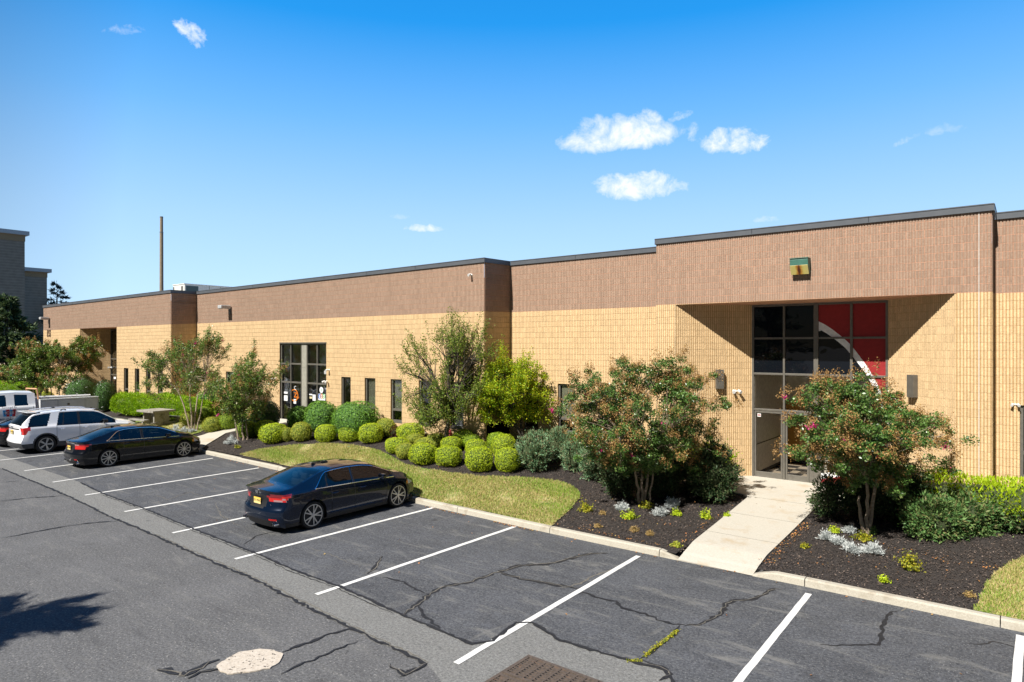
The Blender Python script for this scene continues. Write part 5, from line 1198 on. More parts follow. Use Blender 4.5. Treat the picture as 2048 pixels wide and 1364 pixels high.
for s in (1, -1):
    e4 = C4['ev']; ty = C4['nB']+C4['nG']+1.2
    chrome_line(C4, [e4(x, ty, s)+np.array([0, 0, .055]) for x in np.linspace(.85, 3.0, 16)], .020, mat('pale satin rail', (.60, .62, .66), .35, .4), 'roof_rail')
    g = MB()
    for x in (.80, 1.75, 3.02):
        p = e4(x, ty, s); g.tube([p+np.array([-.10, 0, 0.0]), p+np.array([-.03, 0, .05]), p+np.array([.05, 0, .05]), p+np.array([.12, 0, 0])], [.02, .028, .028, .015], 6)
    g.build('rail_foot', M_BLACK, C4['t'], world=False)
g = MB(); g.prism([(-2.5+.42, -.66), (-2.5+.80, -.72), (-2.5+.80, .72), (-2.5+.42, .66)], 1.735, 1.758); g.build('spoiler', P_WHITEC, C4['t'], world=False, bevel=.012)
# white utility pickup
def cls5(reg, x, y, z, v, k, hg):
    if reg == 'top':
        if 1.80 < x < 2.48: return 'windscreen' if k >= 1 else None
    if reg == 'gh':
        if hg < .15: return None
        if .08 < v < .80:
            if .30+.05*v < x < .86-.02*v: return 'quarter_window'
            if 1.16+.04*v < x < 2.36: return 'side_window#f'
    if reg == 'side' and z < .62: return 'trim'
    if reg == 'rear' and .62*2.2 < z < 1.85 and y < .6: return 'rear_window'
    if reg == 'front' and .7 < z < 1.25 and y < .7: return 'grille'
TRK = dict(L=4.0, hw=1.0, R=.40, rim=.24, sp=8, style=1, xr=-9, xf=3.05, rk=.60, tum=.24, bin=.03, crown=.07, sm=.05, sh=2.,
    zs=[(0, 1.40), (.5, 1.40), (1.2, 1.40), (2, 1.37), (2.5, 1.36), (3.4, 1.34), (4.0, 1.20)], zr=[(0, 2.05), (.1, 2.10), (.8, 2.15), (1.6, 2.13), (1.85, 2.06), (2.46, 1.53), (2.8, 1.50), (3.6, 1.43), (4.0, 1.28)],
    pw=[(0, .99), (1, 1.0), (2, 1.0), (3, 1.0), (4., .93)], rearz=[(.5, 0), (2, .0)], frontz=[(.5, .1), (.8, 0), (1.3, .05)], ws=(1.8, 2.48), bl=(-3, -2), cab=(.15, 2.3), seats=(1.0, .35), gaps=(.10, 1.04, 2.30), handles=(.94,), hz=1.22, mir=2.20, cls=cls5,
    kr=.02, kf=.12, cb=.03, mm=M_BLACK, ms=1.6, mt=1.7, hm=M_BLACK, sg=M_CARG)
XT = -40.35; ZT = .008
tp = atX(75.5, 740, XT-.2)
C5y = tp[1]-.25
def car_truck():
    S = dict(TRK); S['xr'] = -9.
    c = car('utility_truck', 'white utility pickup with a steel tool body and a cola coloured logo on its door', (XT-1.0, C5y-2.0, ZT), S, paint('truck white paint', (.80, .81, .82), 0.), rz=-math.pi/2, cat='truck')
    return c
# the loft needs no wheel at the cab's rear: remove the pair that would sit there
C5 = car_truck(); T5 = C5['t']; T5.scale = (1.06, 1.06, 1.075)
for ch in list(T5.children):
    if ch.name.startswith('wheel') and not ch.name.startswith('wheel_well') and ch.location.x < -5:
        for c2 in list(ch.children): bpy.data.objects.remove(c2)
        bpy.data.objects.remove(ch)
for ch in list(T5.children):
    if ch.name.startswith('wheel_well'): bpy.data.objects.remove(ch)
P_TRK = MATS['truck white paint']; M_TBOX = simple_noise('grey white steel body', (.50, .51, .53), (.60, .61, .63), 4., .5)
bl = 2.55; bx1 = -2.0-.14; bx0 = bx1-bl                 # local x, rear is negative
for s in (1, -1):
    g = MB(); y0, y1 = s*.62, s*1.06; g.box(bx0, bx1, min(y0, y1), max(y0, y1), 1.02, 1.66); g.box(bx0, bx0+.45, min(y0, y1), max(y0, y1), .62, 1.02); g.box(bx1-.75, bx1, min(y0, y1), max(y0, y1), .62, 1.02); g.build('tool_body', M_TBOX, T5, world=False, bevel=.012)
    g = MB(); g.box(bx0-.01, bx1+.01, min(y0, s*1.075), max(y0, s*1.075), 1.66, 1.70); g.build('body_lid', P_TRK, T5, world=False, bevel=.008)
    g = MB(); yo = s*1.061
    for (a, b, z0, z1) in ((bx1-.03, bx1-.73, .68, 1.62), (bx1-.77, bx0+.62, 1.10, 1.62), (bx0+.58, bx0+.04, .68, 1.62)):
        a, b = min(a, b), max(a, b)
        for q in ((a, a+.008, z0, z1), (b-.008, b, z0, z1), (a, b, z0, z0+.008), (a, b, z1-.008, z1)): g.box(q[0], q[1], min(yo, yo+s*.002), max(yo, yo+s*.002), q[2], q[3])
    g.build('door_seam', M_GREY, T5, world=False)
    g = MB()
    for (x_, z_) in ((bx0+1.35, 1.40), (bx0+.35, 1.12), (bx1-.60, .98)): g.box(x_-.05, x_+.05, min(yo, yo+s*.012), max(yo, yo+s*.012), z_-.05, z_+.05)
    g.build('latch', mat('rusty latch', (.12, .09, .06), .6), T5, world=False, bevel=.004)
    g = MB(); g.box(bx0-.004, bx0+.02, min(s*.9, s*1.05), max(s*.9, s*1.05), 1.52, 1.62); g.build('marker_lamp', M_REDL, T5, world=False)
    wheel(T5, bx0+1.12, s*.90, .40, s, 8, .24, style=1)
g = MB(); g.box(bx0+.05, bx1, -.62, .62, .95, 1.02); g.box(bx0, bx0+.05, -.62, .62, 1.02, 1.5); g.build('load_floor', M_GREY, T5, world=False)
g = MB(); g.tube([(bx0+.2, .55, 1.76), (bx1, .60, 1.80)], .035, 8); g.build('ladder_rail', M_WHITE, T5, world=False)
g = MB(); g.tube([(bx1+.02, -.85, 1.7), (bx1+.06, -.80, 2.16), (bx1+.06, .80, 2.2), (bx1+.02, .85, 1.7)], .035, 8); g.build('headache_rack', mat('faded orange frame', (.62, .33, .18), .6), T5, world=False)
g = MB(); g.box(bx1-.5, 1.6, -.45, .45, .48, .62); g.build('chassis', M_BLACK, T5, world=False); g = MB(); g.box(-1.9, .55, .96, 1.10, .40, .46); g.box(-1.9, .55, -1.10, -.96, .40, .46); g.build('running_board', P_TRK, T5, world=False, bevel=.01)
# wheel well at the front of the truck
g = MB()
for s in (1, -1): g.lathe([(.45, s*.6), (.45, s*.61)], c=(3.05-2, 0, .40), ax='y', n=20)
g.build('wheel_well', M_DARK, T5, world=False)
# door logo: nose points to -Y, so the visible side is local +y
def onT(px, py):
    p = atX(px, py, XT+.012); dx, dy = p[0]-T5.location.x, p[1]-T5.location.y; return (-dy, dx, p[2]-T5.location.z)
ylg = 1.0+.004
def tq(g, x0, x1, z0, z1, y=ylg, m=0): g.box(min(x0, x1), max(x0, x1), y-.012, y, z0, z1, m)
q0 = onT(3, 842); q1 = onT(28, 817); cx = (q0[0]+q1[0])/2; cz = (q0[2]+q1[2])/2; lw = abs(q1[0]-q0[0]); lh = abs(q1[2]-q0[2])
lw = min(lw, .95); lh = lw*.62
M_LR = mat('logo red', (.50, .012, .02), .4); M_LB = mat('logo blue', (.03, .30, .62), .4); M_LN = mat('logo navy', (.02, .02, .10), .4)
for k, m_ in enumerate((M_LB, M_LR, M_LB, M_LR)):
    a = cx+lw/2-k*lw/4; b = a-lw/4; g = MB(); top = lh/2*(.86 if k % 2 == 0 else 1.); bot = lh/2*(.98 if k % 2 == 0 else 1.04)
    sk = lambda x, z: x-(x-cx)*(.12 if z < cz else 0)
    g.v += [(sk(a, cz-1), ylg, cz-bot), (sk(b, cz-1), ylg, cz-bot), (b, ylg, cz+top), (a, ylg, cz+top), (sk(a, cz-1), ylg-.01, cz-bot), (sk(b, cz-1), ylg-.01, cz-bot), (b, ylg-.01, cz+top), (a, ylg-.01, cz+top)]
    for q in ((0, 1, 2, 3), (4, 7, 6, 5), (0, 4, 5, 1), (3, 2, 6, 7), (0, 3, 7, 4), (1, 5, 6, 2)): g.f.append(q); g.m.append(0)
    g.build('logo_panel', m_, T5, world=False)
RT_ = (math.pi/2, 0, math.pi)
textmesh('logo_shadow', 'ICEE', lh*.62, M_LN, T5, (cx+.012, ylg+.002, cz-.004), RT_, ext=.002, sx=1.06)
textmesh('logo_lettering', 'ICEE', lh*.56, M_WHITE, T5, (cx, ylg+.006, cz), RT_, ext=.002, sx=1.05)
textmesh('door_lettering', 'Serviced By', .115, M_LN, T5, (cx, ylg+.002, cz+lh/2+.10), RT_, ext=.002, sx=1.1)
textmesh('door_lettering', '800-423-3872', .13, mat('dark grey vinyl', (.05, .05, .05), .5), T5, (cx, ylg+.002, cz-lh/2-.13), RT_, ext=.002, sx=1.05)
# ---------------------------------------------------------------- picnic table
ctr = np.array([-35.7, 15.35])
t = thing('picnic_table', (ctr[0], ctr[1], bz(-35.7, 15.35)-.01), 'weathered concrete picnic table with attached benches beside the bright hedge', 'picnic table', rz=.0)
a_ = math.radians(8); t.rotation_euler = (0, 0, a_); t.scale = (.9, .9, 1)
g = MB(); g.box(-.80, .80, -.68, .68, .76, .86); g.build('table_top', M_TABLE, t, world=False, bevel=.012)
for s in (1, -1):
    g = MB(); g.box(s*.5-.05, s*.5+.05, -.45, .45, 0, .76); g.build('leg', M_TABLE, t, world=False, bevel=.01)
g = MB(); g.box(-.45, .45, -.05, .05, .0, .76); g.build('centre_panel', M_TABLE, t, world=False)
for s in (1, -1):
    b_ = bpy.data.objects.new('bench', None); COL.objects.link(b_); b_.parent = t; b_.location = (0, s*1.02, 0)
    g = MB(); g.box(-.78, .78, -.15, .15, .38, .45); g.build('bench_top', M_TABLE, b_, world=False, bevel=.01)
    g = MB(); g.box(-.6, -.5, -.12, .12, 0, .38); g.box(.5, .6, -.12, .12, 0, .38); g.box(-.6, -.5, min(0, -s*.9), max(0, -s*.9), .12, .24); g.box(.5, .6, min(0, -s*.9), max(0, -s*.9), .121, .241); g.build('bench_leg', M_TABLE, b_, world=False, bevel=.006)
# ---------------------------------------------------------------- foliage
def nvec(P, seed, fr=(1.7, 3.9, 8.3), am=(.5, .3, .2)):
    r = np.random.default_rng(seed); o = np.zeros(len(P))
    for f, a in zip(fr, am):
        for _ in range(4):
            k = r.normal(0, 1, 3); k *= f/np.linalg.norm(k); o += a*.5*np.sin(P@k+r.uniform(0, 6.28))
    return o
def leaves(C, size, rng, asp=.5, nrm=None, tilt=.8, mi=0):
    n = len(C); C = np.asarray(C); s = np.asarray(size)*np.ones(n)*rng.uniform(.7, 1.3, n)
    N = rng.normal(0, 1, (n, 3)); 
    if nrm is not None: N = nrm+N*tilt
    N /= np.linalg.norm(N, axis=1, keepdims=True)+1e-9
    T = rng.normal(0, 1, (n, 3)); U = np.cross(N, T); U /= np.linalg.norm(U, axis=1, keepdims=True)+1e-9; V = np.cross(N, U)
    a = U*(s*.5)[:, None]; b = V*(s*.5*asp)[:, None]; q = N*(s*.12)[:, None]
    return np.stack([C-a, C+b+q, C+a, C-b+q], 1).reshape(-1, 3), np.full(n, mi)
def sprays(C, D, ln, wd, rng, mi=0):
    n = len(C); L = ln*rng.uniform(.6, 1.4, n); D = D/(np.linalg.norm(D, axis=1, keepdims=True)+1e-9)
    W_ = np.cross(D, rng.normal(0, 1, (n, 3))); W_ /= np.linalg.norm(W_, axis=1, keepdims=True)+1e-9; b = W_*(wd*rng.uniform(.7, 1.3, n)*.5)[:, None]; e = D*L[:, None]
    return np.stack([C, C+e*.45+b, C+e, C+e*.45-b], 1).reshape(-1, 3), np.full(n, mi)
def sphere_dirs(n, rng, low=-.55):
    z = rng.uniform(low, 1, n); a = rng.uniform(0, 2*math.pi, n); r = np.sqrt(np.maximum(0, 1-z*z)); return np.stack([r*np.cos(a), r*np.sin(a), z], -1)
def uvball(rx, ry, rz, cz, seed, nu=18, nv=12, pw=2.4, lump=.05):
    V = []; F = []
    for i in range(nv+1):
        for j in range(nu):
            t = math.pi*i/nv; a = 2*math.pi*j/nu; V.append((math.sin(t)*math.cos(a), math.sin(t)*math.sin(a), math.cos(t)))
    V = np.array(V); n = nvec(V, seed); r = (np.abs(V)**pw).sum(1)**(-1/pw)
    V = V*(r*(1+lump*n))[:, None]*np.array([rx, ry, rz])+np.array([0, 0, cz])
    for i in range(nv):
        for j in range(nu): a = i*nu+j; b = i*nu+(j+1) % nu; F.append((a, a+nu, b+nu, b))
    return V, F
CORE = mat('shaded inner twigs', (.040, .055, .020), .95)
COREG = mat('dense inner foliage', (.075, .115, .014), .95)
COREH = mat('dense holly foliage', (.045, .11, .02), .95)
SHV = {}
def shrubmesh(kind, var, rx=.5, ry=.5, rz=.5):
    key = (kind, var, round(rx, 1), round(rx/ry, 1), round(rz/rx, 1))
    if key in SHV: return SHV[key]
    rng = np.random.default_rng(hash(key) % 10000 if False else (var*131+len(kind)*17+int(rx*100))); V = []; MI = []
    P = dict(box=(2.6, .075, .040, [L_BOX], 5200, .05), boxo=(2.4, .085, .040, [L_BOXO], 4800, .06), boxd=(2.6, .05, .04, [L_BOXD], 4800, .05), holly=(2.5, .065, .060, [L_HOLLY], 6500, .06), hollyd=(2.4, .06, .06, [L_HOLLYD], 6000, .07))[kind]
    pw, lump, sz, mats, n, jit = P
    area = 4*math.pi*((rx*ry)**.8+(rx*rz)**.8+(ry*rz)**.8)/3; n = int(min(26000, max(2500, area*.9/(sz*sz)*1.7)))
    d = sphere_dirs(n, rng, -.85); r = (np.abs(d)**pw).sum(1)**(-1/pw); nz = nvec(d, var+7, (2.2, 5., 11.), (.5, .35, .3))
    rad = (1+lump*nz)*(1-np.abs(rng.normal(0, jit, n))+rng.uniform(0, .03, n)); sp = rng.uniform(0, 1, n) < .03; rad[sp] += rng.uniform(.02, .08, sp.sum())
    C = d*(r*rad)[:, None]*np.array([rx, ry, rz])+np.array([0, 0, rz*.93]); C = C[C[:, 2] > .01]
    nn = (C-np.array([0, 0, rz*.9]))/np.array([rx, ry, rz])**2; nn /= np.linalg.norm(nn, axis=1, keepdims=True)
    q, m = leaves(C, sz, rng, .62, nn, .5, 0); V.append(q); MI.append(m)
    V = np.concatenate(V); F = np.arange(len(V)).reshape(-1, 4); MI = np.concatenate(MI)
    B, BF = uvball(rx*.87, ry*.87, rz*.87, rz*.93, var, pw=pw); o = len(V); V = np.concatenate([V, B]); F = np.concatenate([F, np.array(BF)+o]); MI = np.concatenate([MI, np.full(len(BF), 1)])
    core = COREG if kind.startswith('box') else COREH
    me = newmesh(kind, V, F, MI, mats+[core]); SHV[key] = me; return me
def stems(r, z, seed, n=5):
    g = MB(); rr = random.Random(seed)
    for _ in range(n): a = rr.uniform(0, 6.28); g.tube([(math.cos(a)*r*.15, math.sin(a)*r*.15, -.03), (math.cos(a)*r*.5, math.sin(a)*r*.5, z)], [.014, .008], 5)
    return g
def shrub(name, loc, r3, kind, label, group, seed, cat='shrub', rot=None):
    rx, ry, rz = r3; t = thing(name, loc, label, cat, group, rot if rot is not None else (seed*1.7) % 6.28)
    b = .5; me = shrubmesh(kind, seed % 4, b, b*ry/rx, b*rz/rx) if rx < .62 else shrubmesh(kind, seed % 4, rx, ry, rz)
    s = rx/b if rx < .62 else 1.; o = link('foliage', me, t, world=False); o.scale = (s, s, s)
    stems(rx, rz, seed).build('stems', M_BARKD, t, world=False); return t
def wallY(x): return 17.1 if x < -37.9 else 18.55 if x < -15.95 else 20.1 if x < -9.45 else 19.5 if x < -.72 else 20.2
def at_base(cx, by, wpx, hr=1., gap=.05):
    """ground point, width and height of a plant whose foot shows at (cx, by); kept clear of the wall behind"""
    p = bp(cx, by); d = depth(p); w_ = wpx*d/FPX; u = np.array([p[0], p[1]])/math.hypot(p[0], p[1])
    c = np.array([p[0], p[1]])+u*w_*.42
    for _ in range(4):
        d = float(c@FW[:2]); w_ = wpx*d/FPX; lim = wallY(c[0])-gap-w_*.5
        if c[1] > lim and c[0] > -58: c = c*(lim/c[1])
    d = float(c@FW[:2]); w_ = wpx*d/FPX; z = bz(*c)-.01; top = CH+(HY-(by-hr*wpx))/FPX*d
    return (c[0], c[1], z), w_, max(.35*w_, top-z)
def tb(px, py, gap=1.2):
    p = bp(px, py); c = np.array(p[:2])
    for _ in range(3):
        lim = wallY(c[0])-gap
        if c[1] > lim: c = c*(lim/c[1])
    return (c[0], c[1], bz(*c)-.01)
GB = 'clipped round shrubs along the planting bed'
BOXES = [ # cx, base y, width px, height ratio, kind, label
 (546, 889, 47, .86, 'box', 'round clipped boxwood, leftmost and largest of the front row beside the lawn tip'),
 (572, 884, 25, 1.1, 'boxo', 'narrow boxwood tucked behind the leftmost front row boxwood'),
 (603, 884, 37, 1.03, 'boxo', 'olive round boxwood in front of the low dark holly by the middle entrance'),
 (653, 885, 39, .88, 'box', 'round boxwood standing alone in front of the gap between the two big hollies'),
 (700, 884, 39, .9, 'box', 'round boxwood directly below the big light green holly dome'),
 (741, 887, 44, .87, 'box', 'plump light green boxwood right of the holly dome, at the bend of the mulch'),
 (772, 874, 37, .97, 'boxo', 'boxwood against the wall beside the small russet shrub'),
 (795, 908, 45, .70, 'box', 'low wide boxwood, leftmost of the dense right hand cluster'),
 (821, 876, 48, .58, 'box', 'flat topped boxwood near the wall under the third narrow window'),
 (811, 920, 37, .88, 'boxo', 'olive boxwood at the lawn edge, second in the cluster\'s front row'),
 (847, 932, 50, .88, 'box', 'big round boxwood with a pale fallen leaf on top'),
 (829, 888, 34, .6, 'boxo', 'small olive boxwood between the flat topped one and the cluster'),
 (850, 898, 36, .6, 'boxo', 'dull olive boxwood behind the one with a pale leaf on top'),
 (873, 898, 38, .8, 'boxo', 'half brown boxwood left of the crabapple trunk'),
 (898, 935, 48, .93, 'box', 'tall round boxwood in front of the crabapple trunk'),
 (903, 905, 38, .8, 'box', 'boxwood peeking over the tall one in front of the crabapple trunk'),
 (927, 893, 41, .8, 'boxd', 'dark shaded boxwood at the wall right of the crabapple trunk'),
 (944, 898, 34, .8, 'boxd', 'small shaded boxwood beside the masonry corner'),
 (953, 912, 41, .85, 'box', 'bright boxwood behind the largest one of the cluster'),
 (959, 943, 50, .95, 'box', 'largest boxwood of the cluster, in the middle of its front row'),
 (997, 899, 41, .85, 'boxd', 'shaded boxwood in front of the dark alcove'),
 (1008, 908, 42, .88, 'box', 'bright boxwood in front of the alcove, behind the rightmost front one'),
 (1014, 940, 44, .98, 'box', 'squarish boxwood, rightmost of the front row, beside the blue green juniper'),
 (424, 866, 31, 1.0, 'boxo', 'yellowish boxwood near the silver plants beside the side path'),
 (455, 860, 34, .95, 'boxd', 'shaded boxwood under the holly left of the side path'),
 (494, 877, 34, .95, 'boxd', 'shaded boxwood at the foot of the slim leaning crape myrtle'),
 (531, 874, 36, .9, 'boxd', 'dark boxwood behind the slim leaning crape myrtle'),
 (379, 852, 29, 1.0, 'boxo', 'round boxwood at the foot of the tall left crape myrtle'),
 (389, 824, 24, 1.2, 'boxo', 'tall yellowish boxwood behind the tall left crape myrtle'),
 (409, 840, 26, 1.0, 'boxd', 'dark round shrub right of the tall left crape myrtle'),
 (193, 813, 20, 1.2, 'boxo', 'round boxwood, nearest the tail of the white utility truck'),
 (208, 813, 19, 1.2, 'boxo', 'second boxwood from the truck tail, narrow and upright'),
 (222, 813, 19, 1.15, 'boxo', 'third boxwood from the truck tail, lightest of the row'),
 (235, 815, 22, .9, 'boxo', 'fourth boxwood from the truck tail, touching the bright hedge'),
 (243, 797, 26, .5, 'boxo', 'flat boxwood in the back row under the first slot window'),
 (216, 797, 20, .7, 'boxo', 'small boxwood in the back row below the dark holly'),
 (93, 797, 20, .7, 'boxo', 'small round shrub seen above the truck tool body'),
 (82, 790, 16, 1.6, 'boxo', 'yellowish upright shrub beside the left crape myrtle trunks'),
]
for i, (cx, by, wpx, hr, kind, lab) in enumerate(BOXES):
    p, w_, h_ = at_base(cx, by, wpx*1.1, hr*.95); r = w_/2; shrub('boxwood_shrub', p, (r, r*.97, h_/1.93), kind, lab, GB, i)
HOL = [(711, 879, 93, .82, 'holly', 'large light green holly dome, rightmost of the big shrubs by the middle entrance'), (643, 872, 66, 1.05, 'holly', 'darker holly between the middle entrance and the largest holly dome'), (600, 860, 50, .95, 'holly', 'low holly hiding the foot of the middle entrance doors'),
       (533, 862, 52, 1.15, 'hollyd', 'dark holly left of the middle entrance in deep shade'), (503, 856, 44, 1.0, 'hollyd', 'dark holly behind the slim crape myrtle'), (415, 826, 44, 1.0, 'holly', 'blue green holly right of the tall left crape myrtle'), (452, 834, 44, 1.0, 'hollyd', 'shaded holly left of the slim crape myrtle'),
       (163, 792, 62, .62, 'hollyd', 'wide dark holly mound above the truck tool body'), (211, 791, 43, .72, 'hollyd', 'smaller dark holly mound at the foot of the far left recess'), (97, 782, 34, .9, 'hollyd', 'dark shrub under the far left crape myrtle'), (132, 784, 34, 1.0, 'hollyd', 'dark shrub behind the far left crape myrtle trunks'), (8, 762, 40, .8, 'hollyd', 'dark shrub at the far left edge behind the bright hedge'), (48, 764, 44, .6, 'hollyd', 'low dark shrub between the bright hedge and the pale annex')]
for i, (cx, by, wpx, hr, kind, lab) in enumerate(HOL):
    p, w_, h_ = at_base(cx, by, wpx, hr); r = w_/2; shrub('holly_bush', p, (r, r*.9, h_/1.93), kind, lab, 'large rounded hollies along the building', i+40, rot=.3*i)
def hedge(name, p0, p1, wd, h, mats, label, seed, kind='yew', sz=.075, dens=420, cat='hedge', core=CORE, lump=.16, up=.6, topm=None, pw=3.2):
    """long rounded hedge between two ground points"""
    p0 = np.array(p0[:2]); p1 = np.array(p1[:2]); L = np.linalg.norm(p1-p0); c = (p0+p1)/2; a = math.atan2(*(p1-p0)[::-1]); rx, ry, rz = L/2, wd/2, h/2
    t = thing(name, (c[0], c[1], bz(c[0], c[1])-.01), label, cat, None, a); rng = np.random.default_rng(seed)
    area = 2*(L*wd+L*h+wd*h); n = int(area*dens); d = rng.normal(0, 1, (n, 3)); d /= np.abs(d).max(1, keepdims=True)
    d[:, :] *= 1; r = (np.abs(d)**pw).sum(1)**(-1/pw); C = d*r[:, None]*np.array([rx, ry, rz]); nz = nvec(C, seed, (2.1, 4.7, 9.), (.5, .4, .3)); 
    nn = np.sign(d)*np.abs(d)**(pw-1)/np.array([rx, ry, rz]); nn /= np.linalg.norm(nn, axis=1, keepdims=True)
    C = C+nn*(nz*lump+rng.uniform(-lump*.9, .02, n))[:, None]*min(1., h)+np.array([0, 0, rz]); k = C[:, 2] > .02; C, nn = C[k], nn[k]
    if kind == 'leaf': V, MI = leaves(C, sz, rng, .6, nn, .8)
    else: V, MI = sprays(C, nn*.7+rng.normal(0, .45, (len(C), 3))+np.array([0, 0, up]), sz, sz*.42, rng)
    if topm is not None: MI = np.where((C[:, 2] > h*topm+rng.normal(0, .05, len(C))) , 1, 0)  # upper sprays take the colour that paints sun on the hedge top
    F = np.arange(len(V)).reshape(-1, 4); B, BF = uvball(rx*.93, ry*.80, rz*.84, rz*.92, seed, 40, 14, pw, .03); o = len(V)
    V = np.concatenate([V, B]); F = np.concatenate([F, np.array(BF)+o]); MI = np.concatenate([MI, np.full(len(BF), len(mats))])
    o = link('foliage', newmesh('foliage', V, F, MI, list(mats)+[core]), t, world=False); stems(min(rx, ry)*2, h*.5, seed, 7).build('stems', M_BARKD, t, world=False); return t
def spiky(name, cx, by, wpx, hr, mats, label, seed, sz=.10, group=None, up=.7, dens=520, topm=None, core=CORE, cs=.74):
    p, w_, h = at_base(cx, by, wpx, hr); r = w_/2; t = thing(name, p, label, 'shrub', group, 0); rng = np.random.default_rng(seed)
    # shoots: many clusters pushing out of an uneven mass
    nc = int(60+110*r); cd_ = sphere_dirs(nc, rng, -.9); cc = cd_*np.array([r*.76, r*.74, h*.42])*rng.uniform(.72, 1.10, nc)[:, None]+np.array([0, 0, h*.47]); n = int(4*math.pi*r*h*.6*dens*2.2); w2 = rng.integers(0, nc, n)
    off = rng.normal(0, 1, (n, 3)); off /= np.linalg.norm(off, axis=1, keepdims=True); C = cc[w2]+off*np.abs(rng.normal(0, 1, n))[:, None]*r*.17+cd_[w2]*rng.uniform(-.2, .30, n)[:, None]*r; C[:, 2] = np.clip(C[:, 2], .03, None)
    V, MI = sprays(C, cd_[w2]*.8+rng.normal(0, .5, (n, 3))+np.array([0, 0, up]), sz, sz*.38, rng)
    if topm is not None: MI = np.where(C[:, 2] > h*topm+rng.normal(0, .08, n), 1, 0)  # sunlit top put in by colouring the highest sprays lighter
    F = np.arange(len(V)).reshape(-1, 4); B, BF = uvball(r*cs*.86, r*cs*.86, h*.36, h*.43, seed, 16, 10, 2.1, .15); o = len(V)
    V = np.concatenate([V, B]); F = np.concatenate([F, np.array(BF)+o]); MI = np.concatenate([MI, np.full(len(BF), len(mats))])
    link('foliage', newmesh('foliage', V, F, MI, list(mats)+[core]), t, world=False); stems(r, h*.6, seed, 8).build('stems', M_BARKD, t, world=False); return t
JG = 'loose blue green junipers between the boxwoods and the crape myrtle'
for i, (cx, by, wpx, hr, lab) in enumerate([(1068, 942, 62, 1.1, 'blue green juniper touching the rightmost front row boxwood'), (1118, 925, 58, 1.05, 'blue green juniper behind, under the lime green tree'), (1150, 948, 48, 1.3, 'tall narrow blue green juniper in the middle of the loose group'), (1162, 905, 44, 1.0, 'juniper at the wall below the window with a blind'),
      (1190, 966, 58, 1.3, 'browner juniper, rightmost of the group, beside the dark yew'), (1105, 900, 36, 1.0, 'small dark juniper in the back row under the lime green tree')]):
    spiky('juniper', cx, by, wpx*1.1, hr*1.0, [L_JUN if i < 5 else L_HOLLYD], lab, 60+i, .085, JG, .8, 800)
YG_ = 'dark yews on both sides of the walkway'
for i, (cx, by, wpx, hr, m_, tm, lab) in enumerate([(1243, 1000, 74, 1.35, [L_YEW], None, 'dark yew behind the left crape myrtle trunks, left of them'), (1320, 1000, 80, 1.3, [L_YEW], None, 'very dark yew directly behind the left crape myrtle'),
      (1425, 1012, 96, 1.30, [L_YEW], None, 'broad dark yew nearest the walkway, on its left side'), (1405, 968, 130, .62, [L_YEW, L_YEWT], .62, 'dark yew with sunlight painted golden on its top beside the entrance wall'),
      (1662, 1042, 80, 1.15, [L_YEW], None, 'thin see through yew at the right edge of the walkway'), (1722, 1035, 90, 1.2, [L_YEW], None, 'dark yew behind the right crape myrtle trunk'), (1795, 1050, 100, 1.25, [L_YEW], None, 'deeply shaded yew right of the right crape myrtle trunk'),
      (1868, 1086, 100, 1.20, [L_YEWM], None, 'mid green yew with a brown twig, in front of the hedge with the painted sunlit top'), (1935, 1075, 90, 1.25, [L_YEWM], None, 'mid green yew right of the one with a brown twig'), (1990, 1068, 86, 1.2, [L_YEWM], None, 'loose green yew second from the right edge'), (2052, 1062, 84, 1.25, [L_YEWM], None, 'green yew cut by the right edge of the picture')]):
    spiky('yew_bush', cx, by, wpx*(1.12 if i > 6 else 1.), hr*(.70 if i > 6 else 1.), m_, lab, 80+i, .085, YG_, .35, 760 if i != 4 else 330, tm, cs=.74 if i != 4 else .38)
hp0 = bp(1800, 1010); hedge('sunlit_top_hedge', (-2.7, 18.75), (2.8, 18.85), 1.35, 1.02, [L_YEW, L_YEWT], 'long flat hedge with sunlight painted golden green on its top at the foot of the right wall', 11, 'yew', .085, 520, topm=.36, lump=.14)
hedge('bright_hedge', (-42.6, 16.1), (-34.4, 17.35), 1.55, 1.12, [L_HEDGE], 'long bright green hedge behind the picnic table', 12, 'yew', .10, 620, core=COREG, lump=.16, pw=3.6)
A_ = bp(-60, 792); B_ = bp(72, 789); hedge('bright_hedge', (A_[0], A_[1]), (B_[0], B_[1]), 2.0, 1.1, [L_HEDGE], 'bright green hedge behind the utility truck cab', 13, 'yew', .11, 330, core=COREG, lump=.14)
hedge('bright_hedge', (-33.6, 17.75), (-32.4, 17.8), 1.1, 1.2, [L_HEDGE], 'small piece of bright hedge between the tall crape myrtle and the blue green holly', 14, 'yew', .10, 420, core=COREG, lump=.1)
spiky('russet_shrub', 788, 874, 26, .8, [L_PURP], 'small russet brown shrub against the wall between two boxwoods', 31, .05, None, .5, 900)

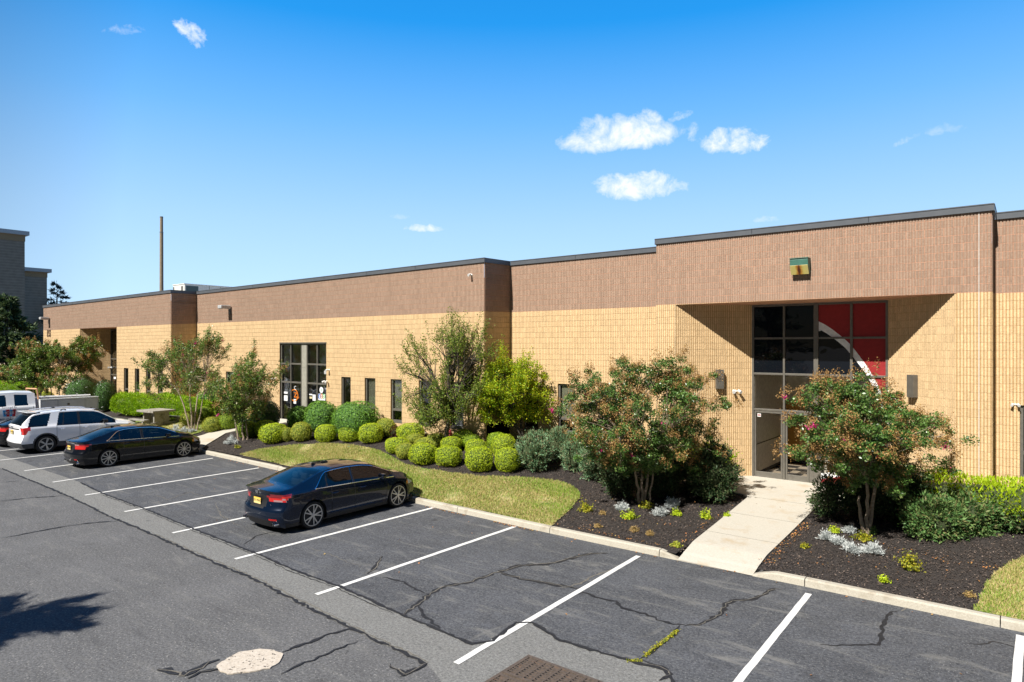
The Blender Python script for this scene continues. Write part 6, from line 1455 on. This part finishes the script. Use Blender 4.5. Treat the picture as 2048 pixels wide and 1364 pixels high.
# ---- trees
def bez(a, b, c, n=7): t = np.linspace(0, 1, n)[:, None]; return (1-t)**2*a+2*t*(1-t)*b+t*t*c
def tree(name, base, label, seed, nclus, env, trunks, mats, leafsz=.07, perc=85, crad=.26, seed_heads=0., pink=0., bark=M_BARK, limbs=9, shoots=0., trunk_r=.05, group='trees in front of the building', fork=.35, tall=0.):
    """env(rng,n) -> cluster centres relative to the base"""
    rng = np.random.default_rng(seed); t = thing(name, base, label, 'tree', group); CC = env(rng, nclus); nclus = len(CC)
    k = CC[rng.choice(nclus, limbs, replace=False)].copy()
    for _ in range(6):
        as_ = np.argmin(((CC[:, None]-k[None])**2).sum(-1), 1)
        for j in range(limbs):
            if (as_ == j).any(): k[j] = CC[as_ == j].mean(0)
    g = MB(); tops = []
    for j in range(len(trunks)):
        b, m_, e = [np.array(q, float) for q in trunks[j]]; pts = bez(b, m_, e, 8)+np.concatenate([[np.zeros(3)], rng.normal(0, .015, (7, 3))]); rr = np.linspace(trunk_r, trunk_r*.55, 8)*(1 if j < 3 else .75); rr[0] *= 1.25
        g.tube(pts, rr, 8); tops.append(e)
    g.build('trunk', bark, t, world=False, smooth=True); g = MB(); tops = np.array(tops)
    for j in range(limbs):
        if not (as_ == j).any(): continue
        s0 = tops[np.argmin(((tops-k[j])**2).sum(1))]; mid = s0*(1-fork)+k[j]*fork+np.array([0, 0, .25*np.linalg.norm(k[j]-s0)]); lim = k[j]*.9+s0*.1
        g.tube(bez(s0, mid, lim, 7), np.linspace(trunk_r*.5, trunk_r*.22, 7), 6, cap=False)
        for c in CC[as_ == j]:
            q0 = bez(s0, mid, lim, 7)[rng.integers(2, 7)]; q1 = (q0+c)/2+rng.normal(0, .08, 3)+np.array([0, 0, .06]); g.tube(bez(q0, q1, c, 5), np.linspace(trunk_r*.2, .004, 5), 4, cap=False)
    ctr = CC.mean(0); V = []; MI = []; cz = CC[:, 2]; hi = (cz-cz.min())/(np.ptp(cz)+1e-6); dist = np.linalg.norm((CC-ctr)*np.array([1, 1, 1.3]), axis=1); dn = dist/np.quantile(dist, .95)
    for i, c in enumerate(CC):
        n = int(perc*rng.uniform(.6, 1.4)); r = crad*rng.uniform(.7, 1.25); o = rng.normal(0, 1, (n, 3)); o /= np.linalg.norm(o, axis=1, keepdims=True); o *= (rng.uniform(0, 1, n)**.5)[:, None]*r; o[:, 2] *= .75
        if shoots and rng.uniform() < shoots:
            d = (c-ctr)*.35+np.array([0, 0, 1.]); d /= np.linalg.norm(d); L_ = rng.uniform(.35, 1.05)*(.5+tall); s_ = rng.uniform(0, 1, n); o = d*(s_*L_)[:, None]+rng.normal(0, .055, (n, 3)); g.tube([c-d*.1, c+d*L_], [.006, .003], 4, cap=False)
        q, m = leaves(c+o, leafsz, rng, .52, np.tile([0, 0, .7], (n, 1)), 1.); V.append(q); MI.append(m)
        if seed_heads and rng.uniform() < seed_heads*np.clip(.1+1.0*dn[i]+.2*hi[i], 0, 1.2):
            d = (c-ctr); d[2] = abs(d[2])+.3; d /= np.linalg.norm(d); nh = rng.integers(2, 5)
            for _ in range(nh):
                cc = c+d*r*.9+rng.normal(0, r*.5, 3); nn_ = int(perc*.50); o = rng.normal(0, .05, (nn_, 3)); o[:, 2] *= 1.35; q, m = leaves(cc+o, leafsz*.55, rng, .7, None, 1., 1); V.append(q); MI.append(m)
        if pink and rng.uniform() < pink:
            d = (c-ctr); d /= np.linalg.norm(d); cc = c+d*r*1.1; q, m = leaves(cc+rng.normal(0, .035, (22, 3)), .05, rng, .8, None, 1., 2); V.append(q); MI.append(m)
    g.build('branches', bark, t, world=False, smooth=True)
    V = np.concatenate(V); MI = np.concatenate(MI); k = V.reshape(-1, 4, 3)[:, :, 2].min(1) > .05; V = V.reshape(-1, 4, 3)[k].reshape(-1, 3); MI = MI[k]
    link('crown', newmesh('crown', V, np.arange(len(V)).reshape(-1, 4), MI, mats), t, world=False); return t
U2 = np.array([math.cos(ANG), math.sin(ANG)])          # sideways as seen by the viewer
def env_from(outline, base, dd=.85, shell=.25):
    """crown envelope: list of (px x, px top, px bottom) columns as measured, turned with depth about the trunk"""
    d = depth(base); ox = np.array([o[0] for o in outline], float); top = np.array([o[1] for o in outline], float); bot = np.array([o[2] for o in outline], float)
    cxp = 1024+FPX*(base[0]*RT[0]+base[1]*RT[1])/d; w_ = (ox.max()-ox.min())/2*d/FPX
    def f(rng, n0):
        n = max(12, n0//6); out = []
        while len(out) < n:
            x = rng.uniform(ox.min(), ox.max()); tp, bt = np.interp(x, ox, top), np.interp(x, ox, bot)
            if rng.uniform() > (bt-tp)/((bot-top).max()): continue
            v = rng.uniform(0, 1); 
            if rng.uniform() < shell: v = rng.choice([rng.beta(1, 6), 1-rng.beta(1, 5)])
            y = tp+(bt-tp)*v; xc = (ox.max()+ox.min())/2; e = max(0., 1-((x-xc)/((ox.max()-ox.min())/2))**2)**.5*max(.15, 1-(2*v-1)**2)**.5; dz = rng.uniform(-1, 1)*e*w_*dd
            q = d+dz; side = (x-1024)/FPX*q; up_ = CH+(HY-y)/FPX*q; P = FW[:2]*q+RT[:2]*side; out.append((P[0]-base[0], P[1]-base[1], up_-base[2]))
        out = np.array(out); w2 = rng.integers(0, n, n0); ctr = out.mean(0); dr = out[w2]-ctr; dr /= np.linalg.norm(dr, axis=1, keepdims=True)
        return out[w2]+rng.normal(0, 1, (n0, 3))*np.array([.26, .26, .13])*w_/2.2+dr*(rng.uniform(-.45, .30, n0)*w_/2.2)[:, None]+np.array([0, 0, -.02])
    return f
def trk(base, pts):
    """trunks given by measured pixels at the trunk's distance"""
    d = depth(base); out = []
    for tr in pts:
        q = []
        for j, (x, y) in enumerate(tr):
            o = (j*.12 if len(q) else 0)*random.Random(int(x*7+y)).uniform(-1, 1); dd = d+o; P = FW[:2]*dd+RT[:2]*((x-1024)/FPX*dd); q.append((P[0]-base[0], P[1]-base[1], CH+(HY-y)/FPX*dd-base[2]))
        q[0] = (q[0][0], q[0][1], min(q[0][2], 0.)-.05); out.append(q)
    return out
TG = 'crape myrtles in the planting bed'
b = bp(1288, 1008)
tree('crape_myrtle', b, 'big crape myrtle full of brown seed heads, left of the walkway', 201, 560, env_from([(1130, 848, 862), (1150, 815, 878), (1175, 785, 890), (1200, 752, 900), (1225, 742, 915), (1255, 735, 925), (1290, 728, 930), (1330, 732, 925), (1360, 742, 905), (1390, 757, 880), (1415, 795, 862), (1440, 828, 855)], b),
     trk(b, [[(1280, 1010), (1275, 975), (1268, 930)], [(1286, 1012), (1284, 960), (1282, 915)], [(1289, 1012), (1296, 965), (1297, 925)], [(1296, 1010), (1306, 960), (1309, 925)]]), [L_CRAPE, L_SEED, L_PINK], .068, 95, .18, .5, .02, group=TG, trunk_r=.045)
b = bp(1737, 1066)
tree('crape_myrtle', b, 'big crape myrtle with brown seed heads, right of the walkway before the entrance', 202, 520, env_from([(1590, 850, 895), (1610, 815, 905), (1632, 780, 912), (1665, 772, 925), (1700, 772, 945), (1735, 774, 965), (1770, 782, 965), (1805, 815, 955), (1840, 830, 935), (1870, 842, 918), (1898, 858, 912), (1920, 882, 908)], b),
     trk(b, [[(1735, 1064), (1733, 1010), (1736, 960)], [(1740, 1064), (1743, 1010), (1752, 950)], [(1727, 1068), (1722, 1030), (1716, 990)]]), [L_CRAPE, L_SEED, L_PINK], .065, 95, .17, .5, .02, group=TG, trunk_r=.05)
b = tb(384, 862)
tree('crape_myrtle', b, 'tall open crape myrtle in front of the shaded masonry corner, with a few pink blooms', 203, 260, env_from([(288, 715, 775), (305, 705, 780), (325, 715, 785), (345, 700, 790), (365, 680, 795), (385, 655, 800), (405, 670, 795), (425, 680, 790), (445, 700, 780), (460, 725, 775)], b, .8),
     trk(b, [[(382, 864), (375, 835), (360, 790)], [(384, 864), (383, 830), (380, 785)], [(388, 862), (390, 830), (395, 790)], [(392, 860), (400, 830), (408, 790)]]), [L_CRAPG, L_SEED, L_PINK], .085, 62, .28, .22, .02, group=TG, shoots=.5, trunk_r=.05, tall=.3)
b = tb(477, 880)
tree('crape_myrtle', b, 'slim crape myrtle with a pale leaning trunk beside the side path', 204, 230, env_from([(418, 790, 835), (435, 765, 835), (455, 745, 830), (475, 740, 830), (500, 710, 835), (520, 712, 840), (540, 740, 820), (553, 745, 790)], b, .8),
     trk(b, [[(479, 882), (472, 855), (467, 825)], [(494, 872), (494, 850), (490, 825)], [(486, 870), (487, 850), (482, 825)]]), [L_CRAPG, L_SEED, L_PINK], .085, 60, .27, .2, .02, group=TG, shoots=.35, trunk_r=.045, tall=.2)
b = tb(73, 800, 2.6)
tree('crape_myrtle', b, 'spreading reddish tipped crape myrtle behind the utility truck', 205, 430, env_from([(22, 745, 758), (40, 725, 762), (60, 695, 768), (85, 690, 775), (110, 695, 780), (135, 688, 780), (155, 685, 772), (172, 688, 745), (186, 690, 710)], b, .7),
     trk(b, [[(70, 800), (68, 785), (64, 765)], [(73, 800), (74, 785), (76, 762)], [(77, 800), (80, 785), (88, 765)], [(105, 800), (104, 785), (100, 770)], [(118, 800), (118, 785), (120, 770)]]), [L_CRAPG, L_SEED, L_PINK], .11, 95, .36, .28, .005, group=TG, shoots=.35, trunk_r=.06)
b = tb(894, 888, .95)
tree('crabapple_tree', b, 'sparse crabapple with upright shoots in front of the projecting corner', 206, 430, env_from([(812, 745, 800), (822, 700, 835), (840, 680, 850), (860, 690, 850), (885, 665, 840), (910, 660, 840), (935, 655, 835), (955, 660, 800), (975, 680, 780), (995, 695, 760)], b, .8, .3),
     trk(b, [[(894, 890), (893, 862), (897, 838)]]), [L_APPLE, L_SEED, L_PINK], .068, 48, .26, 0, 0, bark=M_BARKD, limbs=14, shoots=.75, trunk_r=.105, group='crabapples beside the projecting corner', fork=.5, tall=.25)
b = tb(1046, 888, .85)
tree('crabapple_tree', b, 'dense lime and yellow leaved tree right of the projecting corner', 207, 400, env_from([(955, 770, 815), (972, 745, 832), (990, 730, 838), (1010, 725, 838), (1035, 725, 836), (1055, 730, 838), (1072, 745, 838), (1088, 770, 832), (1098, 795, 820)], b, .8),
     trk(b, [[(1048, 890), (1047, 865), (1042, 835)], [(1046, 888), (1040, 855), (1022, 830)]]), [L_LIME, L_SEED, L_PINK], .068, 78, .25, 0, 0, bark=M_BARKD, limbs=10, shoots=.22, trunk_r=.07, group='crabapples beside the projecting corner', tall=.5)
# conifers
def conifer(name, base, h, r, label, mats, seed, n=9000, sz=.35, droop=.15, low=.06, asp=.35, jag=1.):
    rng = np.random.default_rng(seed); t = thing(name, base, label, 'tree'); g = MB(); g.tube([(0, 0, 0), (0, 0, h*.5), (0, 0, h*.98)], [h*.018+.05, h*.011+.03, .02], 8)
    V = []; nb = int(60*jag)
    for i in range(nb):
        z = h*(low+(1-low)*(i/nb)**.9); rr = r*(1-(z/h)**1.3)*rng.uniform(.65, 1.15)+.08*r; a = i*2.4+rng.uniform(-.4, .4); d = np.array([math.cos(a), math.sin(a), 0]); tip = d*rr+np.array([0, 0, z-droop*rr+rng.uniform(-.1, .25)*rr]); g.tube([(0, 0, z), tip*np.array([.6, .6, 1])+np.array([0, 0, .05*rr]), tip], [.03+.004*h*(1-z/h), .02, .008], 4, cap=False)
        m = int(n/nb*(.25+1.5*rr/r)); s = rng.uniform(.1, 1, m)**.7; P = np.array([0, 0, z])*(1-s)[:, None]+tip*s[:, None]; P += rng.normal(0, 1, (m, 3))*np.array([.16, .16, .07])*rr*(.35+.4*s)[:, None]; V.append(sprays(P, d+rng.normal(0, .6, (m, 3))+np.array([0, 0, .15]), sz, sz*asp, rng)[0])
    g.build('trunk', M_BARKD, t, world=False); V = np.concatenate(V); link('crown', newmesh('crown', V, np.arange(len(V)).reshape(-1, 4), None, mats), t, world=False); return t
def atd(px, d): P = FW*d+RT*((px-1024)/FPX*d); return (P[0], P[1])
q = atd(14, 62); conifer('cedar_tree', (q[0], q[1], 0.), 62*(HY-592)/FPX+CH, 3.4, 'dark green cedar in front of the tall brick building at the left edge', [L_CEDAR], 301, 15000, .50, .05, .02)
q = atd(114, 105); conifer('spruce_tree', (q[0], q[1], 0.), 105*(HY-563)/FPX+CH, 4.6, 'distant blue green spruce top showing over the roof of the left wing', [L_SPRUCE], 302, 5200, .55, .28, .15, .22, .62)
# a tree outside the frame whose shadow falls over the aisle
def shade_tree(base, seed):
    rng = np.random.default_rng(seed); t = thing('pine_tree', base, 'tall pine outside the picture whose shadow falls over the aisle', 'tree'); g = MB(); g.tube([(0, 0, 0), (.1, 0, 4), (0, 0, 9.)], [.22, .16, .04], 8); V = []
    for i in range(46):
        z = 3.1+5.2*rng.uniform(0, 1); rr = rng.uniform(1.1, 3.2)*(1.1-(z-3)/8); a = rng.normal(0.1, 1.1) if rng.uniform() < .6 else rng.uniform(0, 6.28); d = np.array([math.cos(a), math.sin(a)*.8, .05]); tip = np.array([0, 0, z])+d*rr; g.tube([(0, 0, z), tip], [.05, .012], 5, cap=False); m = 260
        s = rng.uniform(.15, 1.05, m); P = np.array([0, 0, z])+d*rr*s[:, None]+rng.normal(0, .11, (m, 3))*(1.4-s)[:, None]; V.append(sprays(P, d+rng.normal(0, .35, (m, 3)), .34, .05, rng)[0])
    g.build('trunk', M_BARKD, t, world=False); V = np.concatenate(V); link('crown', newmesh('crown', V, np.arange(len(V)).reshape(-1, 4), None, [L_CEDAR]), t, world=False)
shade_tree((-14.1, -3.6, 0.), 5)
# ---- low plants
def lowplant(name, cx, by, wpx, hr, m_, label, seed, sz=.05, group=None, asp=.5, dens=1., cat='plant', spray=False):
    p, w_, h = at_base(cx, by, wpx, hr); r = w_/2; rng = np.random.default_rng(seed); t = thing(name, p, label, cat, group); n = int(380*dens*max(1, (r/.25)**2)); nc = int(12+24*r); d = sphere_dirs(nc, rng, 0.0); cc = d*np.array([r*.8, r*.7, h*.8])*rng.uniform(.5, 1.1, nc)[:, None]; w2 = rng.integers(0, nc, n)
    C = cc[w2]*rng.uniform(.3, 1.05, n)[:, None]+rng.normal(0, .03+.02*r, (n, 3)); C[:, 2] = np.abs(C[:, 2])+.015
    V, MI = (sprays(C, d[w2]+rng.normal(0, .4, (n, 3))+np.array([0, 0, .3]), sz*1.6, sz*.6, rng) if spray else leaves(C, sz, rng, asp, d[w2], .8))
    g = MB()
    for c in cc[:14]: g.tube([(0, 0, -.01), c*np.array([.5, .5, .6]), c], [.006, .005, .003], 4, cap=False)
    g.build('stems', M_BARKD, t, world=False); link('leaves', newmesh('leaves', V, np.arange(len(V)).reshape(-1, 4), MI, [m_]), t, world=False); return t
SG = 'silver leaved plants in the beds'
for i, (cx, by, wpx, hr, lab) in enumerate([(1244, 1022, 26, .6, 'small silver plant behind the yellow green mound left of the walkway'), (1320, 1036, 40, .5, 'silver plant in front of the left crape myrtle, in sunlight'), (1346, 1020, 42, .6, 'silver blue plant in the shade right of the left crape myrtle trunks'),
     (1655, 1083, 34, .55, 'silver plant, leftmost of those right of the walkway'), (1675, 1092, 40, .45, 'broad silver plant beside the leftmost one right of the walkway'), (1698, 1068, 24, .5, 'shaded silver plant behind the golden one'), (1704, 1110, 44, .45, 'silver clump in front of the golden plant, left half'), (1746, 1112, 50, .45, 'silver clump in front of the golden plant, right half'),
     (366, 868, 30, .45, 'silver plant near the yellowish boxwood, right part of the drift'), (350, 866, 24, .8, 'taller silver plant at the left end of the drift by the picnic table'), (385, 866, 22, .4, 'low silver plant at the right end of the drift by the picnic table'), (464, 890, 32, .65, 'silver plant at the foot of the slim leaning trunk')]):
    lowplant('silver_plant', cx, by, wpx, hr, L_SILVER, lab, 400+i, .034, SG, .38, 3.6, spray=True)
for i, (cx, by, wpx, hr, m_, lab) in enumerate([(1172, 1028, 50, .62, L_GOLD, 'yellow tipped low shrub at the lawn corner left of the walkway'), (1259, 1042, 44, .62, L_BOX, 'bright yellow green mound in front of the left crape myrtle'), (1353, 1033, 22, .8, L_BOX, 'small green plant right of the sunlit silver one'), (1411, 1040, 26, 1.1, L_BOX, 'upright light green plant alone in the mulch left of the walkway'),
     (1290, 1020, 36, .7, L_GOLD, 'golden green sprouts at the foot of the left crape myrtle'), (1287, 985, 30, 1.4, L_CRAPE, 'leafy suckers around the left crape myrtle trunks'), (1727, 1088, 56, .5, L_GOLD, 'golden yellow plant around the right crape myrtle trunk'), (1669, 1068, 24, .8, L_BOX, 'small green sprout behind the silver plants'), (1814, 1148, 72, .70, L_GOLD, 'golden green shrub mound alone in the mulch right of the silver clumps'),
     (1745, 1070, 26, .9, L_CRAPE, 'green suckers beside the right crape myrtle trunk'), (1704, 985, 44, 1.1, L_CRAPE, 'leafy low branch beside the see through yew'), (1454, 1035, 10, 1.0, L_BOX, 'tiny green weed at the walkway edge'), (1767, 1165, 12, .6, L_BOX, 'tiny sprout in the mulch near the kerb'), (1609, 1096, 10, .5, L_GOLD, 'tiny yellow weed at the mulch edge right of the walkway'), (1353, 1096, 22, .25, L_BOXO, 'flat weed near the walkway corner'),
     (1267, 1066, 28, .35, L_WEED, 'dry weed tuft in the mulch, greenish'), (1196, 1056, 14, .5, L_WEED, 'small dry tuft left in the mulch'), (1300, 1072, 16, .4, L_WEED, 'dry straw tuft right of the greenish one'), (475, 897, 14, .5, L_GOLD, 'small yellow plant beside the side path silver plant'), (1205, 1030, 14, .5, L_WEED, 'faded tuft near the yellow tipped shrub'), (1940, 1196, 16, .2, L_WEED, 'dry grass tuft near the right lawn')]):
    lowplant('low_plant', cx, by, wpx, hr, m_, lab, 430+i, .045 if m_ is not L_WEED else .03, 'small plants in the mulch beds', .6, 1.1)
# ---- fallen leaves, bark chips
def litter(name, pts, m_, sz, seed, kind, label, zoff=.012):
    rng = np.random.default_rng(seed); C = np.array(pts); V, MI = leaves(C, sz, rng, .7, np.tile([0, 0, 1.], (len(C), 1)), .35); o = link(name, newmesh(name, V, np.arange(len(V)).reshape(-1, 4), MI, [m_])); o['kind'] = 'stuff'; o['label'] = label; o['category'] = kind
rng = np.random.default_rng(77)
def chips(x0, x1, y0, y1, n, excl):
    x = rng.uniform(x0, x1, n); y = rng.uniform(y0, y1, n); k = (y > kbyv(x)+.16)
    for e in excl: k &= ~inpoly(e)(x, y)
    x, y = x[k], y[k]; return np.stack([x, y, zmulch(x, y)+.012+rng.uniform(0, .012, len(x))], -1)
EX = [LW, LW2, LW3, W1, W2]
ch_ = np.concatenate([chips(-16, 6, 13.3, 19.4, 70000, EX), chips(-34, -16, 13.5, 18.4, 26000, EX)]); litter('bark_chips', ch_, L_CHIP, .035, 1, 'mulch', 'scattered dark bark chips covering the planting beds')
# big pale lines of leaves against kerb and walkway
pts = []
def along(a, b, n, sp, z):
    for _ in range(n):
        t_ = rng.uniform(); x = a[0]+(b[0]-a[0])*t_+rng.normal(0, sp); y = a[1]+(b[1]-a[1])*t_+rng.normal(0, sp*.6); pts.append((x, y, (z if z is not None else bz(x, y)+.02)+rng.uniform(0, .01)))
along((-6.15, 13.6), (-6.2, 16.5), 60, .05, None); along((-4.22, 13.7), (-4.2, 16.8), 130, .07, None); along((-3.0, 16.0), (-.2, 15.7), 60, .2, None); along((-9.5, 13.55), (-6.2, 13.55), 60, .08, None)
along((-11.0, 13.15), (-9.6, 13.10), 70, .035, .02); along((-13.5, 13.18), (-12, 13.15), 50, .03, .02); along((-22, 13.5), (-15, 13.15), 120, .05, .02); along((-26, 13.6), (-22, 13.55), 40, .06, .02); along((-9, 13.1), (-1, 13.2), 26, .06, .02)
along((-24, 14.6), (-17, 16), 60, .5, None); along((-15, 14.6), (-9, 15.8), 30, .8, None); along((-8.5, 14.2), (-6.5, 15.2), 26, .5, None); along((-4, 14.2), (-.5, 15.2), 24, .5, None)
for _ in range(16): pts.append((rng.uniform(-8, -4.6), rng.uniform(16.5, 19.2), zw(0, 18)+.012))
for _ in range(40): x = rng.uniform(-24, 0); pts.append((x, rng.uniform(8.5, 13), .02))
for _ in range(60): x = rng.uniform(-21, -8); y = rng.uniform(13.6, 16.5); pts.append((x, y, bz(x, y)+.05))
litter('fallen_leaves', pts, L_LEAF, .042, 2, 'leaves', 'fallen brown and orange leaves scattered by kerb and path')
rng2 = np.random.default_rng(9); P_ = []
for a, b in zip([(1355, 1262), (1345, 1272), (1325, 1287), (1305, 1302)], [(1345, 1272), (1325, 1287), (1305, 1302), (1288, 1316)]):
    for _ in range(90): t_ = rng2.uniform(); q = gp(a[0]+(b[0]-a[0])*t_, a[1]+(b[1]-a[1])*t_); P_.append((q[0]+rng2.normal(0, .02), q[1]+rng2.normal(0, .018), .02+rng2.uniform(0, .02)))
for _ in range(70): q = gp(1262+rng2.uniform(-10, 22), 1322+rng2.uniform(-2, 4)); P_.append((q[0], q[1], .02))
litter('crack_weeds', P_, L_GOLD, .03, 3, 'weeds', 'yellow green weeds growing in a crack of the parking bay')
